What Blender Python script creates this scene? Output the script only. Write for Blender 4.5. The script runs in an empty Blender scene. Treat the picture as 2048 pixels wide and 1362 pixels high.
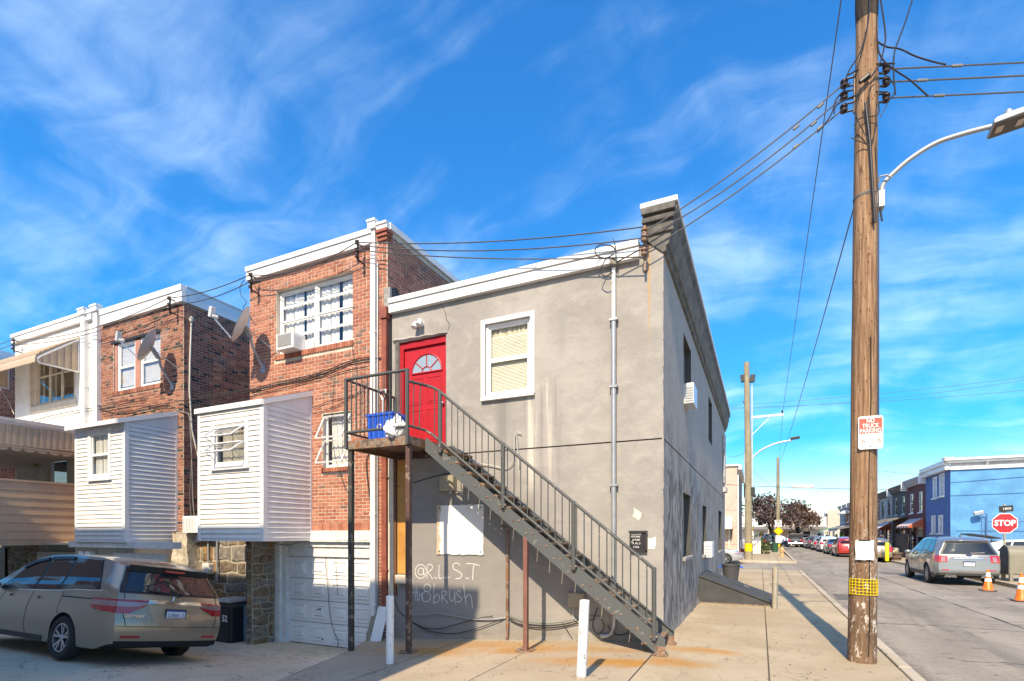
import bpy, bmesh, math, random
from mathutils import Vector, Matrix
random.seed(11)
SC = bpy.context.scene
R_ = math.radians
# ------------------------------------------------------------------ camera, sky, sun, exposure
YAW = R_(25.3); CAMZ = 1.75; FPX = 1050.0; PX0 = 1024.0; HZ = 1068.0
cd = bpy.data.cameras.new('camera'); cam = bpy.data.objects.new('camera', cd); SC.collection.objects.link(cam)
cam.location = (0, 0, CAMZ); cam.rotation_euler = (R_(90), 0, YAW)
cd.sensor_width = 36; cd.lens = 36 * FPX / 2048; cd.shift_y = (HZ - 681) / 2048
cd.clip_start = 0.05; cd.clip_end = 3000
SC.camera = cam
SUN_EL, SUN_AZ = R_(43), R_(175.8)      # azimuth from +Y towards +X of the place the sun stands at
sd = bpy.data.lights.new('sun', 'SUN'); sun = bpy.data.objects.new('sun', sd); SC.collection.objects.link(sun)
to_sun = Vector((math.sin(SUN_AZ) * math.cos(SUN_EL), math.cos(SUN_AZ) * math.cos(SUN_EL), math.sin(SUN_EL)))
sun.rotation_euler = (-to_sun).to_track_quat('-Z', 'Y').to_euler(); sun.location = (3, -20, 30)
sd.energy = 2.0; sd.angle = R_(0.55); sd.color = (1.0, 0.975, 0.94)
SC.view_settings.view_transform = 'Standard'; SC.view_settings.look = 'None'
SC.view_settings.exposure = 1.66; SC.view_settings.gamma = 1.0
SC.view_settings.use_curve_mapping = False
SC.view_settings.use_white_balance = True; SC.view_settings.white_balance_temperature = 9800
SC.cycles.max_bounces = 8; SC.cycles.transparent_max_bounces = 16; SC.cycles.use_denoising = True


class NT:
    """small helper round a node tree"""
    def __init__(s, tree): s.t = tree; s.n = tree.nodes; s.l = tree.links
    def new(s, typ, **kw):
        n = s.n.new(typ)
        for k, v in kw.items(): setattr(n, k, v)
        return n
    def inp(s, sock, v):
        if v is None: return
        if isinstance(v, bpy.types.NodeSocket): s.l.new(v, sock)
        elif isinstance(v, (tuple, list)) and len(v) == 3 and sock.type == 'RGBA': sock.default_value = (*v, 1)
        else: sock.default_value = v
    def math(s, op, a, b=None, c=None, clamp=False):
        n = s.new('ShaderNodeMath', operation=op, use_clamp=clamp); s.inp(n.inputs[0], a); s.inp(n.inputs[1], b); s.inp(n.inputs[2], c)
        return n.outputs[0]
    def mix(s, f, a, b, mode='MIX'):
        n = s.new('ShaderNodeMix', data_type='RGBA', blend_type=mode)
        s.inp(n.inputs[0], f); s.inp(n.inputs[6], a); s.inp(n.inputs[7], b); return n.outputs[2]
    def noise(s, vec, scale, detail=3, rough=.55, dist=0):
        n = s.new('ShaderNodeTexNoise'); s.inp(n.inputs['Vector'], vec)
        n.inputs['Scale'].default_value = scale; n.inputs['Detail'].default_value = detail
        n.inputs['Roughness'].default_value = rough; n.inputs['Distortion'].default_value = dist
        return n.outputs['Fac']
    def voro(s, vec, scale, feature='F1'):
        n = s.new('ShaderNodeTexVoronoi', feature=feature); s.inp(n.inputs['Vector'], vec); n.inputs['Scale'].default_value = scale
        return n.outputs['Distance']
    def step(s, v, a, b, lo=0., hi=1.):
        n = s.new('ShaderNodeMapRange', interpolation_type='SMOOTHSTEP')
        s.inp(n.inputs[0], v); n.inputs[1].default_value = a; n.inputs[2].default_value = b
        n.inputs[3].default_value = lo; n.inputs[4].default_value = hi; return n.outputs[0]
    def pos(s): return s.new('ShaderNodeNewGeometry').outputs['Position']
    def objco(s): return s.new('ShaderNodeTexCoord').outputs['Object']
    def sep(s, v):
        n = s.new('ShaderNodeSeparateXYZ'); s.inp(n.inputs[0], v); return n.outputs
    def comb(s, x, y, z):
        n = s.new('ShaderNodeCombineXYZ')
        for i, q in enumerate((x, y, z)): s.inp(n.inputs[i], q)
        return n.outputs[0]
    def scl(s, v, sc, rot=(0, 0, 0)):
        n = s.new('ShaderNodeMapping'); s.inp(n.inputs[0], v); n.inputs[3].default_value = sc; n.inputs[2].default_value = rot
        return n.outputs[0]
    def bump(s, h, strength=.3, dist=.01):
        n = s.new('ShaderNodeBump'); s.inp(n.inputs['Height'], h); n.inputs['Strength'].default_value = strength
        n.inputs['Distance'].default_value = dist; return n.outputs[0]


w = bpy.data.worlds.new('World'); SC.world = w; w.use_nodes = True
nt = NT(w.node_tree); nt.n.clear()
sky = nt.new('ShaderNodeTexSky', sky_type='NISHITA'); sky.sun_disc = False
sky.sun_elevation = SUN_EL; sky.sun_rotation = SUN_AZ; sky.altitude = 0; sky.air_density = 1.0; sky.dust_density = 1.5; sky.ozone_density = 3.0
hsv = nt.new('ShaderNodeHueSaturation'); hsv.inputs['Saturation'].default_value = 1.9; hsv.inputs['Value'].default_value = 1.06; hsv.inputs['Hue'].default_value = 0.513
def vmath(op, x, y):
    n = nt.new('ShaderNodeVectorMath', operation=op); nt.inp(n.inputs[0], x); nt.inp(n.inputs[1], y); return n.outputs[0]
soft = vmath('DIVIDE', sky.outputs[0], vmath('ADD', (1., 1., 1.), vmath('MULTIPLY', sky.outputs[0], (.14, .10, .07))))
nt.l.new(soft, hsv.inputs['Color'])
d = nt.new('ShaderNodeTexCoord').outputs['Generated']
sx, sy, sz = nt.sep(d)
den = nt.math('ADD', nt.math('MAXIMUM', sz, 0.0), 0.30)
pv = nt.comb(nt.math('DIVIDE', sx, den), nt.math('DIVIDE', sy, den), 0.0)
warp = nt.noise(pv, 1.1, 3, .5); warp2 = nt.noise(nt.scl(pv, (1, 1, 1), (0, 0, 1.)), 1.4, 3, .5)
pv2 = nt.comb(nt.math('ADD', nt.sep(pv)[0], nt.math('MULTIPLY', warp, .45)), nt.math('ADD', nt.sep(pv)[1], nt.math('MULTIPLY', warp2, .45)), 0.0)
c1 = nt.noise(nt.scl(pv2, (1.0, .7, 1), (0, 0, R_(-50))), 2.6, 9, .55, .15)
c2 = nt.noise(nt.scl(pv2, (.55, 1.9, 1), (0, 0, R_(20))), 4.2, 9, .57, .35)
cov = nt.noise(nt.scl(pv, (.8, .8, 1)), 1.25, 3, .5)
cl = nt.math('ADD', nt.math('MULTIPLY', c1, .6), nt.math('MULTIPLY', c2, .4))
cl = nt.math('ADD', cl, nt.math('MULTIPLY', nt.math('SUBTRACT', cov, .5), .22))
cm = nt.step(cl, .42, .80, 0., .36)
hz = nt.step(sz, -.02, .10)
cm = nt.math('MULTIPLY', cm, hz)
skyc = nt.mix(cm, hsv.outputs[0], (3.3, 4.8, 6.6))
bg = nt.new('ShaderNodeBackground'); nt.l.new(skyc, bg.inputs[0]); bg.inputs[1].default_value = 0.15
nt.l.new(bg.outputs[0], nt.new('ShaderNodeOutputWorld').inputs[0])

# ------------------------------------------------------------------ where a point of the survey photo lies in the place
CY, SY = math.cos(YAW), math.sin(YAW)
def ray(x, y):
    u = (x - PX0) / FPX; v = (HZ - y) / FPX
    return Vector((-SY + u * CY, CY + u * SY, v))
O_ = Vector((0, 0, CAMZ))
def PY(x, y, Y): d = ray(x, y); return O_ + d * (Y / d.y)
def PX(x, y, X): d = ray(x, y); return O_ + d * (X / d.x)
def PZ(x, y, z=0.): d = ray(x, y); return O_ + d * ((z - CAMZ) / d.z)
def rectY(x0, y0, x1, y1, x0b, y0b, x1b, y1b, Y):
    """top-left, top-right, bottom-left, bottom-right -> X0, X1, Z0, Z1 on the plane Y"""
    a, b, c, e = PY(x0, y0, Y), PY(x1, y1, Y), PY(x0b, y0b, Y), PY(x1b, y1b, Y)
    return (a.x + c.x) / 2, (b.x + e.x) / 2, (c.z + e.z) / 2, (a.z + b.z) / 2

# ------------------------------------------------------------------ mesh helpers
def lerp(a, b, t): return a + (b - a) * t
def interp(tab, x):
    if x <= tab[0][0]: return tab[0][1]
    for (a, va), (b, vb) in zip(tab, tab[1:]):
        if x <= b:
            t = (x - a) / (b - a); t = t * t * (3 - 2 * t) if False else t
            return va + (vb - va) * t
    return tab[-1][1]
def sstep(a, b, x):
    t = min(1, max(0, (x - a) / (b - a))); return t * t * (3 - 2 * t)
class MB:
    def __init__(s): s.v = []; s.f = []; s.m = []
    def face(s, pts, m=0):
        n = len(s.v); s.v += [tuple(p) for p in pts]; s.f.append(tuple(range(n, n + len(pts)))); s.m.append(m); return s
    def obox(s, c, ax, ay, az, m=0):
        """box from its centre and three half-extent vectors"""
        c, ax, ay, az = Vector(c), Vector(ax), Vector(ay), Vector(az); n = len(s.v)
        for k in range(8): s.v.append(tuple(c + ax * (1 if k & 1 else -1) + ay * (1 if k & 2 else -1) + az * (1 if k & 4 else -1)))
        fs = [(0, 2, 3, 1), (4, 5, 7, 6), (0, 1, 5, 4), (2, 6, 7, 3), (0, 4, 6, 2), (1, 3, 7, 5)]
        if ax.cross(ay).dot(az) < 0: fs = [f[::-1] for f in fs]
        s.f += [tuple(n + i for i in f) for f in fs]; s.m += [m] * 6; return s
    def box(s, x0, x1, y0, y1, z0, z1, m=0):
        return s.obox(((x0 + x1) / 2, (y0 + y1) / 2, (z0 + z1) / 2), ((x1 - x0) / 2, 0, 0), (0, (y1 - y0) / 2, 0), (0, 0, (z1 - z0) / 2), m)
    def bar(s, a, b, w, h, up=(0, 0, 1), m=0):
        a, b = Vector(a), Vector(b); d = (b - a); L = d.length; d.normalize(); up = Vector(up)
        side = d.cross(up)
        if side.length < 1e-4: side = d.cross(Vector((1, 0, 0)))
        side.normalize(); u = side.cross(d).normalized()
        return s.obox((a + b) / 2, d * L / 2, side * w / 2, u * h / 2, m)
    def tube(s, pts, r, n=8, m=0, cap=True, flat=None):
        pts = [Vector(p) for p in pts]; base = len(s.v); prev = None
        for i, p in enumerate(pts):
            d = (pts[min(i + 1, len(pts) - 1)] - pts[max(i - 1, 0)]).normalized()
            if prev is None:
                a = d.cross(Vector((0, 0, 1)))
                if a.length < 1e-3: a = d.cross(Vector((0, 1, 0)))
            else: a = prev - d * prev.dot(d)
            a.normalize(); prev = a; b = d.cross(a)
            rr = r[i] if isinstance(r, (list, tuple)) else r
            for k in range(n):
                t = 2 * math.pi * k / n; q = a * math.cos(t) * rr + b * math.sin(t) * rr
                if flat: q = Vector((q.x * flat[0], q.y * flat[1], q.z * flat[2]))
                s.v.append(tuple(p + q))
        for i in range(len(pts) - 1):
            for k in range(n):
                k2 = (k + 1) % n
                s.f.append((base + i * n + k, base + i * n + k2, base + (i + 1) * n + k2, base + (i + 1) * n + k)); s.m.append(m)
        if cap:
            s.f.append(tuple(base + k for k in range(n))[::-1]); s.m.append(m)
            e = base + (len(pts) - 1) * n; s.f.append(tuple(e + k for k in range(n))); s.m.append(m)
        return s
    def cyl(s, a, b, r, n=12, m=0): return s.tube([a, b], r, n, m)
    def lathe(s, prof, n=20, c=(0, 0, 0), axis='z', m=0, a0=0., a1=2 * math.pi):
        """prof: (radius, height) pairs"""
        base = len(s.v); c = Vector(c); full = abs(a1 - a0 - 2 * math.pi) < 1e-6; cols = n if full else n + 1
        for r, h in prof:
            for k in range(cols):
                t = a0 + (a1 - a0) * k / n; p, q = r * math.cos(t), r * math.sin(t)
                s.v.append(tuple(c + (Vector((p, q, h)) if axis == 'z' else Vector((q, h, p)) if axis == 'y' else Vector((h, p, q)))))
        for i in range(len(prof) - 1):
            for k in range(n):
                k2 = (k + 1) % cols
                s.f.append((base + i * cols + k, base + i * cols + k2, base + (i + 1) * cols + k2, base + (i + 1) * cols + k)); s.m.append(m)
        return s
    def prism(s, poly, ax, ay, dvec, m=0, o=(0, 0, 0)):
        """a 2-D outline (in the vectors ax, ay from o) pushed along dvec"""
        o, ax, ay, dv = Vector(o), Vector(ax), Vector(ay), Vector(dvec); n = len(poly); b = len(s.v)
        P = [o + ax * p[0] + ay * p[1] for p in poly]
        s.v += [tuple(p) for p in P] + [tuple(p + dv) for p in P]
        area = sum(poly[i][0] * poly[(i + 1) % n][1] - poly[(i + 1) % n][0] * poly[i][1] for i in range(n))
        flip = (ax.cross(ay).dot(dv) > 0) == (area > 0)
        F = [tuple(range(b, b + n))[::-1], tuple(range(b + n, b + 2 * n))] + [(b + i, b + (i + 1) % n, b + n + (i + 1) % n, b + n + i) for i in range(n)]
        s.f += F if flip else [f[::-1] for f in F]; s.m += [m] * (n + 2); return s
    def grid(s, fn, nu, nv, m=0):
        b = len(s.v)
        for i in range(nu + 1):
            for j in range(nv + 1): s.v.append(tuple(fn(i / nu, j / nv)))
        for i in range(nu):
            for j in range(nv):
                k = b + i * (nv + 1) + j; s.f.append((k, k + nv + 1, k + nv + 2, k + 1)); s.m.append(m)
        return s

WORLD = {}
def wof(o): return WORLD.get(o.name, Vector((0, 0, 0)))
def link(o): SC.collection.objects.link(o); return o
def tag(o, label=None, cat=None, group=None, kind=None):
    for k, v in (('label', label), ('category', cat), ('group', group), ('kind', kind)):
        if v: o[k] = v
    return o
def thing(name, loc, label, cat, group=None, rz=0., local=False, rot=None):
    o = link(bpy.data.objects.new(name, None)); o.location = loc; o.rotation_euler = rot or (0, 0, rz); o.empty_display_size = .2
    WORLD[o.name] = Vector((0, 0, 0)) if local else Vector(loc); return tag(o, label, cat, group)
def mesh(name, mb, mats, off=(0, 0, 0), smooth=None):
    me = bpy.data.meshes.new(name); off = Vector(off)
    me.from_pydata([tuple(Vector(v) - off) for v in mb.v], [], mb.f)
    mats = mats if isinstance(mats, (list, tuple)) else [mats]
    for m in mats: me.materials.append(m)
    if len(mats) > 1: me.polygons.foreach_set('material_index', mb.m)
    if smooth:
        me.polygons.foreach_set('use_smooth', [True] * len(me.polygons)); me.set_sharp_from_angle(angle=R_(smooth))
    me.update(); return me
def obj(name, mb, mats, parent=None, label=None, cat=None, group=None, kind=None, smooth=None, bevel=None):
    if parent is not None: off = wof(parent)
    else:
        xs, ys, zs = zip(*mb.v); off = Vector(((min(xs) + max(xs)) / 2, (min(ys) + max(ys)) / 2, min(zs)))
    o = link(bpy.data.objects.new(name, mesh(name, mb, mats, off, smooth)))
    if parent is not None: o.parent = parent
    else: o.location = off
    WORLD[o.name] = off
    if bevel:
        b = o.modifiers.new('bevel', 'BEVEL'); b.width = bevel; b.segments = 2; b.limit_method = 'ANGLE'; b.angle_limit = R_(40)
    return tag(o, label, cat, group, kind)
def piece(name, me, parent, world):
    """an alike piece: shares its mesh, stands at a world point"""
    o = link(bpy.data.objects.new(name, me)); o.parent = parent; o.location = Vector(world) - wof(parent); return o
def copy_tree(o, loc, rz=None, label=None, rot=None):
    c = o.copy(); link(c); c.location = loc
    if rz is not None: c.rotation_euler = (0, 0, rz)
    if rot is not None: c.rotation_euler = rot
    if label: c['label'] = label
    def rec(a, b):
        for ch in list(a.children):
            q = ch.copy(); link(q); q.parent = b; rec(ch, q)
    rec(o, c); return c
def sagline(a, b, sag, n=14):
    a, b = Vector(a), Vector(b)
    return [a.lerp(b, i / n) - Vector((0, 0, sag * 4 * (i / n) * (1 - i / n))) for i in range(n + 1)]
def text(name, s, size, mat, parent, c, right, up, extrude=.002, sx=1., align='CENTER', bold=0.):
    cu = bpy.data.curves.new(name, 'FONT'); cu.body = s; cu.size = size; cu.align_x = align; cu.align_y = 'CENTER'; cu.extrude = extrude
    cu.resolution_u = 3; cu.offset = bold
    tmp = link(bpy.data.objects.new('tmp', cu)); dg = bpy.context.evaluated_depsgraph_get()
    me = bpy.data.meshes.new_from_object(tmp.evaluated_get(dg)); bpy.data.objects.remove(tmp); bpy.data.curves.remove(cu)
    right, up = Vector(right).normalized(), Vector(up).normalized(); nn = right.cross(up); c = Vector(c) - wof(parent)
    for v in me.vertices: v.co = c + right * v.co.x * sx + up * v.co.y + nn * v.co.z
    me.materials.clear(); me.materials.append(mat); me.name = name
    o = link(bpy.data.objects.new(name, me)); o.parent = parent; return o
# ------------------------------------------------------------------ materials
def newmat(name):
    m = bpy.data.materials.new(name); m.use_nodes = True; t = NT(m.node_tree)
    b = t.n['Principled BSDF']; return m, t, b
def M(name, col, rough=.6, metal=0., var=.12, vs=3., bump=0., bs=40., spec=.4, coat=0., col2=None, stretch=(1, 1, 1), vdetail=4):
    m, t, b = newmat(name)
    p = t.pos(); f = t.noise(t.scl(p, stretch), vs, vdetail, .6)
    lo = col2 if col2 else tuple(c * (1 - var) for c in col); hi = col if col2 else tuple(min(1, c * (1 + var)) for c in col)
    t.inp(b.inputs['Base Color'], t.mix(t.step(f, .3, .7), lo, hi))
    b.inputs['Roughness'].default_value = rough; b.inputs['Metallic'].default_value = metal
    b.inputs['Specular IOR Level'].default_value = spec; b.inputs['Coat Weight'].default_value = coat; b.inputs['Coat Roughness'].default_value = .04
    if bump: t.l.new(t.bump(t.noise(p, bs, 4, .6), bump, .004), b.inputs['Normal'])
    return m
def plain(name, col, rough=.5, metal=0., spec=.5, coat=0.):
    m, t, b = newmat(name); b.inputs['Base Color'].default_value = (*col, 1); b.inputs['Roughness'].default_value = rough
    b.inputs['Metallic'].default_value = metal; b.inputs['Specular IOR Level'].default_value = spec
    b.inputs['Coat Weight'].default_value = coat; b.inputs['Coat Roughness'].default_value = .03; return m
def glassmat(name, tint=(.9, .94, .95), refl=1.0):
    m, t, b = newmat(name); t.n.remove(b)
    tr = t.new('ShaderNodeBsdfTransparent'); tr.inputs[0].default_value = (*tint, 1)
    gl = t.new('ShaderNodeBsdfGlossy'); gl.inputs['Roughness'].default_value = .02; gl.inputs[0].default_value = (1, 1, 1, 1)
    ge = t.new('ShaderNodeNewGeometry'); dp = t.new('ShaderNodeVectorMath', operation='DOT_PRODUCT'); t.l.new(ge.outputs['Normal'], dp.inputs[0]); t.l.new(ge.outputs['Incoming'], dp.inputs[1])
    fr = t.math('ADD', .045, t.math('MULTIPLY', t.math('POWER', t.math('SUBTRACT', 1., t.math('ABSOLUTE', dp.outputs['Value'])), 4.), .95))
    ws = t.noise(t.pos(), 2.5, 2); bp = t.bump(ws, .012, .02); t.l.new(bp, gl.inputs['Normal'])
    mx = t.new('ShaderNodeMixShader'); t.l.new(t.math('MULTIPLY', fr, 1.3 * refl, clamp=True), mx.inputs[0])
    t.l.new(tr.outputs[0], mx.inputs[1]); t.l.new(gl.outputs[0], mx.inputs[2])
    t.l.new(mx.outputs[0], t.n['Material Output'].inputs[0]); return m

def box_mask(t, X, Z, x0, x1, z0, z1, sx=.05, sz=.1):
    a = t.math('MULTIPLY', t.step(X, x0 - sx, x0 + sx), t.step(X, x1 - sx, x1 + sx, 1., 0.))
    b = t.math('MULTIPLY', t.step(Z, z0 - sz, z0 + sz), t.step(Z, z1 - sz, z1 + sz, 1., 0.))
    return t.math('MULTIPLY', a, b)

def stucco_rear():
    m, t, b = newmat('grey_stucco'); p = t.pos(); X, Y, Z = t.sep(p)
    big = t.noise(p, .7, 4, .6, .4); mid = t.noise(t.scl(p, (1, 1, 1.6)), 2.6, 6, .65, .5); fine = t.noise(p, 22, 4, .7)
    c = t.mix(t.step(big, .34, .68), (.285, .268, .253), (.355, .335, .313))
    c = t.mix(t.step(mid, .45, .72, 0., .5), c, (.41, .388, .362))
    c = t.mix(t.step(mid, .46, .25, 0., .5), c, (.24, .227, .216))
    c = t.mix(t.math('MULTIPLY', t.step(fine, .55, .75), .35), c, (.22, .21, .2))
    # dull, darker lower storey, and darker strips near the window
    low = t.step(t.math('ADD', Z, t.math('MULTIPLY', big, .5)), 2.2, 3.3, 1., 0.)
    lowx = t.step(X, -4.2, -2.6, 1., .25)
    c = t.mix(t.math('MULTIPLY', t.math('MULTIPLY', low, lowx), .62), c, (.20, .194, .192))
    # streaks that run down from the window sill
    sx = t.noise(t.comb(t.math('MULTIPLY', X, 6.), 0., t.math('MULTIPLY', Z, .22)), 1.0, 2, .5)
    under = box_mask(t, X, Z, -4.28, -3.15, 2.6, 4.42, .07, .25)
    c = t.mix(t.math('MULTIPLY', under, t.step(sx, .47, .3, 0., .55)), c, (.20, .195, .19))
    c = t.mix(t.math('MULTIPLY', under, t.step(sx, .55, .7, 0., .7)), c, (.60, .55, .48))
    c = t.mix(box_mask(t, X, Z, -4.45, -4.2, 3.2, 5.2, .1, .6), c, (.225, .218, .212))
    sp = t.step(t.math('ABSOLUTE', t.math('ADD', X, 3.16)), .0, .12, 1., 0.)
    c = t.mix(t.math('MULTIPLY', t.math('MULTIPLY', sp, t.step(Z, 4.6, 5.4, 0., .45)), t.step(Z, 5.8, 5.5)), c, (.25, .24, .23))
    # rust run below the wire bracket
    rn = t.math('ABSOLUTE', t.math('ADD', X, t.math('ADD', 1.66, t.math('MULTIPLY', t.noise(t.comb(0., 0., Z), 3, 2), -.03))))
    c = t.mix(t.math('MULTIPLY', t.math('MULTIPLY', t.step(rn, .0, .035, 1., 0.), t.step(Z, 4.6, 5.9)), .7), c, (.48, .27, .10))
    # dirt splashed along the foot
    ft = t.step(t.math('SUBTRACT', Z, t.math('MULTIPLY', t.math('ADD', X, 1.42), .0716)), .02, .35, .75, 0.)
    c = t.mix(t.math('MULTIPLY', ft, t.step(mid, .3, .6)), c, (.20, .17, .13))
    t.inp(b.inputs['Base Color'], c); b.inputs['Roughness'].default_value = .92; b.inputs['Specular IOR Level'].default_value = .15
    h = t.math('ADD', t.math('MULTIPLY', t.noise(p, 42, 6, .75), .6), t.math('MULTIPLY', t.noise(t.scl(p, (1, 1, 1.25)), 4, 5, .62, .6), 1.3))
    t.l.new(t.bump(h, .5, .014), b.inputs['Normal']); return m
def stucco_side():
    m, t, b = newmat('smeared_grey_stucco'); p = t.pos(); X, Y, Z = t.sep(p)
    st = t.noise(t.scl(p, (1, 1.9, .8), (R_(32), 0, 0)), 1.9, 8, .68, .9); big = t.noise(p, .5, 4, .6, .3); fine = t.noise(t.scl(p, (1, 2, .7)), 9, 5, .7)
    c = t.mix(t.step(st, .38, .62), (.135, .118, .106), (.43, .385, .345))
    upper = t.step(t.math('ADD', Z, t.math('MULTIPLY', t.math('SUBTRACT', big, .5), 2.0)), 2.7, 4.0)
    far = t.step(t.math('ADD', Y, t.math('MULTIPLY', t.math('SUBTRACT', big, .5), 4.0)), 12.0, 17.0)
    calm = t.mix(t.step(fine, .3, .7), (.35, .315, .285), (.45, .41, .375))
    c = t.mix(t.math('MULTIPLY', t.math('MAXIMUM', upper, t.math('MULTIPLY', far, .55)), .85), c, calm)
    # bare patches with an ochre undercoat round the lower windows
    pt = t.noise(t.scl(p, (1, 1.4, 1)), 2.2, 4, .6, .6)
    hole = box_mask(t, Y, Z, 11.3, 14.5, 2.0, 3.4, .5, .35)
    c = t.mix(t.math('MULTIPLY', hole, t.step(pt, .48, .56)), c, (.36, .34, .32))
    oc = t.math('ADD', box_mask(t, Y, Z, 11.35, 11.75, 1.8, 2.85, .08, .15), box_mask(t, Y, Z, 13.6, 13.95, 1.8, 2.6, .08, .15))
    c = t.mix(t.math('MULTIPLY', oc, t.step(fine, .42, .52)), c, (.42, .30, .22))
    ft = t.step(Z, .03, .4, .7, 0.)
    c = t.mix(t.math('MULTIPLY', ft, t.step(fine, .4, .6)), c, (.30, .27, .22))
    t.inp(b.inputs['Base Color'], c); b.inputs['Roughness'].default_value = .9; b.inputs['Specular IOR Level'].default_value = .15
    h = t.math('ADD', t.math('MULTIPLY', t.noise(p, 45, 5, .7), .35), t.math('MULTIPLY', st, .25))
    t.l.new(t.bump(h, .8, .014), b.inputs['Normal']); return m
def concrete(name, c0, c1, stain=(.40, .27, .13), rust=()):
    m, t, b = newmat(name); p = t.pos(); X, Y, Z = t.sep(p)
    big = t.noise(p, .45, 5, .6, .3); mid = t.noise(p, 3.0, 6, .68); fine = t.noise(p, 90, 3, .7); grit = t.voro(p, 120)
    c = t.mix(t.step(big, .35, .66), c0, c1)
    c = t.mix(t.step(mid, .52, .75, 0., .4), c, tuple(q * .72 for q in c0))
    c = t.mix(t.step(fine, .5, .8, 0., .35), c, tuple(q * .55 for q in c0))
    c = t.mix(t.step(grit, .0, .22, .3, 0.), c, tuple(min(1, q * 1.25) for q in c1))
    spot = t.step(t.voro(t.scl(p, (1, 1, 1)), 2.7), .0, .035, .6, 0.)
    c = t.mix(t.math('MULTIPLY', spot, t.step(mid, .5, .6)), c, (.08, .075, .07))
    rnd_ = t.new('ShaderNodeObjectInfo').outputs['Random']; c = t.mix(t.math('MULTIPLY', rnd_, .22), c, tuple(q * .62 for q in c0))
    ck = t.noise(t.scl(p, (1, .8, 1)), .55, 4, .6, .4); ck = t.step(t.math('ABSOLUTE', t.math('SUBTRACT', ck, .5)), .0, .0022, .75, 0.); c = t.mix(ck, c, (.10, .08, .06))
    blot = t.step(t.noise(p, 1.5, 5, .7, .6), .58, .72, 0., .35); c = t.mix(blot, c, tuple(q * .6 for q in c0))
    for (rx, ry, ax, ay, k) in rust:
        dx = t.math('DIVIDE', t.math('SUBTRACT', X, rx), ax); dy = t.math('DIVIDE', t.math('SUBTRACT', Y, ry), ay)
        r = t.math('SQRT', t.math('ADD', t.math('MULTIPLY', dx, dx), t.math('MULTIPLY', dy, dy)))
        r = t.math('ADD', r, t.math('MULTIPLY', t.math('SUBTRACT', mid, .5), 1.3))
        c = t.mix(t.math('MULTIPLY', t.step(r, .1, 1., 1., 0.), k), c, (.42, .20, .055))
    t.inp(b.inputs['Base Color'], c); b.inputs['Roughness'].default_value = .9; b.inputs['Specular IOR Level'].default_value = .2
    h = t.math('ADD', fine, t.math('MULTIPLY', mid, .8)); t.l.new(t.bump(h, .4, .006), b.inputs['Normal']); return m
def asphalt():
    m, t, b = newmat('worn_asphalt'); p = t.pos(); X, Y, Z = t.sep(p)
    big = t.noise(t.scl(p, (1.2, .35, 1)), .6, 5, .6, .4); mid = t.noise(p, 5, 6, .7); fine = t.noise(p, 48, 4, .8); gr = t.voro(p, 38)
    c = t.mix(t.step(big, .36, .66), (.245, .21, .172), (.34, .295, .245))
    c = t.mix(t.step(gr, .0, .35, .8, 0.), c, (.52, .455, .385))
    c = t.mix(t.step(fine, .5, .68, 0., .8), c, (.10, .09, .08))
    c = t.mix(t.step(mid, .55, .8, 0., .4), c, (.17, .16, .15))
    ck = t.noise(t.scl(p, (.15, 1, 1)), 1.3, 3, .5, .2); ck = t.step(t.math('ABSOLUTE', t.math('SUBTRACT', ck, .5)), .0, .006, .75, 0.)
    c = t.mix(ck, c, (.035, .034, .033))
    gut = t.math('ADD', t.step(X, 1.82, 2.2, 1., 0.), t.step(X, 7.6, 7.98)); gut = t.math('MULTIPLY', gut, t.step(Y, 29.2, 28.8)); gut = t.math('MULTIPLY', gut, t.step(mid, .35, .6))
    c = t.mix(t.math('MULTIPLY', gut, .7), c, (.085, .07, .055))
    oil = t.noise(t.scl(p, (2.2, .3, 1)), 1.1, 4, .6, .5); lane = t.math('ADD', t.step(t.math('ABSOLUTE', t.math('SUBTRACT', X, 3.3)), .2, .7, 1., 0.), t.step(t.math('ABSOLUTE', t.math('SUBTRACT', X, 6.2)), .2, .8, 1., 0.))
    c = t.mix(t.math('MULTIPLY', t.math('MULTIPLY', lane, t.step(oil, .42, .66)), .5), c, (.11, .10, .09))
    t.inp(b.inputs['Base Color'], c); b.inputs['Roughness'].default_value = .88; b.inputs['Specular IOR Level'].default_value = .25
    t.l.new(t.bump(t.math('ADD', fine, gr), .5, .008), b.inputs['Normal']); return m
def drive():
    m, t, b = newmat('patched_driveway'); p = t.pos()
    big = t.noise(p, .7, 5, .6, .3); mid = t.noise(p, 6, 6, .7); fine = t.noise(p, 120, 3, .75); gr = t.voro(p, 70)
    c = t.mix(t.step(big, .36, .66), (.60, .46, .31), (.71, .56, .395))
    c = t.mix(t.step(gr, .0, .3, .6, 0.), c, (.64, .55, .45)); c = t.mix(t.step(fine, .5, .75, 0., .5), c, (.3, .25, .2))
    ck = t.noise(p, 1.1, 4, .55, .3); ck = t.step(t.math('ABSOLUTE', t.math('SUBTRACT', ck, .5)), .0, .006, .8, 0.)
    c = t.mix(ck, c, (.04, .037, .034)); c = t.mix(t.step(mid, .55, .75, 0., .35), c, (.12, .105, .09))
    t.inp(b.inputs['Base Color'], c); b.inputs['Roughness'].default_value = .9
    t.l.new(t.bump(t.math('ADD', fine, gr), .5, .008), b.inputs['Normal']); return m
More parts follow.
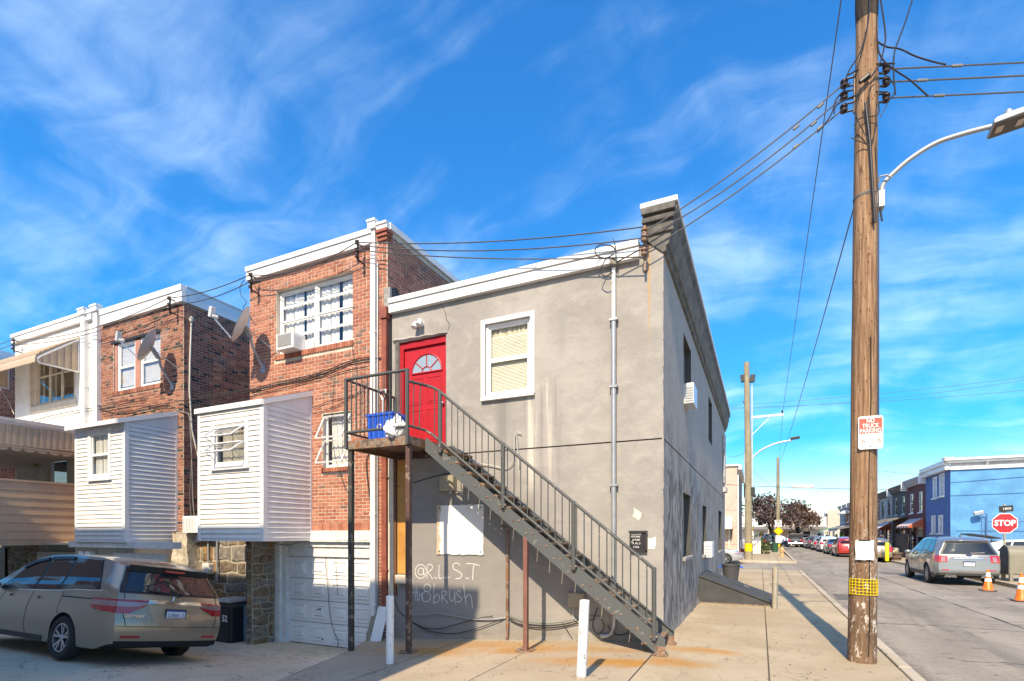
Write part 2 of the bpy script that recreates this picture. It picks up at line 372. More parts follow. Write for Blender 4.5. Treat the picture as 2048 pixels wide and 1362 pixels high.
def brickmat(name, c, dark):
    m, t, b = newmat(name); p = t.pos(); f = t.noise(p, 55, 4, .7); g = t.noise(p, 1.1, 4, .6, .5); k = t.noise(t.scl(p, (5, 5, 13)), 1., 1)
    col = t.mix(t.step(k, .3, .7), tuple(q * .9 for q in c), tuple(min(1, q * 1.1) for q in c))
    col = t.mix(t.step(f, .5, .8, 0., .3), col, dark)
    col = t.mix(t.step(g, .60, .72, 0., .25), col, (.55, .46, .40))
    t.inp(b.inputs['Base Color'], col); b.inputs['Roughness'].default_value = .85; b.inputs['Specular IOR Level'].default_value = .2
    t.l.new(t.bump(f, .45, .004), b.inputs['Normal']); return m
def rusty(name, paint, amount=.5, rust=(.23, .10, .045)):
    m, t, b = newmat(name); p = t.pos(); f = t.noise(p, 7, 6, .7, .4); g = t.noise(p, 45, 4, .7)
    k = t.math('ADD', t.math('MULTIPLY', f, .75), t.math('MULTIPLY', g, .25)); e = .62 - amount * .3
    c = t.mix(t.step(k, e, e + .05), tuple(q for q in paint), (.30, .27, .23)); c = t.mix(t.step(k, e + .035, e + .09), c, rust)
    c = t.mix(t.step(g, .55, .8, 0., .3), c, tuple(q * .5 for q in paint))
    t.inp(b.inputs['Base Color'], c); b.inputs['Roughness'].default_value = .55; b.inputs['Specular IOR Level'].default_value = .4
    t.l.new(t.bump(k, .3, .004), b.inputs['Normal']); return m
def wood(name, c0, c1, flakes=False, zf=2.2):
    m, t, b = newmat(name); p = t.pos(); X, Y, Z = t.sep(p)
    gr = t.noise(t.scl(p, (1, 1, .045)), 34, 5, .65, .3); gr2 = t.noise(t.scl(p, (1, 1, .02)), 70, 3, .6); kn = t.voro(t.scl(p, (3.6, 3.6, 1.3)), 1.); big = t.noise(p, 1.3, 4, .6)
    dash = t.voro(t.scl(p, (26, 26, 9)), 1.)
    c = t.mix(t.step(gr, .3, .7), c0, c1); c = t.mix(t.step(gr2, .54, .7, 0., .75), c, tuple(q * .35 for q in c0))
    c = t.mix(t.step(big, .35, .7, 0., .4), c, tuple(q * .6 for q in c0)); c = t.mix(t.step(kn, .0, .13, .85, 0.), c, tuple(q * .22 for q in c0))
    c = t.mix(t.math('MULTIPLY', t.step(dash, .12, .2, 1., 0.), .8), c, tuple(q * .2 for q in c0))
    if flakes:
        fl = t.noise(t.scl(p, (1, 1, .45)), 17, 6, .75); z = t.step(t.math('ADD', Z, t.math('MULTIPLY', big, .8)), zf - .8, zf + .5, 1., 0.)
        c = t.mix(t.math('MULTIPLY', t.step(Z, .3, 2.6, .5, 0.), 1.), c, (.075, .052, .038))
        c = t.mix(t.math('MULTIPLY', z, t.step(fl, .55, .60)), c, (.55, .50, .45))
    t.inp(b.inputs['Base Color'], c); b.inputs['Roughness'].default_value = .85; b.inputs['Specular IOR Level'].default_value = .2
    t.l.new(t.bump(t.math('ADD', gr, gr2), .7, .01), b.inputs['Normal']); return m
def stonemat(name, c):
    m, t, b = newmat(name); p = t.pos(); f = t.noise(p, 11, 6, .72, .6); g = t.noise(p, 40, 4, .7)
    col = t.mix(t.step(f, .32, .68), tuple(q * .45 for q in c), tuple(q * 1.25 for q in c)); col = t.mix(t.step(g, .55, .8, 0., .4), col, tuple(q * .5 for q in c))
    t.inp(b.inputs['Base Color'], col); b.inputs['Roughness'].default_value = .8
    t.l.new(t.bump(t.math('ADD', f, t.math('MULTIPLY', g, .4)), .9, .02), b.inputs['Normal']); return m
def carpaint(name, c, metal=.5, rough=.32):
    m, t, b = newmat(name); fl = t.noise(t.objco(), 900, 1)
    t.inp(b.inputs['Base Color'], t.mix(fl, tuple(q * .85 for q in c), tuple(min(1, q * 1.15) for q in c)))
    b.inputs['Metallic'].default_value = metal; b.inputs['Roughness'].default_value = rough; b.inputs['Coat Weight'].default_value = 1.; b.inputs['Coat Roughness'].default_value = .03
    return m

STUCCO = stucco_rear(); STUCCO_SIDE = stucco_side()
WALK = concrete('sidewalk_concrete', (.375, .295, .20), (.475, .385, .275), rust=((-1.15, 7.45, .85, .42, .85), (-.75, 8.35, .8, .3, .8), (-2.9, 7.3, 1.3, .5, .35)))
PAD = concrete('stained_concrete', (.385, .305, .22), (.475, .385, .285), rust=((-5.2, 7.55, 1.5, .6, .8), (-3.6, 7.75, .9, .35, .8), (-4.4, 8.2, 2.4, .5, .6), (-2.1, 7.2, 1.4, .45, .7), (-1.5, 7.2, .9, .4, .9), (-2.6, 8.0, 1.6, .3, .5)))
KERB = concrete('kerb_concrete', (.42, .36, .28), (.52, .45, .35))
ASPH = asphalt(); DRIVE = drive()
JOINT = M('joint_dirt', (.10, .085, .065), .95)
MORTAR = M('pale_mortar', (.58, .49, .41), .95, var=.15, bump=.5, bs=80)
MORTAR2 = M('dull_mortar', (.45, .37, .30), .95, var=.15, bump=.5, bs=80)
BR1 = [brickmat('orange_brick_%s' % n, c, (.16, .07, .05)) for n, c in (('a', (.43, .163, .107)), ('b', (.37, .13, .086)), ('c', (.45, .187, .125)), ('d', (.33, .113, .08)), ('e', (.22, .125, .10)))]
BR2 = [brickmat('brown_brick_%s' % n, c, (.07, .05, .045)) for n, c in (('a', (.33, .135, .09)), ('b', (.25, .095, .068)), ('c', (.37, .165, .115)), ('d', (.19, .085, .065)), ('e', (.055, .048, .045)))]
WHITE = M('white_paint', (.78, .775, .76), .45, var=.03, vs=2)
WHITE_W = M('weathered_white_paint', (.70, .69, .67), .55, var=.12, vs=5, bump=.2, bs=30)
FASCIA = M('white_metal_fascia', (.80, .80, .79), .4, vs=2.2, col2=(.70, .69, .67), stretch=(1, 1, .4), vdetail=6)
SIDING = M('white_vinyl_siding', (.79, .785, .775), .42, vs=2.4, spec=.5, col2=(.70, .69, .67), stretch=(1, 1, .3), vdetail=6)
TAN = M('tan_aluminium', (.50, .375, .265), .5, var=.07, vs=2)
TAN_D = M('tan_siding', (.46, .33, .235), .5, var=.07, vs=2)
CREAM = M('cream_paint', (.60, .52, .42), .6, var=.1)
STUC_W = M('white_stucco', (.76, .74, .70), .9, var=.06, bump=.8, bs=60)
STUC_T = M('beige_stucco', (.50, .41, .30), .9, var=.14, bump=.6, bs=40)
RED = M('red_door_paint', (.50, .014, .026), .42, spec=.45, vs=5, col2=(.40, .014, .022), vdetail=7, bump=.15, bs=25)
RED_D = M('darker_red_paint', (.40, .012, .02), .4, var=.08)
STEEL = rusty('grey_painted_steel', (.075, .08, .08), .12)
STRING = rusty('chipped_blue_grey_steel', (.085, .095, .098), .10)
RUSTM = rusty('rusty_brown_steel', (.15, .07, .05), .55)
BROWNPOST = rusty('brown_painted_steel', (.105, .055, .045), .25)
DARKPOST = rusty('dark_painted_steel', (.055, .05, .045), .2)
TREAD = rusty('rusted_tread', (.20, .125, .08), .6, (.26, .12, .055))
REDPIPE = M('oxide_red_pipe', (.26, .075, .05), .55, var=.18, vs=6)
GALV = M('galvanised_metal', (.40, .42, .44), .4, metal=.55, var=.1, vs=6)
ALU = M('pale_aluminium', (.62, .63, .64), .35, metal=.4, var=.06)
BEIGEBOX = M('beige_metal_box', (.33, .29, .22), .5, var=.06)
BLACKP = plain('black_plastic', (.018, .018, .02), .45)
BLACKM = plain('black_metal', (.02, .02, .02), .5)
CABLE = plain('black_cable', (.03, .03, .032), .6)
WIREG = plain('grey_wire', (.12, .12, .125), .5, .3)
CABLEW = plain('white_cable', (.55, .53, .48), .6)
BLUEBIN = plain('blue_plastic', (.012, .12, .62), .35)
PALEBLUE = plain('pale_blue_plastic', (.16, .26, .36), .45)
BAG = M('white_plastic_bag', (.78, .78, .78), .3, var=.05)
GLASS = glassmat('window_glass', (.97, .975, .975), .6); GLASS_D = glassmat('dim_window_glass', (.93, .94, .94), .7)
TINT = plain('tinted_glass', (.006, .007, .008), .03, 0, .8)
TINT_L = plain('clear_car_glass', (.03, .035, .037), .03, 0, .8)
CURTAIN = M('white_curtain', (.74, .73, .70), .8, var=.06, vs=12, stretch=(1, 1, .05))
CURTAIN_B = M('beige_curtain', (.50, .45, .38), .8, var=.1, vs=12, stretch=(1, 1, .05))
BLIND = M('cream_blind', (.70, .67, .58), .6, var=.05); BLIND_W = M('grey_white_blind', (.72, .71, .69), .6, var=.05)
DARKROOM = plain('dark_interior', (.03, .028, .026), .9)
ROOFTAR = M('roof_tar', (.06, .06, .062), .9)
SHINGLE = M('grey_asphalt_shingle', (.17, .16, .15), .9, var=.25, vs=20, bump=.6)
CORN = M('weathered_cornice', (.125, .118, .108), .85, var=.35, vs=4, bump=.35, bs=30)
CORN_L = M('soffit_ochre_grey', (.155, .135, .105), .85, var=.35, vs=2.2, bump=.5, bs=30)
PEEL = M('peeled_cream_patch', (.72, .65, .50), .9)
ORANGE = M('ochre_board', (.50, .235, .065), .6, var=.18, vs=2)
POLEW = wood('pole_wood', (.175, .095, .055), (.42, .26, .165), True)
POLEB = wood('pole_wood_dark', (.035, .028, .024), (.075, .06, .05))
POLEG = wood('grey_pole_wood', (.25, .205, .135), (.40, .335, .235))
WOODP = wood('grey_weathered_wood', (.27, .24, .19), (.42, .38, .31))
WOODD = wood('dark_fence_wood', (.075, .068, .06), (.14, .125, .11))
TYRE = plain('tyre_rubber', (.022, .022, .023), .8); RIMM = plain('alloy_rim', (.55, .56, .58), .28, .9)
CHROME = plain('chrome', (.75, .75, .76), .12, 1.); REDLENS = plain('red_lens', (.42, .006, .012), .12, 0, .6, 1.)
CLEARLENS = plain('clear_lens', (.36, .20, .20), .12, .2, .6, 1.); UNDER = plain('dark_underside', (.012, .012, .012), .9)
SIGNW = plain('sign_white', (.78, .78, .77), .4); SIGNR = plain('sign_red', (.62, .018, .03), .4); SIGNR2 = plain('faded_sign_red', (.62, .085, .06), .45)
SIGNK = plain('sign_black', (.02, .02, .022), .5); SIGNY = plain('sign_yellow', (.80, .50, .01), .4)
YEL = M('yellow_paint', (.72, .52, .02), .5, var=.12); CONE = plain('cone_orange', (.85, .17, .02), .45)
GRAF = M('white_spray_paint', (.58, .57, .56), .8, var=.15, vs=25)
_t = NT(GRAF.node_tree); _t.l.new(_t.step(_t.noise(_t.pos(), 38, 4, .7), .30, .50, .5, 1.), GRAF.node_tree.nodes['Principled BSDF'].inputs['Alpha'])
STONES = [stonemat('rubble_stone_%s' % n, c) for n, c in (('a', (.23, .16, .10)), ('b', (.27, .21, .15)), ('c', (.17, .13, .095)), ('d', (.30, .175, .085)), ('e', (.23, .205, .18)))]
STMORTAR = M('stone_mortar', (.36, .32, .26), .95, var=.15, bump=.5)
# ------------------------------------------------------------------ ground
class Fr:
    """a wall plane: a runs along it, d goes into it, z is up"""
    def __init__(s, plane, c): s.p = plane; s.c = c
    def P(s, a, d, z):
        if s.p == 'y-': return Vector((a, s.c + d, z))
        if s.p == 'x+': return Vector((s.c - d, a, z))
        if s.p == 'x-': return Vector((s.c + d, a, z))
        return Vector((a, s.c - d, z))                       # 'y+'
    def box(s, mb, a0, a1, d0, d1, z0, z1, m=0):
        p, q = s.P(a0, d0, z0), s.P(a1, d1, z1)
        mb.box(min(p.x, q.x), max(p.x, q.x), min(p.y, q.y), max(p.y, q.y), z0, z1, m)
    def quad(s, mb, pts, m=0):                                # pts: (a, d, z) counter-clockwise seen from outside for y- and x+
        P = [s.P(*p) for p in pts]
        mb.face(P if s.p in ('y-', 'x+') else P[::-1], m)
def wall(mb, fr, a0, a1, z0, z1, holes=(), depth=.12, m=0, mrev=None):
    ca = sorted({a0, a1, *[min(max(h[i], a0), a1) for h in holes for i in (0, 1)]}); cz = sorted({z0, z1, *[min(max(h[i], z0), z1) for h in holes for i in (2, 3)]})
    for i in range(len(ca) - 1):
        for j in range(len(cz) - 1):
            ma, mz = (ca[i] + ca[i + 1]) / 2, (cz[j] + cz[j + 1]) / 2
            if any(h[0] < ma < h[1] and h[2] < mz < h[3] for h in holes): continue
            fr.quad(mb, [(ca[i], 0, cz[j]), (ca[i + 1], 0, cz[j]), (ca[i + 1], 0, cz[j + 1]), (ca[i], 0, cz[j + 1])], m)
    mr = m if mrev is None else mrev
    for h in holes:
        dd = h[4] if len(h) > 4 else depth
        b0, b1, y0, y1 = h[:4]
        fr.quad(mb, [(b0, 0, y0), (b0, dd, y0), (b0, dd, y1), (b0, 0, y1)][::-1], mr); fr.quad(mb, [(b1, 0, y0), (b1, dd, y0), (b1, dd, y1), (b1, 0, y1)], mr)
        fr.quad(mb, [(b0, 0, y0), (b1, 0, y0), (b1, dd, y0), (b0, dd, y0)][::-1], mr); fr.quad(mb, [(b0, 0, y1), (b1, 0, y1), (b1, dd, y1), (b0, dd, y1)], mr)

WY = 8.74; CX = -1.42                                        # rear wall plane of the row, side wall plane of the corner building
def pad_z(X): return .0716 * min(0, X + 1.42)
def bound_x(Y): return interp([(-3, -5.6), (5.5, -6.25), (7.37, -6.82), (8.74, -7.36)], Y)
def drive_z(X, Y):
    b = interp([(-3, -.22), (3.6, -.2), (4.45, -.24), (6.2, -.52), (7.4, -.68), (8.74, -.76), (9.6, -.78)], Y)
    e = bound_x(Y); k = sstep(e - 1.3, e, X) * sstep(8.6, 7.0, Y)
    return lerp(b, pad_z(e) - .03, k)

mb = MB()
xs = [-900, -40, CX, 12, 60, 900]; ys = [-400, -3, 9.4, 200, 1500]
for i in range(5):
    for j in range(4):
        if ys[j] == -3 and xs[i + 1] == CX and True: continue
        if ys[j] == -3 and xs[i] == -900: pass
        mb.face([(xs[i], ys[j], -.2), (xs[i + 1], ys[j], -.2), (xs[i + 1], ys[j + 1], -.2), (xs[i], ys[j + 1], -.2)])
obj('ground', mb, concrete('bare_ground', (.22, .20, .17), (.30, .27, .23)), kind='structure')
mb = MB()
for (x0, x1, y0, y1) in ((1.8, 8.0, -30, 29), (-70, 70, 29, 38)): mb.face([(x0, y0, -.13), (x1, y0, -.13), (x1, y1, -.13), (x0, y1, -.13)])
mb.face([(2.05, 38, -.13), (7.9, 38, -.13), (7.6, 88, -.13), (2.65, 88, -.13)]); mb.face([(-70, 88, -.13), (70, 88, -.13), (70, 95, -.13), (-70, 95, -.13)])
road = obj('road', mb, ASPH, kind='structure')
mb = MB()
for (x0, x1, y0, y1) in ((1.98, 7.85, 27.2, 27.55),): mb.face([(x0, y0, -.126), (x1, y0, -.126), (x1, y1, -.126), (x0, y1, -.126)])
m_, t_, b_ = newmat('worn_road_paint'); f_ = t_.noise(t_.pos(), 14, 5, .7)
t_.inp(b_.inputs['Base Color'], t_.mix(t_.step(f_, .45, .6), (.20, .19, .175), (.34, .33, .31))); b_.inputs['Roughness'].default_value = .8
obj('stop_line', mb, m_, parent=road)
SEAM = M('tar_seam', (.035, .034, .033), .7, var=.4, vs=6); PATCH = M('dark_road_patch', (.135, .12, .105), .9, var=.3, vs=20, bump=.6, bs=60)
def strip(pts, w, mat, name='tar_seam', z=-.126):
    mb = MB(); rnd = random.Random(len(pts)); P = []
    for (x0, y0), (x1, y1) in zip(pts, pts[1:]):
        for k in range(12): P.append((lerp(x0, x1, k / 12) + rnd.uniform(-.02, .02), lerp(y0, y1, k / 12) + rnd.uniform(-.03, .03)))
    for (a, b), (c, e) in zip(P, P[1:]):
        dx, dy = c - a, e - b; L = math.hypot(dx, dy) or 1; nx, ny = -dy / L * w * rnd.uniform(.3, 1.3), dx / L * w * rnd.uniform(.3, 1.3); mb.face([(a - nx, b - ny, z), (c - nx, e - ny, z), (c + nx, e + ny, z), (a + nx, b + ny, z)])
    obj(name, mb, mat, parent=road)
strip([(1.85, 13.2), (3.4, 13.5), (5.6, 13.1), (7.9, 13.6)], .02, SEAM); strip([(4.7, 4), (4.75, 12), (4.65, 22), (4.7, 28)], .022, SEAM); strip([(1.9, 20.6), (4.2, 20.3), (6.1, 20.9)], .015, SEAM); strip([(-6, 31.5), (2, 31.2), (9, 31.8)], .03, SEAM); strip([(5.1, 8), (6.2, 10.5), (6.6, 13)], .012, SEAM)
mb = MB().face([(2.0, 17.6, -.1265), (2.9, 17.5, -.1265), (2.95, 19.2, -.1265), (2.05, 19.3, -.1265)]); obj('road_patch', mb, PATCH, parent=road)
mb = MB().face([(5.2, 29.6, -.1265), (7.0, 29.5, -.1265), (7.1, 31.0, -.1265), (5.3, 31.1, -.1265)]); obj('road_patch', mb, PATCH, parent=road)
mb = MB(); mb.grid(lambda u, v: (lerp(-46, 0, u), lerp(-3, 9.3, v), 0), 1, 1); mb.v.clear(); mb.f.clear(); mb.m.clear()
NX, NY = 92, 50
for i in range(NX + 1):
    for j in range(NY + 1):
        Y = lerp(-3, 9.3, j / NY); X = lerp(-46, bound_x(Y) + .15, i / NX); mb.v.append((X, Y, drive_z(X, Y)))
for i in range(NX):
    for j in range(NY):
        k = i * (NY + 1) + j; mb.f.append((k, k + NY + 1, k + NY + 2, k + 1)); mb.m.append(0)
obj('driveway', mb, DRIVE, kind='structure')

# sidewalk beside the street and the sloped pad at the foot of the stairs: every slab its own piece
mb = MB(); mb.box(CX, 1.645, -12, 28.9, -.19, -.018)
for j in range(24):
    y0, y1 = lerp(-3, WY, j / 24), lerp(-3, WY, (j + 1) / 24)
    a, b = bound_x(y0), bound_x(y1)
    mb.face([(a, y0, pad_z(a) - .02), (CX, y0, -.02), (CX, y1, -.02), (b, y1, pad_z(b) - .02)]); mb.face([(a, y0, pad_z(a) - .02), (b, y1, pad_z(b) - .02), (b, y1, -1), (a, y0, -1)])
walk = obj('sidewalk', mb, JOINT, kind='structure')
def slab(x0, x1, y0, y1, zf, mat, nx=1, skx=None):
    mb = MB(); g = .010; N = 6
    for i in range(N):
        for j in range(N):
            q = []
            for (ii, jj) in ((i, j), (i + 1, j), (i + 1, j + 1), (i, j + 1)):
                y = lerp(y0 + g, y1 - g, jj / N); xa = x0(y) if callable(x0) else x0; x = lerp(xa + g, x1 - g, ii / N); q.append((x, y, zf(x)))
            mb.face(q)
    for (ii, jj, i2, j2) in ((0, 0, 1, 0), (1, 0, 1, 1), (1, 1, 0, 1), (0, 1, 0, 0)):
        y, yy = lerp(y0 + g, y1 - g, jj), lerp(y0 + g, y1 - g, j2)
        x = lerp((x0(y) if callable(x0) else x0) + g, x1 - g, ii); xx = lerp((x0(yy) if callable(x0) else x0) + g, x1 - g, i2)
        mb.face([(x, y, zf(x)), (x, y, zf(x) - .09), (xx, yy, zf(xx) - .09), (xx, yy, zf(xx))])
    o = obj('slab', mb, mat, walk); return o
rows = [-12, -8, -4, -1, 2, 4.9, 6.5, 8.22, 9.9, 11.5, 13.15, 14.7, 16.3, 17.9, 19.5, 21.1, 22.7, 24.3, 25.9, 27.4, 28.9]
for y0, y1 in zip(rows, rows[1:]):
    for x0, x1 in ((CX, .1), (.1, 1.632)):
        e = random.uniform(-.004, .004); slab(x0, x1, y0, y1, lambda x, e=e: e, WALK)
prow = [-3, .5, 3.6, 5.35, 7.12, WY]
for y0, y1 in zip(prow, prow[1:]):
    cols = [bound_x, -5.1, -3.4, CX]
    for x0, x1 in zip(cols, cols[1:]):
        e = random.uniform(-.003, .003); slab(x0, x1, y0, y1, lambda x, e=e: pad_z(x) + e, PAD)
kerb = obj('kerb', MB().box(1.66, 1.79, -12, 28.95, -.3, -.03), JOINT, kind='structure')
for k in range(14):
    y0 = -12 + k * 2.92
    obj('kerb_stone', MB().box(1.652, 1.8, y0 + .006, y0 + 2.914, -.25, random.uniform(.0, .008)), KERB, kerb, bevel=.02)
def pave(name, x0, x1, y0, y1, kx=None, sl=1.6, kmat=KERB, mid=None):
    """a far sidewalk: bed, slabs and kerb"""
    o = obj(name, MB().box(x0, x1, y0, y1, -.25, -.02), JOINT, kind='structure')
    if abs(x1 - x0) > abs(y1 - y0): n = int((x1 - x0) / sl); cells = [(lerp(x0, x1, i / n), lerp(x0, x1, (i + 1) / n), y0, y1) for i in range(n)]
    else: n = int((y1 - y0) / sl); cells = [(x0, x1, lerp(y0, y1, i / n), lerp(y0, y1, (i + 1) / n)) for i in range(n)]
    for c in cells: obj('slab', MB().box(c[0] + .01, c[1] - .01, c[2] + .01, c[3] - .01, -.1, random.uniform(-.004, .004)), WALK, o)
    return o
pave('sidewalk', 8.15, 11.4, -6, 28.9, sl=2.9); obj('kerb', MB().box(8.0, 8.145, -6, 28.95, -.25, .004), KERB, kind='structure', bevel=.02)
pave('sidewalk', -1.5, 1.95, 38.2, 87.8, sl=3.0); obj('kerb', MB().prism([(1.96, 38.05), (2.1, 38.05), (2.62, 87.8), (2.48, 87.8)], (1, 0, 0), (0, 1, 0), (0, 0, .26), o=(0, 0, -.255)), KERB, kind='structure')
pave('sidewalk', -60, -1.52, 38.2, 40.6, sl=4); obj('kerb', MB().box(-60, 1.95, 38.05, 38.195, -.25, .004), KERB, kind='structure')
pave('sidewalk', 8.0, 10.5, 38.2, 87.8, sl=3.0); obj('kerb', MB().prism([(7.86, 38.05), (8.0, 38.05), (7.99, 87.8), (7.6, 87.8)], (1, 0, 0), (0, 1, 0), (0, 0, .26), o=(0, 0, -.255)), KERB, kind='structure')
pave('sidewalk', 10.52, 60, 38.2, 40.5, sl=4); obj('kerb', MB().box(8.01, 60, 38.05, 38.195, -.25, .004), KERB, kind='structure')
pave('sidewalk', -60, 60, 95.2, 97.4, sl=6); obj('kerb', MB().box(-60, 60, 95.05, 95.195, -.25, .004), KERB, kind='structure')

# ------------------------------------------------------------------ brickwork
BRICK_MESH = {}
def brick_mesh(L, h, mat, fr):
    k = (round(L, 3), round(h, 3), mat.name, fr.p)
    if k not in BRICK_MESH:
        mb = MB(); f0 = Fr(fr.p, 0); f0.box(mb, -L / 2, L / 2, -.008, .02, -h / 2, h / 2)
        BRICK_MESH[k] = mesh('brick', mb, mat)
    return BRICK_MESH[k]
def brickwork(house, panels, mats, wts, course=.0762, length=.211, joint=.018, limit=300, seed=1):
    """panels: (frame, a0, a1, z0, z1, holes). The bricks that show largest become pieces, the others one mesh"""
    rnd = random.Random(seed); items = []
    for fr, a0, a1, z0, z1, holes in panels:
        n = int(round((z1 - z0) / course)); ch = (z1 - z0) / n
        for r in range(n):
            zc = z0 + (r + .5) * ch; head = r % 6 == 3
            Lr = length / 2 if head else length; off = (r % 2) * Lr / 2 + (length / 4 if head else 0)
            a = a0 - off
            while a < a1 - .01:
                b0, b1 = max(a, a0), min(a + Lr, a1); a += Lr
                segs = [(b0, b1)]
                for h in holes:
                    if h[3] > zc - ch * .4 and h[2] < zc + ch * .4:
                        ns = []
                        for s0, s1 in segs:
                            if h[1] <= s0 or h[0] >= s1: ns.append((s0, s1)); continue
                            if h[0] > s0: ns.append((s0, h[0]))
                            if h[1] < s1: ns.append((h[1], s1))
                        segs = ns
                for s0, s1 in segs:
                    if s1 - s0 < .035: continue
                    L = round((s1 - s0 - joint) / .02) * .02 if (s1 - s0) < Lr - .001 else Lr - joint
                    L = max(.03, min(L, s1 - s0 - .004))
                    items.append((fr, (s0 + s1) / 2, zc, L, ch - joint, rnd.choices(range(len(mats)), wts)[0], rnd.uniform(-.002, .0025)))
    items.sort(key=lambda t: (t[0].P(t[1], 0, t[2]) - Vector((0, 0, CAMZ))).length * (1 if t[0].p == 'y-' else 1.6))
    for fr, a, z, L, h, mi, j in items[:limit]: piece('brick', brick_mesh(L, h, mats[mi], fr), house, fr.P(a, j, z))
    mb = MB()
    for fr, a, z, L, h, mi, j in items[limit:]:
        # five faces only
        p = [(a - L / 2, z - h / 2), (a + L / 2, z - h / 2), (a + L / 2, z + h / 2), (a - L / 2, z + h / 2)]
        fr.quad(mb, [(q[0], j - .008, q[1]) for q in p], mi)
        for q, r in zip(p, p[1:] + p[:1]): fr.quad(mb, [(q[0], j - .008, q[1]), (q[0], .01, q[1]), (r[0], .01, r[1]), (r[0], j - .008, r[1])], mi)
    if mb.f: obj('brickwork', mb, mats, house, kind='stuff')
def rowlock(house, fr, a0, a1, z0, z1, mats, d0=-.03, d1=.06, w=.072, name='sill_brick'):
    n = max(1, round((a1 - a0) / w)); w = (a1 - a0) / n
    for k in range(n):
        mb = MB(); fr.box(mb, a0 + k * w + .005, a0 + (k + 1) * w - .005, d0 + random.uniform(-.003, .003), d1, z0 + .004, z1 - .004); obj(name, mb, random.choice(mats[:4]), house)

# ------------------------------------------------------------------ windows
def window(parent, fr, a0, a1, z0, z1, d, cols=1, rails=(.5,), fw=.045, frame=WHITE, glass=GLASS, curtain=None, csplit=((0, 1),), blind=None, name='window', mw=.05, sash_w=.032, back=None):
    """frame mesh (a part of the house) that parents sashes, panes and what hangs behind"""
    mb = MB(); t = .07
    fr.box(mb, a0, a0 + fw, d, d + t, z0, z1); fr.box(mb, a1 - fw, a1, d, d + t, z0, z1)
    fr.box(mb, a0 + fw, a1 - fw, d + .002, d + t - .002, z1 - fw, z1); fr.box(mb, a0 + fw, a1 - fw, d - .004, d + t - .002, z0, z0 + fw)
    w_ = (a1 - a0 - 2 * fw - (cols - 1) * mw) / cols; W = []
    for c in range(cols):
        b0 = a0 + fw + c * (w_ + mw); W.append((b0, b0 + w_))
        if c: fr.box(mb, b0 - mw, b0, d + .002, d + t - .002, z0 + fw, z1 - fw)
    win = obj(name, mb, frame, parent, bevel=.004)
    for b0, b1 in W:
        zs = [z0 + fw] + [lerp(z0 + fw, z1 - fw, r) for r in rails] + [z1 - fw]
        for i, (y0, y1) in enumerate(zip(zs, zs[1:])):
            dd = d + .012 + .018 * (i % 2); s = sash_w; mb = MB()
            fr.box(mb, b0, b0 + s, dd, dd + .03, y0, y1); fr.box(mb, b1 - s, b1, dd, dd + .03, y0, y1)
            fr.box(mb, b0 + s, b1 - s, dd + .001, dd + .029, y0, y0 + s); fr.box(mb, b0 + s, b1 - s, dd + .001, dd + .029, y1 - s, y1)
            obj('sash', mb, frame, win)
            mb = MB(); fr.box(mb, b0 + s - .004, b1 - s + .004, dd + .012, dd + .017, y0 + s - .004, y1 - s + .004); obj('pane', mb, glass, win)
        if blind is not None:
            bm, top, gap = blind
            mb = MB(); y = z1 - fw - top * (z1 - z0); n = 0
            while y > z0 + fw + gap:
                q = random.uniform(-.006, .006)
                fr.quad(mb, [(b0 + .02, d + .075, y - .031 + q * .3), (b1 - .02, d + .075, y - .031 - q * .3), (b1 - .02, d + .087, y), (b0 + .02, d + .087, y)]); y -= .026
            if mb.f: obj('blind', mb, bm, win)
    if curtain is not None:
        for f0, f1 in csplit:
            p0, p1 = lerp(a0 + fw, a1 - fw, f0), lerp(a0 + fw, a1 - fw, f1); N = max(8, int((p1 - p0) / .025)); mb = MB()
            for k in range(N):
                q = [lerp(p0, p1, (k + e) / N) for e in (0, 1)]; dd = [d + .10 + .012 * math.sin((k + e) * 1.35 + 2 * math.sin(k * .3)) for e in (0, 1)]
                fr.quad(mb, [(q[0], dd[0], z0 + .02), (q[1], dd[1], z0 + .02), (q[1], dd[1], z1 - .02), (q[0], dd[0], z1 - .02)])
            obj('curtain', mb, curtain, win, smooth=60)
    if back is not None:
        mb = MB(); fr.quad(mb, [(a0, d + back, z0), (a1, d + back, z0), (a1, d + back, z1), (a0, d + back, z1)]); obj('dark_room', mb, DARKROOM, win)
    return win
def awning_sash(win, fr, a0, a1, zt, L, ang, d, frame=WHITE, s=.03):
    """a top-hung sash swung outwards"""
    mb = MB(); g = MB(); ca, sa = math.cos(ang), math.sin(ang)
    def pt(a, r, o=0.): return fr.P(a, d - r * sa - o * ca, zt - r * ca + o * sa * -1)
    up = (fr.P(0, 0, 0) - fr.P(0, 1, 0)).normalized()
    for (p, q) in (((a0, 0), (a0, L)), ((a1, 0), (a1, L)), ((a0, 0), (a1, 0)), ((a0, L), (a1, L))):
        nrm = (pt(p[0], p[1], .02) - pt(p[0], p[1])).normalized(); mb.bar(pt(*p), pt(*q), s, .025, nrm)
    obj('sash', mb, frame, win)
    q = [pt(a0, 0), pt(a1, 0), pt(a1, L), pt(a0, L)]; n = (q[1] - q[0]).cross(q[3] - q[0]).normalized() * .003
    g.face(q[::-1]); obj('pane', g, GLASS, win)
    mb = MB()
    for a in (a0, a1): mb.bar(pt(a, L * .8), fr.P(a, d + .02, zt - L * .97), .012, .012)
    obj('stay', mb, GALV, win)

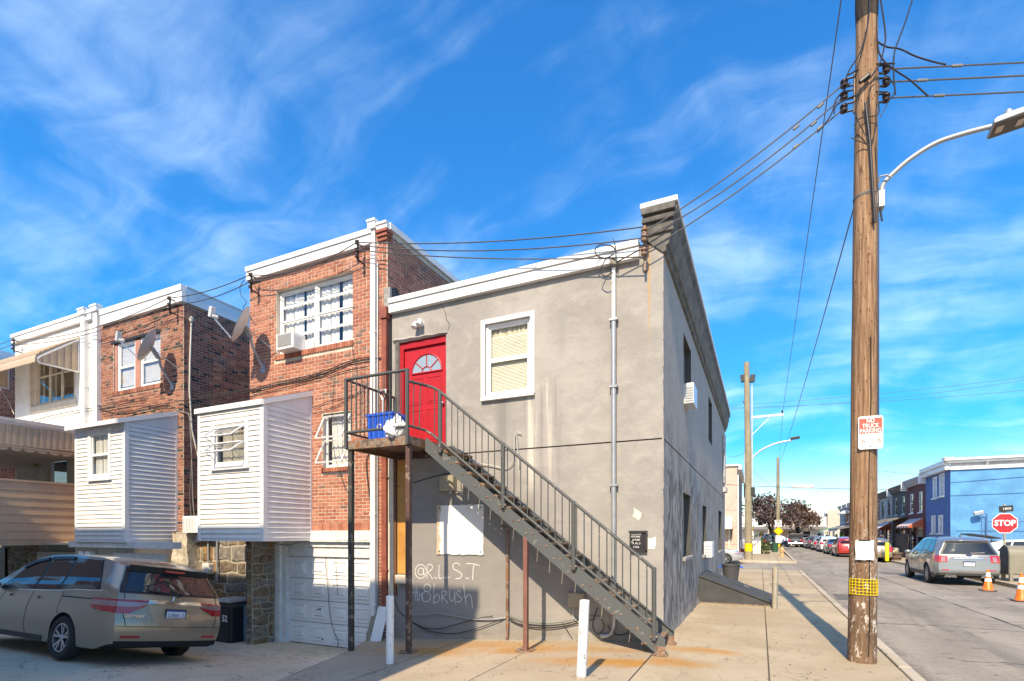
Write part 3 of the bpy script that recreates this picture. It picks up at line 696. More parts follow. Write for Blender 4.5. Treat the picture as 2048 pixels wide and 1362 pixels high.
# ------------------------------------------------------------------ siding
def siding(parent, fr, a0, a1, z0, z1, holes=(), course=.107, mat=SIDING, slope=None):
    n = round((z1 - z0) / course); ch = (z1 - z0) / n
    for k in range(n):
        zb, zt_ = z0 + k * ch, z0 + (k + 1) * ch; segs = [(a0, a1)]
        for h in holes:
            if h[3] > zb + .01 and h[2] < zt_ - .01:
                ns = []
                for s0, s1 in segs:
                    if h[1] <= s0 or h[0] >= s1: ns.append((s0, s1)); continue
                    if h[0] > s0 + .02: ns.append((s0, h[0]))
                    if h[1] < s1 - .02: ns.append((h[1], s1))
                segs = ns
        if any(s1 - s0 > 1.1 for s0, s1 in segs) and random.random() < .3:
            c_ = random.uniform(.3, .7); segs = [q for s0, s1 in segs for q in ([(s0, lerp(s0, s1, c_) - .0015), (lerp(s0, s1, c_) + .0015, s1)] if s1 - s0 > 1.1 else [(s0, s1)])]
        for s0, s1 in segs:
            e = s1; ja, jb, jd = random.uniform(-.003, .003), random.uniform(-.003, .003), random.uniform(-.003, .003)
            mb = MB()
            pr = [(0, zb + .004), (-.026, zb + .005), (-.028, zb + .016), (-.006, zt_ - .006), (0, zt_ - .006)]
            P0 = [fr.P(s0, q[0] + (jd if q[0] < -.01 else 0), q[1] + (ja if q[0] < -.01 else 0)) for q in pr]; P1 = [fr.P(e, q[0] - (jd if q[0] < -.01 else 0), q[1] + (jb if q[0] < -.01 else 0)) for q in pr]
            for i in range(len(pr)):
                j = (i + 1) % len(pr); f = [P0[i], P1[i], P1[j], P0[j]]; mb.face(f if fr.p in ('y-', 'x+') else f[::-1])
            mb.face(P0); mb.face(P1[::-1]); obj('siding_board', mb, mat, parent)
# ------------------------------------------------------------------ the row of brick houses
F8 = Fr('y-', WY)
def shell(mb, x0, x1, y0, y1, z0, z1, m=0, roof=1, sides='lrb'):
    if 'l' in sides: mb.face([(x0, y1, z0), (x0, y0, z0), (x0, y0, z1), (x0, y1, z1)], m)
    if 'r' in sides: mb.face([(x1, y0, z0), (x1, y1, z0), (x1, y1, z1), (x1, y0, z1)], m)
    if 'b' in sides: mb.face([(x1, y1, z0), (x0, y1, z0), (x0, y1, z1), (x1, y1, z1)], m)
    mb.face([(x0, y0, z1), (x1, y0, z1), (x1, y1, z1), (x0, y1, z1)], roof)
    mb.face([(x0, y0 + .05, 2.0), (x1, y0 + .05, 2.0), (x1, y1, 2.0), (x0, y1, 2.0)], 2)      # floors
    mb.face([(x0, y0 + .05, 4.9), (x1, y0 + .05, 4.9), (x1, y1, 4.9), (x0, y1, 4.9)], 2)
def fascia(parent, x0, x1, z0, z1, y=WY, proud=.085, mat=FASCIA, name='fascia'):
    mb = MB(); h = z1 - z0
    mb.box(x0, x1, y - proud, y + .05, z0, z0 + h * .62); mb.box(x0, x1, y - proud - .028, y + .05, z0 + h * .62 + .004, z1)
    mb.box(x0, x1, y - proud - .012, y - .004, z0 - .012, z0 - .002); o = obj(name, mb, mat, parent, bevel=.006); x = x0 + 1.35
    while x < x1 - .4: obj('trim_joint', MB().box(x, x + .05, y - proud - .031, y - proud - .0285, z0 + h * .62 + .006, z1 - .004).box(x, x + .05, y - proud - .003, y - proud - .0005, z0 + .004, z0 + h * .62), WHITE_W, o); x += 1.9
    return o
def downspout(parent, x, y, z0, z1, w=.095, dpt=.075, mat=WHITE, head=True, name='downspout'):
    mb = MB(); mb.box(x - w / 2, x + w / 2, y - dpt, y - .003, z0, z1)
    for k in range(3): mb.box(x - w / 2 + w * (k + .12) / 3, x - w / 2 + w * (k + .72) / 3, y - dpt - .006, y - dpt + .002, z0 + .02, z1 - .02)
    if head: mb.box(x - w * .8, x + w * .8, y - dpt - .05, y - .004, z1 + .002, z1 + .14); mb.box(x - w * .9, x + w * .9, y - dpt - .07, y - .005, z1 + .142, z1 + .19)
    z = z0 + .6
    while z < z1 - .3: mb.box(x - w / 2 - .015, x + w / 2 + .015, y - dpt - .008, y - .001, z, z + .035); z += 1.9
    return obj(name, mb, mat, parent)
def stone_face(parent, fr, a0, a1, z0, z1, seed, lim, rowh=(.16, .3), wid=(.18, .5), joint=.022, mats=STONES):
    """coursed rubble: every stone an uneven polygon with its own face"""
    rnd = random.Random(seed); z = z0; extra = MB(); cnt = 0
    ph = rnd.uniform(0, 6)
    def wav(a, r): return .028 * math.sin(a * 5.1 + r * 1.7 + ph) + .018 * math.sin(a * 11.7 + r * 3.1)
    r = 0
    while z < z1 - .04:
        h = min(rnd.uniform(*rowh), z1 - z)
        if z1 - z - h < .08: h = z1 - z
        a = a0; tl = rnd.uniform(-.04, .04)
        while a < a1 - .02:
            w = min(rnd.uniform(*wid), a1 - a)
            if a1 - a - w < .1: w = a1 - a
            tr = rnd.uniform(-.04, .04) if a + w < a1 - .01 else 0
            j = joint / 2; lo = lambda q: z + (wav(q, r) if z > z0 else 0) + j; hi = lambda q: z + h + (wav(q, r + 1) if z + h < z1 - .01 else 0) - j
            x0, x1 = a + j, a + w - j; N = 4; ctr = (x0 + x1) / 2, z + h / 2
            ring = [(lerp(x0 + tl * .6, x1 - 0 + tr * .6, k / N), lo(lerp(x0, x1, k / N))) for k in range(N + 1)] + [(lerp(x1 + 0 - tr * .2, x0 - tl * .2, k / N), hi(lerp(x1, x0, k / N))) for k in range(N + 1)]
            mb = MB(); n = len(ring); dpt = rnd.uniform(.012, .045)
            inner = [(lerp(p[0], ctr[0], .16) + rnd.uniform(-.008, .008), lerp(p[1], ctr[1], .2) + rnd.uniform(-.008, .008)) for p in ring]
            dd = [-dpt * rnd.uniform(.6, 1.1) for _ in ring]
            for k in range(n):
                q = (k + 1) % n
                fr.quad(mb, [(ring[k][0], .01, ring[k][1]), (ring[q][0], .01, ring[q][1]), (inner[q][0], dd[q], inner[q][1]), (inner[k][0], dd[k], inner[k][1])])
                mb.face([fr.P(inner[k][0], dd[k], inner[k][1]), fr.P(inner[q][0], dd[q], inner[q][1]), fr.P(ctr[0], -dpt * 1.15, ctr[1])] if fr.p in ('y-', 'x+') else [fr.P(inner[q][0], dd[q], inner[q][1]), fr.P(inner[k][0], dd[k], inner[k][1]), fr.P(ctr[0], -dpt * 1.15, ctr[1])])
            if cnt < lim: obj('stone', mb, rnd.choice(mats), parent, smooth=50)
            cnt += 1; a += w; tl = tr
        z += h; r += 1

# ---- house next to the corner building
H1 = (-11.12, -6.99); Z1 = 8.16
h1 = thing('brick_house', (-9.05, WY, -.75), 'orange brick row house with white garage door, next to the grey corner building', 'house', 'row houses along the alley')
wA = rectY(552.6, 582, 706, 541, 554, 708, 705, 683, WY)
wB = rectY(645.5, 829, 701, 821, 645.5, 937, 701, 931, WY)
gar = (-10.24, -7.43, -.78, 1.58)
holes1 = [(wA[0], wA[1], wA[2], wA[3], .12), (wB[0], wB[1], wB[2], wB[3], .10), (*gar, .16)]
mb = MB(); wall(mb, F8, H1[0], H1[1], -1., Z1 - .02, holes1, .12); shell(mb, H1[0], H1[1], WY, 24, -1., Z1 - .02)
obj('wall', mb, [MORTAR, ROOFTAR, DARKROOM], h1)
ZL = PY(690, 1061, WY).z                                     # underside of the brickwork over the garage
lintel_top = ZL
zl2 = 1.58
bh1 = [(h[0], h[1], h[2], h[3]) for h in holes1] + [(wA[0] - .03, wA[1] + .03, wA[2] - .13, wA[2])] + [(wB[0] - .04, wB[1] + .04, wB[2] - .12, wB[2])] + [(H1[0], -9.12, 1.65, 4.55)]
soldier = (-9.12, -7.22, ZL, ZL + .17)
panels1 = [(F8, -9.12, -7.0, ZL + .17, 4.5, bh1), (F8, H1[0], -7.0, 4.5, Z1 - .36, bh1), (F8, -7.42, -7.0, -.5, ZL + .17, [])]
FR1 = Fr('x+', H1[1]); panels1.append((FR1, WY + .0, 16.5, 6.3, Z1 - .16, []))
brickwork(h1, panels1, BR1, (5, 5, 4, 1.6, .8), seed=3)
rowlock(h1, F8, wA[0] - .03, wA[1] + .03, wA[2] - .125, wA[2], BR1, w=.075)
rowlock(h1, F8, wB[0] - .04, wB[1] + .04, wB[2] - .115, wB[2], BR1, w=.075)
rowlock(h1, F8, soldier[0], soldier[1], soldier[2], soldier[3], BR1, d0=-.006, w=.075, name='soldier_brick')
# fascia, side coping, cornice stub over the end pier
fascia(h1, H1[0] - .03, -7.34, Z1 - .33, Z1 - .02); fascia(h1, -7.24, H1[1] + .03, Z1 - .08, Z1 + .06, proud=.06, name='coping')
obj('coping', MB().box(H1[1] - .1, H1[1] + .05, WY + .05, 20, Z1 - .06, Z1 + .07), FASCIA, h1)
mb = MB()
for k in range(3): mb.box(-7.22, H1[1] + .06 - k * .018, WY - .11 + k * .03, WY + .12, Z1 - .17 - k * .075, Z1 - .105 - k * .075)
obj('corbel', mb, BR1[3], h1, bevel=.008)
downspout(h1, -7.32, WY, -.35, Z1 - .05, w=.12); 
obj('conduit', MB().tube([(-7.22, WY - .03, -.45), (-7.22, WY - .03, 7.4)], .018), GALV, h1)
obj('lintel', MB().box(-9.13, -7.39, WY - .05, WY + .02, zl2 + .03, ZL - .006), WHITE_W, h1, bevel=.005)
obj('drip_cap', MB().box(-9.13, -7.39, WY - .062, WY - .002, zl2 + .0, zl2 + .024), WHITE_W, h1)
# windows
window(h1, F8, wA[0] + .01, wA[1] - .01, wA[2] + .01, wA[3] - .01, .09, cols=2, rails=(.27, .52, .77), fw=.05, mw=.075, curtain=CURTAIN, csplit=((0, .28), (.32, .48), (.52, .78), (.82, 1.)), back=1.6)
wb = window(h1, F8, wB[0] + .01, wB[1] - .01, wB[2] + .01, wB[3] - .01, .07, cols=1, rails=(), fw=.03, curtain=CURTAIN, csplit=((.1, .95),), glass=GLASS)
for zt in (wB[3] - .06, (wB[3] + wB[2]) / 2): awning_sash(wb, F8, wB[0] + .03, wB[1] - .03, zt, (wB[3] - wB[2]) / 2 - .02, R_(27), .02)
# garage
gx0, gx1, gz0, gz1 = gar
mb = MB(); jw = .30
mb.box(gx0, gx0 + .16, WY - .03, WY + .16, gz0, gz1); mb.box(gx0 + .16, gx0 + jw, WY + .03, WY + .16, gz0, gz1); mb.box(gx0 + jw, gx1, WY + .02, WY + .16, gz1 - .12, gz1 + .03); mb.box(gx0 + jw, gx1 - .02, WY + .06, WY + .15, gz1 - .34, gz1 - .122)
mb.box(gx1 - .035, gx1, WY + .0, WY + .16, gz0, gz1 - .122)
obj('garage_frame', mb, WHITE_W, h1, bevel=.006)
dx0, dx1, dz0, dz1 = gx0 + jw + .004, gx1 - .037, gz0 + .03, gz1 - .345
gd = obj('garage_door', MB().box(dx0, dx1, WY + .13, WY + .17, dz0, dz1), plain('door_gap', (.2, .2, .2), .8), h1)
sh = (dz1 - dz0) / 4
for r in range(4):
    z0, z1 = dz0 + r * sh + .008, dz0 + (r + 1) * sh - .008; mb = MB(); mb.box(dx0, dx1, WY + .112, WY + .131, z0, z1)
    npan = 4; pw = (dx1 - dx0) / npan
    for c in range(npan):
        a0, a1, b0, b1 = dx0 + c * pw + .12, dx0 + (c + 1) * pw - .1, z0 + .09, z1 - .09
        # pressed panel: sunk groove shown as a raised chamfered field with a raised rim
        for (p, q, e0, e1) in ((a0, a1, b0, b0 + .02), (a0, a1, b1 - .02, b1)): mb.box(p, q, WY + .090, WY + .113, e0, e1)
        for (p, q) in ((a0, a0 + .02), (a1 - .02, a1)): mb.box(p, q, WY + .090, WY + .113, b0 + .02, b1 - .02)
        i = .045; y0, y1 = WY + .113, WY + .084
        P = [(a0 + i, y0, b0 + i), (a1 - i, y0, b0 + i), (a1 - i, y0, b1 - i), (a0 + i, y0, b1 - i)]; k = i + .035
        Q = [(a0 + k, y1, b0 + k), (a1 - k, y1, b0 + k), (a1 - k, y1, b1 - k), (a0 + k, y1, b1 - k)]
        mb.face(Q)
        for t in range(4): u = (t + 1) % 4; mb.face([P[t], P[u], Q[u], Q[t]])
    obj('door_section', mb, WHITE, gd, bevel=.003)
hz_ = dz0 + 1.62 * sh; hx_ = dx0 + .98
obj('door_handle', MB().bar((hx_ - .07, WY + .085, hz_), (hx_ + .05, WY + .085, hz_ + .01), .022, .025).cyl((hx_, WY + .085, hz_), (hx_, WY + .115, hz_), .02).cyl((hx_ + .03, WY + .1, hz_ - .14), (hx_ + .03, WY + .113, hz_ - .14), .018).cyl((hx_ + .06, WY + .1, dz0 + .13), (hx_ + .06, WY + .113, dz0 + .13), .02), BLACKM, gd)
# stone pier beside the garage and the rubble base of the light well
pier = obj('stone_pier', MB().box(-10.43, -10.255, 8.12, WY + .02, -.95, 1.62), STMORTAR, h1)
stone_face(pier, Fr('y-', 8.12), -10.43, -10.255, -.80, 1.62, 5, 60, wid=(.17, .3)); stone_face(pier, Fr('x+', -10.255), 8.12, WY - .05, -.80, 1.62, 9, 60, rowh=(.13, .3), wid=(.14, .52))
rub = obj('rubble_base', MB().box(-13.7, -10.44, WY - .02, WY + .3, -1., 1.72), STMORTAR, h1)
stone_face(rub, Fr('y-', WY - .02), -13.6, -10.44, -.85, 1.70, 21, 120, rowh=(.18, .42), wid=(.25, .8))

def bay(house, x0, x1, yf, z0, zf, zw, win, nroof, ov):
    """a sided bay on the rear wall"""
    mb = MB(); wall(mb, Fr('y-', yf), x0, x1, z0, zf, [(*win, .1)])
    for xx in (x0, x1): mb.face([(xx, yf, z0), (xx, WY - .004, z0), (xx, WY - .004, zw), (xx, yf, zf)])
    mb.face([(x0, yf, z0), (x1, yf, z0), (x1, WY - .004, z0), (x0, WY - .004, z0)]); mb.face([(x0, yf, zf), (x1, yf, zf), (x1, WY - .004, zw), (x0, WY - .004, zw)])
    b = obj('bay', mb, SIDING, house)
    fy = Fr('y-', yf); fx = Fr('x+', x1)
    tr = .075
    obj('corner_trim', MB().box(x0 - .012, x0 + tr, yf - .03, yf + tr, z0 - .02, zf), SIDING, b, bevel=.006)
    obj('corner_trim', MB().box(x1 - tr, x1 + .03, yf - .03, yf + tr, z0 - .02, zf - .02), SIDING, b, bevel=.006)
    obj('corner_trim', MB().box(x1 + .001, x1 + .03, WY - .06, WY - .006, z0 - .02, zw - .06), SIDING, b)
    obj('base_trim', MB().box(x0 + tr, x1 - tr, yf - .024, yf - .001, z0 - .02, z0 + .03).box(x1 + .001, x1 + .022, yf + tr, WY - .06, z0 - .02, z0 + .03), SIDING, b)
    wx0, wx1, wz0, wz1 = win; t = .085
    siding(b, fy, x0 + tr, x1 - tr, z0 + .03, zf - .06, [(wx0 - t, wx1 + t, wz0 - t, wz1 + t)])
    siding(b, fx, yf + tr, WY - .06, z0 + .03, zf - .06)
    # the wedge above the eaves line on the flank
    mb = MB(); mb.prism([(yf + tr, zf - .058), (WY - .06, zf - .058), (WY - .06, zw - .07), (yf + tr, zf - .05)], (0, 1, 0), (0, 0, 1), (.015, 0, 0), o=(x1 + .001, 0, 0)); obj('siding_board', mb, SIDING, b)
    mb = MB()
    mb.box(wx0 - t, wx0, yf - .045, yf - .002, wz0 - t, wz1 + t); mb.box(wx1, wx1 + t, yf - .045, yf - .002, wz0 - t, wz1 + t); mb.box(wx0, wx1, yf - .044, yf - .002, wz1, wz1 + t); mb.box(wx0, wx1, yf - .044, yf - .002, wz0 - t, wz0)
    obj('window_trim', mb, WHITE, b, bevel=.005)
    obj('sill', MB().box(wx0 - t - .03, wx1 + t + .03, yf - .09, yf - .003, wz0 - t - .035, wz0 - t - .003), WHITE_W, b, bevel=.005)
    # roof
    mb = MB(); sl = (zw - zf) / (WY - yf)
    mb.prism([(yf - ov, zf - sl * ov + .01), (WY - .003, zw + .01), (WY - .003, zw + .045), (yf - ov, zf - sl * ov + .045)], (0, 1, 0), (0, 0, 1), (x1 - x0 + .075, 0, 0), o=(x0 - .04, 0, 0))
    obj('bay_roof', mb, nroof, b)
    obj('gutter', MB().box(x0 - .05, x1 + .034, yf - ov - .03, yf - ov - .002, zf - sl * ov - .07, zf - sl * ov + .035), WHITE, b)
    mb = MB(); mb.prism([(yf - ov, zf - sl * ov - .07), (WY - .004, zw - .08), (WY - .004, zw + .035), (yf - ov, zf - sl * ov + .035)], (0, 1, 0), (0, 0, 1), (.018, 0, 0), o=(x1 + .0345, 0, 0)); obj('rake_board', mb, WHITE, b)
    return b
YB = 7.48
w1 = rectY(432, 851, 493, 843, 432, 931, 493, 926, YB)
by1 = bay(h1, -11.13, -9.115, YB, 1.62, 4.46, 4.93, w1, SHINGLE, .05)
wv = window(h1, Fr('y-', YB), *w1[:2], w1[2], w1[3], -.03, cols=1, rails=(), fw=.025, curtain=CURTAIN_B, csplit=((.12, 1.),), glass=GLASS_D, name='awning_window')
mb = MB(); 
for o_ in list(by1.children): pass
for zt in (w1[3] - .09, (w1[3] + w1[2]) / 2 + .02): awning_sash(wv, Fr('y-', YB), w1[0] + .03, w1[1] - .03, zt, (w1[3] - w1[2]) / 2 - .06, R_(52), -.06)

# ---- second brick house
H2 = (-17.76, -13.63); Z2 = 8.24
h2 = thing('brick_house', (-15.7, WY, -.75), 'brown brick row house with salmon-framed upper window and light well on one side', 'house', 'row houses along the alley')
wC = rectY(227, 686, 321, 664, 228, 783, 321, 768, WY)
holes2 = [(wC[0], wC[1], wC[2], wC[3], .13)]
mb = MB(); wall(mb, F8, H2[0], H2[1], -1., Z2 - .02, holes2); shell(mb, H2[0], H2[1], WY, 24, -1., Z2 - .02)
obj('wall', mb, [MORTAR2, ROOFTAR, DARKROOM], h2)
FR2 = Fr('x+', H2[1])
bh2 = [(wC[0], wC[1], wC[2], wC[3]), (wC[0] - .04, wC[1] + .04, wC[2] - .13, wC[2]), (-16.05, -13.88, 1.5, 4.9)]
brickwork(h2, [(F8, H2[0], H2[1] - .001, 1.7, Z2 - .45, bh2), (FR2, WY, 14.5, 1.7, Z2 - .45, [])], BR2, (5, 4, 4, 2.2, 1.8), seed=8)
rowlock(h2, F8, wC[0] - .04, wC[1] + .04, wC[2] - .125, wC[2], BR2, w=.078)
fascia(h2, H2[0] + .45, H2[1] + .05, Z2 - .43, Z2)
obj('coping', MB().box(H2[1] - .05, H2[1] + .045, WY + .052, 18, Z2 - .42, Z2 - .03).box(H2[1] - .05, H2[1] + .065, WY + .052, 18, Z2 - .028, Z2 + .01), ALU, h2)
SALMON = M('salmon_frame_paint', (.42, .20, .15), .6)
xm = (wC[0] + wC[1]) / 2
for (a, b) in ((wC[0], wC[0] + .11), (xm - .11, xm + .11)): obj('window_post', MB().box(a, b, WY + .03, WY + .12, wC[2], wC[3] - .06), SALMON, h2, bevel=.006)
for a, b in ((wC[0] + .115, xm - .115), (xm + .115, wC[1] - .01)):
    window(h2, F8, a, b, wC[2] + .01, wC[3] - .02, .05, cols=1, rails=(.5,), fw=.05, blind=(BLIND_W, .02, .12), back=.5)
obj('lintel', MB().box(wC[0] - .1, wC[1] + .03, WY - .02, WY + .05, wC[3] - .01, wC[3] + .05), BLACKM, h2)
downspout(h2, -17.5, WY, 3.0, Z2 - .02, w=.2, dpt=.12)
by2 = bay(h2, -16.04, -13.88, YB, 1.57, 4.53, 4.95, rectY(183, 869, 220, 862, 183, 955, 220, 950, YB), TAN, .2)
w2 = rectY(183, 869, 220, 862, 183, 955, 220, 950, YB)
window(h2, Fr('y-', YB), w2[0], w2[1], w2[2], w2[3], -.03, cols=1, rails=(.5,), fw=.03, curtain=CURTAIN, csplit=((.05, 1),), glass=GLASS_D)
# lower wall under the second bay: beige board, double garage doors with arched lights, stone pier at its corner
lw = obj('lower_wall', MB().box(-16.6, -13.95, 7.72, WY - .02, -1., 1.56).box(-17.7, -16.6, WY - .4, WY - .02, -1., 1.5), CREAM, h2)
obj('transom_board', MB().box(PY(137, 1090, 7.5).x, PY(345, 1090, 7.5).x, 7.5, 7.71, PY(240, 1096, 7.5).z, 1.56), WHITE_W, h2)
mb = MB(); fyd = 7.66
gdl = rectY(232, 1093, 326, 1093, 232, 1290, 326, 1290, fyd)
DX0, DX1 = gdl[0], gdl[1]
d2 = obj('double_door', MB().box(DX0 - .08, DX0, fyd - .02, fyd + .05, -.8, 1.28).box(DX1, DX1 + .08, fyd - .02, fyd + .05, -.8, 1.28).box(DX0, DX1, fyd - .018, fyd + .05, 1.18, 1.28), WHITE_W, h2)
for k in range(2):
    a0, a1 = lerp(DX0, DX1, k / 2) + .01, lerp(DX0, DX1, (k + 1) / 2) - .01
    leaf = obj('door_leaf', MB().box(a0, a1, fyd, fyd + .04, -.78, 1.175), WHITE, d2)
    cxx = (a0 + a1) / 2; rr = (a1 - a0) * .32; N = 12
    arc = [(cxx + rr * math.cos(math.pi * i / N), .72 + rr * .75 * math.sin(math.pi * i / N)) for i in range(N + 1)]
    obj('arched_pane', MB().prism([(p[0], p[1]) for p in arc], (1, 0, 0), (0, 0, 1), (0, .008, 0), o=(0, fyd - .012, 0)), TINT_L, d2)
    obj('arched_rim', MB().tube([(p[0], fyd - .008, p[1]) for p in arc + [arc[0]]], .022, 6), WHITE, d2)
obj('porch_column', MB().box(PY(156, 1100, 7.55).x, PY(165, 1100, 7.55).x, 7.55, 7.7, -.8, 1.3).box(PY(170, 1100, 7.55).x, PY(179, 1100, 7.55).x, 7.55, 7.7, -.8, 1.3), WHITE, h2, bevel=.015)
obj('porch_lamp', MB().box(PY(198, 1096, 7.6).x, PY(206, 1096, 7.6).x, 7.56, 7.715, .98, 1.14), BLACKM, h2, bevel=.02)
pier2 = obj('stone_pier', MB().box(PY(346, 1150, 8.5).x, PY(374, 1150, 8.5).x, 8.55, WY - .03, -.95, 1.8), STMORTAR, h2)
ROUGH = M('rough_cement', (.44, .39, .31), .95, var=.3, vs=9, bump=.9, bs=20)
mb = MB(); qa, qb = PY(344, 1150, 8.45).x, PY(376, 1150, 8.45).x; cp = [(qa, WY), (qa, 8.45), (qb, 8.43), (qb, WY)]
def cem(u, v):
    k = min(2, int(u * 3)); q = u * 3 - k; a, b = cp[k], cp[k + 1]; m = .03 * math.sin(9 * v + 7 * u) + .02 * math.sin(23 * v + 11 * u)
    return (lerp(a[0], b[0], q) + m * .6, lerp(a[1], b[1], q) - m, lerp(-.8, 1.78 + .06 * math.sin(9 * u), v))
mb.grid(cem, 18, 26)
obj('cement_facing', mb, ROUGH, h2, smooth=60)

# ---- white stuccoed house with the awnings
H3 = (-22.45, -17.77); Z3 = 8.36
h3 = thing('stucco_house', (-20.1, WY, -.75), 'white stucco row house with tan metal awning over its upper window and enclosed tan deck', 'house', 'row houses along the alley')
wD = rectY(72, 738, 146, 722, 73, 808, 146, 797, WY)
wE = (wD[0] - .22, wD[1] + .12, wD[2] - .05, wD[3] + .35)
dr3 = rectY(97, 912, 134, 912, 97, 975, 134, 975, WY); dr3 = (dr3[0], dr3[1], 1.62, dr3[3])
mb = MB(); wall(mb, F8, H3[0], H3[1], 4.4, Z3 - .02, [(wE[0], wE[1], wE[2], wE[3], .10)], m=0); wall(mb, F8, H3[0], H3[1], -1., 4.4, [(*dr3, .1)], m=3); shell(mb, H3[0], H3[1], WY, 24, -1, Z3 - .02)
obj('wall', mb, [STUC_W, ROOFTAR, DARKROOM, STUC_T], h3)
fascia(h3, H3[0] - .05, H3[1] + .0, Z3 - .28, Z3, mat=WHITE)
downspout(h3, -18.15, WY, 3.6, Z3 - .12, w=.2, dpt=.12)
obj('window_surround', MB().box(wE[0], wD[0] - .02, WY + .02, WY + .1, wE[2], wE[3]).box(wD[1] + .02, wE[1], WY + .02, WY + .1, wE[2], wE[3]).box(wE[0] - .1, wE[1] + .1, WY - .05, WY + .09, wE[2] - .2, wE[2] - .004).box(wE[0] - .1, wE[0] - .004, WY - .05, WY + .09, wE[2] - .002, wE[3]), CREAM, h3, bevel=.01)
window(h3, F8, wD[0] - .018, wD[1] + .018, wD[2] - .04, wD[3] + .34, .04, cols=3, rails=(.62,), fw=.06, mw=.075, frame=CREAM, glass=GLASS_D, back=.35, curtain=CURTAIN_B, csplit=((0, .08), (.3, .42)))
window(h3, F8, dr3[0], dr3[1], dr3[2], dr3[3], .05, cols=1, rails=(), fw=.12, frame=WHITE_W, glass=GLASS_D, back=.3, name='door')
obj('wall_lamp', MB().box(*[f(PY(60, 915, WY).x, PY(77, 915, WY).x) for f in (min, max)], WY - .12, WY - .004, PY(60, 934, WY).z, PY(60, 914, WY).z), M('brass_lamp', (.35, .22, .08), .4), h3, bevel=.03)
# window awning: ribbed sloping top, scalloped valance, ribbed cheeks
aX0, aX1 = PY(52, 740, WY - .02).x - 1.15, PY(160, 690, WY).x
aZt = PY(156, 678, WY).z; aYo = WY - 1.05; aZb = PY(158, 745, WY).z
aw = obj('window_awning', MB().tube([(aX0, WY - .02, aZt), (aX1, WY - .02, aZt)], .03), TAN, h3)
n = 9
for k in range(n):
    t0, t1 = k / n, (k + 1) / n; mb = MB()
    def ap(t): a = min(1, t / .86); return (lerp(WY - .02, aYo, a ** .94) - max(0, t - .86) * .25, lerp(aZt, aZb + .24, a) - (max(0, t - .86) / .14) * .13)
    (y0, z0), (y1, z1) = ap(t0), ap(t1)
    mb.prism([(y0, z0 + .012), (y1, z1 + .012), (y1, z1), (y0, z0 - .004)], (0, 1, 0), (0, 0, 1), (aX1 - aX0, 0, 0), o=(aX0, 0, 0)); mb.bar((aX0, y0, z0 + .016), (aX1, y0, z0 + .016), .02, .014)
    obj('awning_slat', mb, TAN, aw)
mb = MB(); N = 34; yv, zv = ap(1)
for k in range(N):
    a, b = lerp(aX0, aX1, k / N), lerp(aX0, aX1, (k + 1) / N); mb.prism([(a, zv), (b, zv), (b, zv - .09), ((a + b) / 2, zv - .135), (a, zv - .09)], (1, 0, 0), (0, 0, 1), (0, .006, 0), o=(0, yv - .003, 0))
obj('valance', mb, TAN, aw)
for xx in (aX0 + .02, aX1 - .02):
    n = 11
    for k in range(n):
        y0, y1 = lerp(WY - .03, aYo + .06, k / n), lerp(WY - .03, aYo + .06, (k + 1) / n)
        zt0, zt1 = lerp(aZt - .1, aZb + .17, k / n), lerp(aZt - .1, aZb + .17, (k + 1) / n); dx = .012 if k % 2 else -.008
        mb = MB().prism([(y0, aZb), (y1, aZb), (y1, zt1), (y0, zt0)], (0, 1, 0), (0, 0, 1), (.006, 0, 0), o=(xx + dx, 0, 0)); obj('cheek_slat', mb, TAN, aw)
    mb = MB(); mb.tube([(xx, WY - .03, aZt - .04), (xx, aYo + .1, aZb + .2), (xx, aYo + .02, aZb + .1), (xx, aYo + .06, aZb)], .03, 6); mb.tube([(xx, WY - .03, aZb), (xx, aYo + .05, aZb)], .026, 6); mb.tube([(xx, WY - .03, aZb - .02), (xx, WY - .03, aZt)], .022, 6)
    obj('awning_rail', mb, ALU, aw)
# enclosed deck: parapet, ribbed awning band, roof
XD = -17.72; YD0 = 5.4
dk = obj('deck', MB().box(H3[0] - .5, XD, YD0, WY - .005, 1.45, 1.6), TAN_D, h3)
n = 7
for k in range(n):
    z0, z1 = lerp(1.6, 3.13, k / n), lerp(1.6, 3.13, (k + 1) / n)
    mb = MB().prism([(XD, z0 + .004), (XD + .016, z0 + .006), (XD + .003, z1 - .003), (XD, z1 - .003)], (1, 0, 0), (0, 0, 1), (0, WY - YD0 - .01, 0), o=(0, YD0, 0)); obj('deck_board', mb, TAN_D, dk)
obj('deck_wall', MB().box(XD - .08, XD - .004, YD0, WY - .006, 1.6, 3.13).box(XD - .09, XD + .03, YD0, WY - .006, 3.132, 3.19), TAN_D, dk)
obj('deck_wall', MB().box(H3[0] - .5, H3[0] - .42, YD0, WY - .006, 1.6, 3.13), TAN_D, dk)
pa = obj('porch_awning', MB().box(H3[0] - .5, XD, YD0, WY - .007, 4.62, 4.7).box(XD - .02, XD + .05, YD0, WY - .007, 4.705, 4.78), ALU, h3)
n = 46
for k in range(n):
    y0, y1 = lerp(YD0, WY - .02, k / n), lerp(YD0, WY - .02, (k + 1) / n); zb = lerp(4.06, 4.1, k / n)
    mb = MB().box(XD + (.0 if k % 2 else .014), XD + (.012 if k % 2 else .026), y0 + .001, y1 - .001, zb, 4.615); obj('awning_slat', mb, TAN, pa)
mb = MB(); mb.box(XD - .01, XD + .04, YD0, WY - .02, 4.03, 4.058); N = 12
for k in range(N):
    a, b = lerp(YD0, WY - .02, k / N), lerp(YD0, WY - .02, (k + 1) / N); mb.prism([(a, 4.03), (b, 4.03), (lerp(a, b, .8), 3.95), ((a + b) / 2, 3.93), (lerp(a, b, .2), 3.95)], (0, 1, 0), (0, 0, 1), (.006, 0, 0), o=(XD + .01, 0, 0))
obj('valance', mb, TAN, pa)
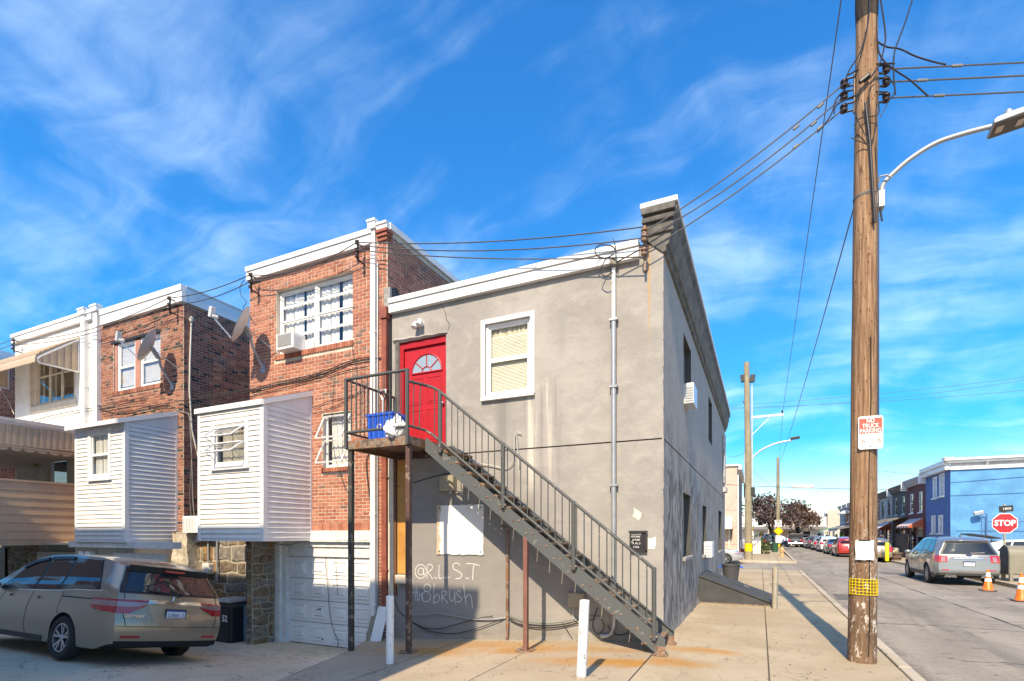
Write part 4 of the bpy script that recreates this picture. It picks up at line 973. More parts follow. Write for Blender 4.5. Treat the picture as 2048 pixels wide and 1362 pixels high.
obj('deck_ceiling', MB().box(H3[0] - .4, XD - .1, YD0, WY - .01, 4.0, 4.03).box(-22.6, -20.5, YD0 + .4, YD0 + .5, 3.4, 4.0), CREAM, h3)
# ground level under the deck
lo3 = obj('stone_front', MB().box(-24, -17.75, WY - .12, WY - .02, -1., 1.44), STMORTAR, h3)
stone_face(lo3, Fr('y-', WY - .12), -22.6, -20.6, -.3, 1.44, 44, 60, rowh=(.14, .26), wid=(.25, .6), mats=[STONES[3], STONES[0], stonemat('warm_stone', (.40, .28, .16))])
obj('cellar_gate', MB().box(-24, -22.62, WY - .2, WY - .13, -1, 1.3), BLACKM, h3)
mb = MB().box(-20.55, -17.8, WY - .2, WY - .125, -.8, 1.2)
for k in range(5): mb.box(-20.4, -17.95, WY - .225, WY - .202, -.75 + k * .38, -.75 + k * .38 + .34)
obj('garage_door', mb, CREAM, h3)
obj('hood', MB().prism([(7.6, 1.50), (WY - .1, 1.56), (WY - .1, 1.50), (7.6, 1.46)], (0, 1, 0), (0, 0, 1), (2.6, 0, 0), o=(-19.0, 0, 0)), CREAM, h3)

# ---- next house beyond the second light well
h4 = thing('brick_house', (-27, WY, -.75), 'dark red brick house wall just beyond the white stucco house', 'house', 'row houses along the alley')
mb = MB(); H4 = (-31, -24.6); wall(mb, F8, H4[0], H4[1], -1, 8.3); shell(mb, H4[0], H4[1], WY, 24, -1, 8.3); mb.face([(-24.6, 15, -1), (-17.7, 15, -1), (-17.7, 15, 8.3), (-24.6, 15, 8.3)], 0)
obj('wall', mb, [MORTAR2, ROOFTAR, DARKROOM], h4)
brickwork(h4, [(Fr('x+', -24.6), WY, 16, 1.5, 7.9, []), (Fr('y-', 15.0), -24.6, -22.5, 1.5, 8.3, [])], BR2, (5, 4, 2, 2, .4), seed=14, limit=120)
obj('coping', MB().box(-24.7, -24.55, WY, 16, 7.9, 8.32), ALU, h4)
# back of the light well between the first two houses
lwk = obj('light_well_wall', MB().box(-13.62, -11.13, 15.2, 15.4, -1, 8.1), BR2[1], h2)
# ---- houses on the other side of the alley, behind the viewer: they throw the shade over the yard
ho = thing('alley_house_row', (-20, -6, -.3), 'red brick house row on the near side of the alley, seen only in reflections', 'house')
OH = 9.92; FO = Fr('y+', -1.2); hs = []
for k in range(7):
    xx = -6.6 - k * 4.3
    hs += [(xx - .6, xx + .9, 6.3, 7.7), (xx - .5, xx + .8, 3.2, 4.7)]
mb = MB(); wall(mb, FO, -40, -4.15, -.6, OH, hs, .12)
mb.face([(-4.15, -1.2, -.6), (-4.15, -13, -.6), (-4.15, -13, OH), (-4.15, -1.2, OH)]); mb.face([(-40, -13, -.6), (-4.15, -13, -.6), (-4.15, -13, OH), (-40, -13, OH)]); mb.face([(-40, -1.2, OH), (-40, -13, OH), (-4.15, -13, OH), (-4.15, -1.2, OH)])
mb.face([(-40, -1.2, -.6), (-40, -13, -.6), (-40, -13, OH), (-40, -1.2, OH)])
obj('wall', mb, brickmat('alley_brick', (.42, .19, .13), (.2, .1, .07)), ho)
mb = MB(); wall(mb, Fr('y+', -1.17), -40, -4.15, -.6, 5.6, [h for h in hs if h[3] < 5], .03); obj('bounce_front', mb, STUC_W, ho)  # pale front added out of view to bounce fill light into the alley
for h in hs: obj('window', MB().box(h[0], h[1], -1.36, -1.31, h[2], h[3]), TINT_L, ho)
obj('fascia', MB().box(-40, -4.1, -1.195, -1.1, OH - .35, OH + .0), FASCIA, ho)
# ------------------------------------------------------------------ grey stucco building on the corner
C0, C1 = -6.87, CX; YE = 25.2; ZS = 3.30                       # ZS: seam between the storeys
cb = thing('corner_building', (-3.4, WY, 0), 'grey stucco two storey corner building with a red door up an outside stair', 'building')
FX = Fr('x+', CX)
wW = rectY(963, 643, 1070, 621, 963, 803, 1070, 790, WY); tw = .085
wo = (wW[0] + tw, wW[1] - tw, wW[2] + tw * .9, wW[3] - tw)
dR = rectY(800, 684, 892, 669, 800, 880, 892, 880, WY); dr = (dR[0] - .03, dR[1] + .0, 3.40, dR[3] + .0)
side = []
def sideY(xa, xb, y0, y1):
    a, b = PX(xa, (y0 + y1) / 2, CX).y, PX(xb, (y0 + y1) / 2, CX).y
    return [a, b, PX((xa + xb) / 2, y1, CX).z, PX((xa + xb) / 2, y0, CX).z]
S_up = [sideY(1367, 1382, 684, 802), sideY(1417, 1424, 800, 886)]
S_lo = [sideY(1366, 1381, 988, 1112), sideY(1405, 1413, 1012, 1108), sideY(1437, 1443, 1022, 1100)]
mb = MB(); g = .012
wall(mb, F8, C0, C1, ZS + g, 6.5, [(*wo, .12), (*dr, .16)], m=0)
mb2 = MB(); wall(mb, F8, C0, C1, -.9, ZS - g, [], m=0); wall(mb, Fr('y-', WY + .02), C0, C1, ZS - .1, ZS + .1, [], m=2)
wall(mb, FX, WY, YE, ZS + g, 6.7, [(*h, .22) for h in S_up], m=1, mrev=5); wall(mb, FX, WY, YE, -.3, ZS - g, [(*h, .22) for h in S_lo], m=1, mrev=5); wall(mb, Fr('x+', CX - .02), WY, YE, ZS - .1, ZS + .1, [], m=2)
for (z, s_) in ((ZS + g, 1), (ZS - g, -1)):
    mb.face([(C0, WY, z), (C1, WY, z), (C1, WY + .02, z), (C0, WY + .02, z)], 2); mb.face([(CX, WY, z), (CX, YE, z), (CX - .02, YE, z), (CX - .02, WY, z)], 2)
mb.face([(C0, YE, -.3), (C1, YE, -.3), (C1, YE, 6.7), (C0, YE, 6.7)], 1)
mb.face([(C0, WY, 6.52), (C1, WY, 6.52), (C1, YE, 6.3), (C0, YE, 6.3)], 3); mb.face([(C0, WY + .05, 3.2), (C1 - .03, WY + .05, 3.2), (C1 - .03, YE, 3.2), (C0, YE, 3.2)], 4)
obj('wall', mb, [STUCCO, STUCCO_SIDE, JOINT, ROOFTAR, DARKROOM, M('dark_reveal', (.07, .068, .066), .8)], cb)  # street-side window reveals take a much darker tone than the wall
# raised edge of render down the corner, rough foot
mb = MB()
for k in range(60):
    z = -.05 + k * .11; q = random.uniform(-.004, .006); mb.box(CX - .02, CX + .004 + q, WY - .004 - q, WY + .02, z, z + .112)
obj('corner_bead', mb, STUCCO, cb)
mb = MB(); mb.grid(lambda u, v: (CX + .005 + (.022 + .012 * math.sin(u * 61) + .01 * math.sin(u * 143)) * (1 - v) ** 1.5, lerp(WY, YE, u), v * (.2 + .05 * math.sin(u * 37))), 90, 4); obj('render_foot', mb, STUCCO_SIDE, cb, smooth=60)
mb = MB(); mb.grid(lambda u, v: (lerp(C0, CX, u), WY - .004 - (.03 + .02 * math.sin(u * 51) + .015 * math.sin(u * 133)) * (1 - v) ** 1.5, pad_z(lerp(C0, CX, u)) - .01 + v * (.14 + .05 * math.sin(u * 27))), 70, 4); obj('render_foot', mb, STUCCO, cb, smooth=60)
# eaves fascia
fascia(cb, C0 - .02, -1.80, 6.29, 6.57, proud=.09)
# cornice along the street side with its moulded end
prof = [(0, 6.02), (.035, 6.03), (.035, 6.10), (.075, 6.14), (.075, 6.22), (.10, 6.26), (.10, 6.40), (.17, 6.44), (.17, 6.50), (.21, 6.56), (.21, 6.62)]
mb = MB(); y0, y1 = WY - .03, YE + .03
outer = [(CX + .004, 6.30), (CX + .05, 6.32), (CX + .05, 6.40), (CX + .09, 6.43), (CX + .17, 6.80), (CX + .17, 6.88), (CX + .22, 6.95), (CX + .22, 7.066)]
inner = [(-1.745, 7.066), (-1.745, 6.6), (-1.70, 6.56)]
poly = outer + inner
mb.prism(poly, (1, 0, 0), (0, 0, 1), (0, y1 - y0, 0), o=(0, y0, 0)); obj('cornice', mb, CORN, cb, bevel=.01)
mb = MB()
for (z0, z1, o) in ((6.95, 7.06, .05), (6.82, 6.90, .03), (6.62, 6.72, .02)): mb.box(-1.745 - o * .3, CX + .15 + o, y0 - o - .02, y0 - .003, z0, z1)
obj('cornice_return', mb, CORN, cb, bevel=.012)
obj('soffit_band', MB().prism([(CX + .09, 6.432), (CX + .169, 6.80), (CX + .165, 6.802), (CX + .082, 6.434)], (1, 0, 0), (0, 0, 1), (0, y1 - y0 - .04, 0), o=(.004, y0 + .02, 0)), CORN_L, cb)
obj('parapet_cap', MB().box(-1.78, CX + .235, y0 - .05, y1 + .03, 7.068, 7.15), FASCIA, cb, bevel=.008)
# rear window
window(cb, F8, wo[0], wo[1], wo[2], wo[3], .03, cols=1, rails=(.5,), fw=.045, blind=(BLIND, .13, .05), curtain=M('straw_shade', (.58, .52, .40), .7), csplit=((.04, .98),), sash_w=.04, glass=glassmat('dusty_glass', (.96, .97, .96), .5), back=.3)
mb = MB()
mb.box(wW[0], wo[0], WY - .035, WY - .002, wW[2], wW[3]); mb.box(wo[1], wW[1], WY - .035, WY - .002, wW[2], wW[3]); mb.box(wo[0], wo[1], WY - .034, WY - .002, wo[3], wW[3]); mb.box(wo[0], wo[1], WY - .034, WY - .002, wW[2] + .045, wo[2])
obj('window_trim', mb, WHITE, cb, bevel=.006); obj('sill', MB().box(wW[0] + .01, wW[1], WY - .075, WY - .002, wW[2] - .01, wW[2] + .042), WHITE, cb, bevel=.006)
# red door
rx0, rx1, rz0, rz1 = dr; fw = .085
obj('door_frame', MB().box(rx0, rx0 + fw, WY + .04, WY + .15, rz0, rz1).box(rx1 - fw * .45, rx1, WY + .04, WY + .15, rz0, rz1).box(rx0 + fw, rx1 - fw * .45, WY + .038, WY + .15, rz1 - .14, rz1), RED_D, cb, bevel=.006)
ex0, ex1, ez0, ez1 = rx0 + fw + .004, rx1 - fw * .45 - .004, rz0 + .02, rz1 - .144
door = obj('door', MB().box(ex0, ex1, WY + .085, WY + .13, ez0, ez1), RED, cb)
ew = ex1 - ex0; cxm = (ex0 + ex1) / 2; mb = MB()
def raised(a0, a1, b0, b1):
    for (p, q, e0, e1) in ((a0, a1, b0, b0 + .014), (a0, a1, b1 - .014, b1)): mb.box(p, q, WY + .077, WY + .086, e0, e1)
    for (p, q) in ((a0, a0 + .014), (a1 - .014, a1)): mb.box(p, q, WY + .077, WY + .086, b0 + .014, b1 - .014)
    mb.box(a0 + .045, a1 - .045, WY + .078, WY + .086, b0 + .045, b1 - .045)
fz = ez1 - .52
for s in (0, 1):
    a0 = ex0 + ew * (.12 + .42 * s); a1 = a0 + ew * .34
    raised(a0, a1, ez0 + .95, fz - .1); raised(a0, a1, ez0 + .18, ez0 + .84)
obj('raised_panel', mb, RED, door, bevel=.004)
rr = ew * .36; N = 16; fc = ex0 + ew * .54
arc = [(fc + rr * math.cos(math.pi * i / N), fz + rr * 1.02 * math.sin(math.pi * i / N)) for i in range(N + 1)]
SKYGLASS = plain('fanlight_glass', (.26, .36, .46), .06, 0, 1.)  # pale sky reflection put into the pane's base colour
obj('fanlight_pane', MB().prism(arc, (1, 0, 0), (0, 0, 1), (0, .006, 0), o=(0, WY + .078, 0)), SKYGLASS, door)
mb = MB(); mb.tube([(p[0], WY + .076, p[1]) for p in arc + [arc[0]]], .018, 6); mb.tube([(fc + rr * .32 * math.cos(math.pi * i / 8), WY + .075, fz + rr * .32 * math.sin(math.pi * i / 8)) for i in range(9)], .012, 6)
for t in (.22, .5, .78): mb.bar((fc + rr * .32 * math.cos(math.pi * t), WY + .075, fz + rr * .32 * math.sin(math.pi * t)), (fc + rr * math.cos(math.pi * t), WY + .075, fz + rr * 1.02 * math.sin(math.pi * t)), .018, .016, (0, 1, 0))
obj('fanlight_bar', mb, RED, door)
obj('knob', MB().lathe([(0, -.07), (.025, -.06), (.03, -.04), (.012, -.02), (.012, 0)], 12, (ex1 - .07, WY + .085, ez0 + .92), 'y').lathe([(0, -.03), (.025, -.02), (.025, 0)], 12, (ex1 - .07, WY + .085, ez0 + 1.1), 'y'), CHROME, door, smooth=40)
obj('threshold', MB().box(rx0, rx1, WY - .04, WY + .15, rz0 - .05, rz0 - .002), RED_D, cb)
# cement lip over the door and dark jamb strip at its side
mb = MB(); mb.grid(lambda u, v: (lerp(rx0 - .12, rx1 + .03, u), WY - .05 * (1 - abs(2 * v - 1)) * (1 - .5 * u) - .002, rz1 + lerp(-.01, .1, v) * (1 - .6 * u) + .006 * math.sin(u * 23)), 16, 4); obj('drip_lip', mb, STUCCO, cb, smooth=60)
obj('jamb_strip', MB().box(rx0 - .085, rx0 - .003, WY - .012, WY + .02, rz0, rz1 - .02), CORN, cb)
# crack over the door
def groove(pts, r=.006, mat=BLACKM, name='crack'):
    mb = MB(); mb.tube([PY(x, y, WY - .001) for x, y in pts], r, 5, flat=(1, .35, 1)); return obj(name, mb, mat, cb)
groove([(886, 612), (892, 630), (893, 640), (898, 646), (899, 652), (896, 660)], .007, plain('crack_shadow_line', (.06, .055, .05), .9))
# street side windows
for h in S_up + S_lo:
    window(cb, FX, h[0], h[1], h[2], h[3], .14, cols=1, rails=(.5,), fw=.05, frame=M('dull_frame', (.26, .26, .27), .5), glass=TINT, back=.25)
for h in S_lo: obj('sill', MB().box(CX - .1, CX + .06, h[0] - .04, h[1] + .06, h[2] - .09, h[2] - .005), STUCCO, cb, bevel=.02)
obj('shop_sign', MB().box(CX + .02, CX + .16, 23.4, 24.2, 3.5, 3.7).box(CX + .02, CX + .1, 23.6, 24.1, 3.9, 5.9), M('faded_sign', (.35, .36, .38), .6, var=.4, vs=6), cb)
# ochre boarded recess, strip pilaster and ledge beside the downspout
obj('boarded_panel', MB().box(PY(796, 1100, WY).x, PY(812, 1100, WY).x, WY - .02, WY - .003, PY(800, 1147, WY).z, PY(800, 905, WY).z), ORANGE, cb)
obj('ledge', MB().box(PY(791, 1150, WY - .1).x, PY(812, 1150, WY - .1).x, WY - .13, WY - .004, PY(800, 1166, WY).z, PY(800, 1149, WY).z), CREAM, cb, bevel=.02)
obj('strip_pilaster', MB().box(PY(780, 1000, WY).x, PY(790, 1000, WY).x, WY - .07, WY - .004, .1, 3.3), CREAM, cb, bevel=.01)
obj('shadow_strip', MB().box(PY(790.5, 1000, WY).x, PY(795, 1000, WY).x, WY - .045, WY - .004, .5, 3.3), M('shadow_brown', (.14, .06, .03), .7), cb)  # dark brown strip stands in for the shadow between pilaster and board
mb = MB(); px = PY(774, 700, WY).x
mb.box(px - .06, px + .06, WY - .11, WY - .01, .18, 6.18); mb.box(px - .085, px + .085, WY - .14, WY - .008, 6.182, 6.42)
for z in (1.0, 2.9, 4.7): mb.box(px - .08, px + .1, WY - .115, WY - .006, z, z + .03)
obj('downspout', mb, REDPIPE, cb, bevel=.006)
# roof vent and flashing against the brick neighbour
obj('roof_vent', MB().lathe([(.05, 6.3), (.05, 6.72), (.09, 6.72), (.09, 6.8), (0, 6.83)], 14, (PY(826, 590, WY + .5).x, WY + .5, 0)), WHITE, cb, smooth=40)
mb = MB(); mb.grid(lambda u, v: (-6.985 + .02 + .02 * math.sin(u * 40) * v, lerp(WY + .02, 13, u), 6.5 + v * (.28 + .13 * math.sin(u * 17) + .08 * math.sin(u * 43))), 40, 3); obj('flashing', mb, M('tar_smear', (.05, .05, .052), .8, var=.6, vs=6), cb)
obj('flashing', MB().box(-7.06, -6.90, WY - .03, WY + .03, 6.3, 6.85), M('grey_flashing', (.28, .27, .26), .8, var=.3), cb)

# wall furniture ------------------------------------------------
def at(x, y, d=0.): return PY(x, y, WY - d)
t = thing('wall_lamp', at(840, 655), 'white twin floodlight fixed to the stucco above the red door', 'lamp')
c = at(843, 648)
obj('mount', MB().lathe([(0, -.05), (.045, -.045), (.06, -.02), (.06, 0)], 14, c, 'y'), WHITE, t, smooth=40)
for s, dx, dz in ((0, -.075, -.035), (1, .03, .0)):
    p = c + Vector((dx, -.09, dz)); obj('lamp_head', MB().tube([p + Vector((0, .04, .05)), p + Vector((0, .0, .03)), p + Vector((-.005, -.03, -.03)), p + Vector((-.01, -.05, -.07))], [.022, .045, .055, .06], 12), WHITE, t, smooth=40)
# white board screwed to the wall
q = rectY(875, 1010, 968, 1010, 874, 1108, 968, 1110, WY)
t = thing('notice_board', ((q[0] + q[1]) / 2, WY, q[2]), 'blank white board screwed to the grey wall below the stairs', 'board')
mb = MB(); N = 14
ring = [(lerp(q[0], q[1], k / N), q[3] + random.uniform(-.006, .006)) for k in range(N + 1)] + [(q[1] + random.uniform(-.008, .004), lerp(q[3], q[2], k / 8)) for k in range(1, 8)] + [(lerp(q[1], q[0], k / N), q[2] + random.uniform(-.012, .01)) for k in range(N + 1)] + [(q[0] + random.uniform(-.01, .01), lerp(q[2], q[3], k / 8)) for k in range(1, 8)]
m_, t_, b_ = newmat('chipped_white_board'); p_ = t_.pos(); X_, Y_, Z_ = t_.sep(p_)
f_ = t_.noise(p_, 5, 5, .7); e_ = t_.step(t_.math('ADD', X_, t_.math('MULTIPLY', f_, .25)), q[0] + .17, q[0] + .24, 1., 0.)
t_.inp(b_.inputs['Base Color'], t_.mix(t_.math('MULTIPLY', e_, .8), (.76, .755, .74), (.42, .29, .17))); b_.inputs['Roughness'].default_value = .6
obj('panel', MB().prism(ring, (1, 0, 0), (0, 0, 1), (0, .022, 0), o=(0, WY - .026, 0)), m_, t)
for sx, sz in ((.06, -.06), (.94, -.06), (.06, .94), (.94, .94)): obj('screw', MB().lathe([(0, -.008), (.014, -.006), (.016, 0)], 8, (lerp(q[0], q[1], sx), WY - .027, lerp(q[2], q[3], abs(sz))), 'y'), BLACKM, t)
# letter board
q = rectY(1260, 1064, 1295, 1062, 1262, 1102, 1295, 1104, WY)
t = thing('letter_board', ((q[0] + q[1]) / 2, WY, q[2]), 'black framed letter board with white letters on the stucco wall near the corner', 'sign')
obj('case', MB().box(q[0], q[1], WY - .05, WY - .003, q[2], q[3]), BLACKP, t); w_ = .025
obj('rim', MB().box(q[0] - .01, q[1] + .012, WY - .075, WY - .051, q[3] - w_, q[3] + .012).box(q[0], q[0] + w_, WY - .07, WY - .051, q[2], q[3] - w_).box(q[1] - w_, q[1], WY - .07, WY - .051, q[2], q[3] - w_).box(q[0], q[1], WY - .07, WY - .051, q[2] - .0, q[2] + w_), BLACKM, t)
for s, fx, fz_ in (('BIG DEMAR', .36, .87), ('KITCHEN', .34, .74), ('& WINE', .38, .58), ('A  FR  D', .40, .40), ('9 OFA', .38, .22)):
    text('letter', s, .044, SIGNW, t, (lerp(q[0], q[1], fx), WY - .053, lerp(q[2], q[3], fz_)), (1, 0, 0), (0, 0, 1), .001, .8)
text('letter', 'A', .052, SIGNW, t, (lerp(q[0], q[1], .14), WY - .053, lerp(q[2], q[3], .47)), (1, 0, 0), (0, 0, 1), .001, .8)
# torn paper and bare plaster
def scrap(name, pts, mat, label, cat, d=.006):
    mb = MB(); P = [at(x, y) for x, y in pts]; mb.prism([(p.x, p.z) for p in P], (1, 0, 0), (0, 0, 1), (0, d, 0), o=(0, WY - d - .001, 0)); return tag(obj(name, mb, mat), label, cat)
scrap('paper_sheet', [(1297, 1076), (1303, 1077), (1311, 1073.5), (1312, 1083), (1311, 1090), (1309, 1098), (1303, 1097), (1297, 1098)], SIGNW, 'torn white paper sheet stuck beside the black letter board', 'paper')
obj('peeled_patch', MB().prism([(at(x, y).x, at(x, y).z) for x, y in [(1268, 1016), (1275, 1020), (1283, 1026), (1282, 1034), (1277, 1041), (1272, 1036), (1265, 1033), (1268, 1026)]], (1, 0, 0), (0, 0, 1), (0, .003, 0), o=(0, WY - .004, 0)), PEEL, cb)
# electric boxes
def ebox(x0, y0, x1, y1, label, dpt=.14):
    q = rectY(x0, y0, x1, y0, x0, y1, x1, y1, WY); t = thing('electric_box', ((q[0] + q[1]) / 2, WY, q[2]), label, 'box')
    obj('case', MB().box(q[0], q[1], WY - dpt, WY - .003, q[2], q[3]), BEIGEBOX, t, bevel=.012)
    obj('lid', MB().box(q[0] + .01, q[1] - .01, WY - dpt - .012, WY - dpt - .001, q[2] + .01, q[3] - .01), BEIGEBOX, t, bevel=.004)
    obj('knockout', MB().cyl(((q[0] + q[1]) / 2 + .05, WY - .06, q[2] - .05), ((q[0] + q[1]) / 2 + .05, WY - .06, q[2]), .03), GALV, t); return t
ebox(886, 952, 914, 983, 'beige electric box under the top of the stair, above the white board')
ebox(1140, 1184, 1172, 1213, 'small beige electric box low on the wall behind the stair', .12)
# service conduit with its weather head
x = at(1229, 900).x
t = thing('service_conduit', (x, WY, 0), 'grey service conduit climbing the stucco wall between window and corner', 'pipe')
obj('lower_pipe', MB().tube([(x - .22, WY - .05, .02), (x - .1, WY - .05, .03), (x - .03, WY - .055, .08), (x, WY - .06, .2), (x, WY - .06, 5.3)], .042, 10), GALV, t, smooth=40)
obj('upper_pipe', MB().tube([(x, WY - .06, 5.3), (x, WY - .06, 6.22)], .034, 10), WHITE, t, smooth=40)
for z in (.9, 2.55, 4.2, 5.32): obj('strap', MB().box(x - .07, x + .07, WY - .11, WY - .003, z, z + .035), GALV, t)
obj('weather_head', MB().lathe([(.036, 6.2), (.075, 6.24), (.07, 6.33), (.03, 6.38), (0, 6.39)], 12, (x, WY - .06, 0)), M('dirty_head', (.2, .18, .15), .7), t, smooth=40)
# rusty pipe at the stair post
x = at(1017, 1100).x
tag(obj('rusty_pipe', MB().tube([(x, WY - .05, pad_z(x) - .02), (x, WY - .05, 1.85), (x - .12, WY - .05, 1.9)], .028, 8), RUSTM, smooth=40), 'thin rusty pipe standing against the wall beside the graffiti', 'pipe')
# air conditioner and vent on the street side
h = S_up[0]
t = thing('air_conditioner', (CX, (h[0] + h[1]) / 2, h[2]), 'white air conditioner hanging from the upper street-side window of the corner building', 'air conditioner')
ay0, ay1 = h[0] + .05, h[1] - .05
za, zb = PX(1376, 822, CX).z, PX(1376, 783, CX).z
obj('case', MB().box(CX - .1, CX + .2, ay0, ay0 + .62, za, zb), ALU, t, bevel=.015)
for k in range(6): obj('louvre', MB().box(CX + .03, CX + .18, ay0 - .012, ay0 - .002, za + .05 + k * .052, za + .078 + k * .052), GALV, t)
h = S_lo[1]
t = thing('vent_box', (CX, h[0], 1.0), 'small white vent box on the lower street-side wall above the cellar hatch', 'vent')
p = PX(1410, 1100, CX); obj('case', MB().box(CX, CX + .22, p.y - .35, p.y + .35, p.z - .2, p.z + .24), WHITE, t, bevel=.015)
for k in range(4): obj('louvre', MB().box(CX + .02, CX + .2, p.y - .362, p.y - .352, p.z - .14 + k * .08, p.z - .1 + k * .08), ALU, t)
# graffiti: sprayed strokes, traced on the wall
def stroke_obj(name, strokes, r):
    mb = MB()
    for s in strokes:
        P = [PY(660 + x * .2644, 960 + y * .2644, WY) for x, y in s]
        Q = []                                              # smooth with Catmull-Rom
        for i in range(len(P) - 1):
            p0, p1, p2, p3 = P[max(i - 1, 0)], P[i], P[i + 1], P[min(i + 2, len(P) - 1)]
            for k in range(4):
                u = k / 4; Q.append(.5 * ((2 * p1) + (p2 - p0) * u + (2 * p0 - 5 * p1 + 4 * p2 - p3) * u * u + (3 * p1 - p0 - 3 * p2 + p3) * u ** 3))
        Q.append(P[-1]); Q = [Vector((q.x, WY - .002, q.z)) for q in Q]
        mb.tube(Q, r, 6, flat=(1, .12, 1))
    o = obj(name, mb, GRAF); return o
def circ(cx, cy, rx, ry, a0=0, a1=360, n=14): return [(cx + rx * math.cos(R_(a0 + (a1 - a0) * i / n)), cy - ry * math.sin(R_(a0 + (a1 - a0) * i / n))) for i in range(n + 1)]
L1 = [circ(688, 692, 22, 26, 20, 380), [(708, 672), (706, 705), (714, 716), (724, 700)], circ(686, 692, 42, 52, 10, 330), [(735, 748), (733, 700), (738, 642)], [(736, 642), (764, 640), (776, 660), (762, 684), (740, 696), (760, 722), (776, 748)], [(786, 738), (812, 744)],
      [(826, 642), (824, 700), (826, 742), (846, 741)], [(858, 736), (884, 738), (910, 734)], [(984, 646), (958, 626), (932, 640), (936, 672), (976, 694), (998, 716), (984, 742), (950, 746)], [(1028, 742), (1050, 744)], [(1030, 632), (1080, 634), (1132, 648)], [(1090, 640), (1082, 690), (1080, 758)]]
L2 = [[(616, 852), (640, 848), (668, 850)], [(640, 812), (644, 868), (652, 915)], [(658, 808), (660, 870), (664, 918)], [(676, 916), (678, 870), (690, 862), (700, 880), (702, 915)], circ(737, 815, 26, 28), circ(727, 882, 34, 38), [(790, 782), (786, 860), (786, 938)], [(788, 892), (812, 864), (828, 884), (818, 918), (788, 930)],
      [(848, 926), (846, 880), (848, 842)], [(846, 844), (874, 842), (880, 862), (852, 884), (872, 906), (892, 930)], [(906, 838), (906, 888), (920, 916), (938, 900), (944, 842), (944, 890), (950, 940)], [(992, 850), (970, 838), (958, 858), (976, 878), (996, 898), (984, 920), (956, 920)], [(1012, 800), (1020, 870), (1030, 944)], [(1026, 894), (1048, 866), (1068, 884), (1074, 920), (1078, 970)]]
tag(stroke_obj('graffiti', L1, .0105), 'upper line of white spray graffiti starting with an at sign, below the white board', 'graffiti')
tag(stroke_obj('graffiti', L2, .0105), 'lower line of white spray graffiti ending in brush, near the foot of the wall', 'graffiti')
# cellar hatch
Yh0, Yh1 = 14.15, 16.3; zt = .66
hh = thing('cellar_hatch', (-.6, 15.2, 0), 'dark grey sloping metal cellar hatch against the side of the corner building', 'hatch')
HATCH = M('dark_grey_hatch', (.055, .057, .058), .75, var=.15, vs=4)
obj('base', MB().prism([(CX + .01, -.01), (.28, -.01), (.28, .05), (CX + .01, zt)], (1, 0, 0), (0, 0, 1), (0, Yh1 - Yh0, 0), o=(0, Yh0, 0)), HATCH, hh)
obj('rust_strip', MB().box(CX + .01, .29, Yh0 - .012, Yh0 - .002, -.005, .022), RUSTM, hh)
sl = Vector((.28 - CX - .01, 0, .05 - zt)); sn = Vector((-sl.z, 0, sl.x)).normalized(); a_ = Vector((CX + .02, 0, zt))
for y0, y1 in ((Yh0 - .03, (Yh0 + Yh1) / 2 - .012), ((Yh0 + Yh1) / 2 + .012, Yh1 + .03)):
    mb = MB(); mb.prism([(0, .006), (1, .006), (1, .035), (0, .035)], tuple(sl), tuple(sn), (0, y1 - y0, 0), o=tuple(a_ + Vector((0, y0, 0)))); obj('leaf', mb, HATCH, hh, bevel=.006)
obj('leaf_rib', MB().prism([(0.02, .036), (.98, .036), (.98, .06), (.02, .06)], tuple(sl), tuple(sn), (0, .05, 0), o=tuple(a_ + Vector((0, (Yh0 + Yh1) / 2 - .03, 0)))), HATCH, hh)
obj('leaf_rib', MB().prism([(0.02, .036), (.98, .036), (.98, .05), (.02, .05)], tuple(sl), tuple(sn), (0, .04, 0), o=tuple(a_ + Vector((0, Yh0, 0)))), HATCH, hh)
p = a_ + sl * .62 + sn * .07 + Vector((0, 15.32, 0)); obj('handle', MB().bar(p - Vector((.06, 0, -.03)), p + Vector((.06, 0, -.03)), .04, .04), CHROME, hh)
# ------------------------------------------------------------------ outside stair
LX0, LX1, LY = -6.80, -5.40, 7.33; LZ = 3.42; YO, YI = 7.75, 8.60
st = thing('metal_staircase', (-3.3, 7.7, 0), 'rusty grey steel outside staircase with landing, climbing to the red door', 'staircase')
# landing
obj('landing_plate', MB().box(LX0 + .02, LX1 - .02, LY + .04, WY - .02, LZ - .02, LZ), RUSTM, st)
obj('landing_beam', MB().box(LX0, LX1, LY, LY + .012, LZ - .14, LZ + .012).box(LX0, LX1, LY + .013, LY + .07, LZ - .14, LZ - .128), rusty('rusted_beam', (.13, .085, .065), .5), st)
obj('landing_beam', MB().box(LX0, LX0 + .012, LY + .013, WY - .02, LZ - .14, LZ + .011).box(LX0 + .013, LX0 + .07, LY + .08, WY - .02, LZ - .14, LZ - .128), RUSTM, st)
obj('landing_beam', MB().box(LX1 - .012, LX1, LY + .013, WY - .02, LZ - .14, LZ + .011), RUSTM, st)
obj('landing_beam', MB().box(LX0 + .02, LX1 - .02, WY - .06, WY - .021, LZ - .16, LZ - .022), BROWNPOST, st)
def post(x, y, z0, z1, mats, lab=None, w=.085):
    o = obj('post', MB().box(x - w / 2, x + w / 2, y - w / 2, y + w / 2, z0, z1), mats, st, bevel=.008, label=lab); return o
post(-6.74, 7.40, drive_z(-6.9, 7.4) - .02, LZ - .142, DARKPOST); post(-5.46, 7.40, pad_z(-5.46), LZ - .142, BROWNPOST)
post(-5.46, 7.40, LZ - .0, LZ - .0 + .001, BROWNPOST) if False else None
post(-3.43, 7.78, pad_z(-3.43), 1.70, M('red_brown_post', (.19, .085, .065), .6, var=.2, vs=6), w=.075)
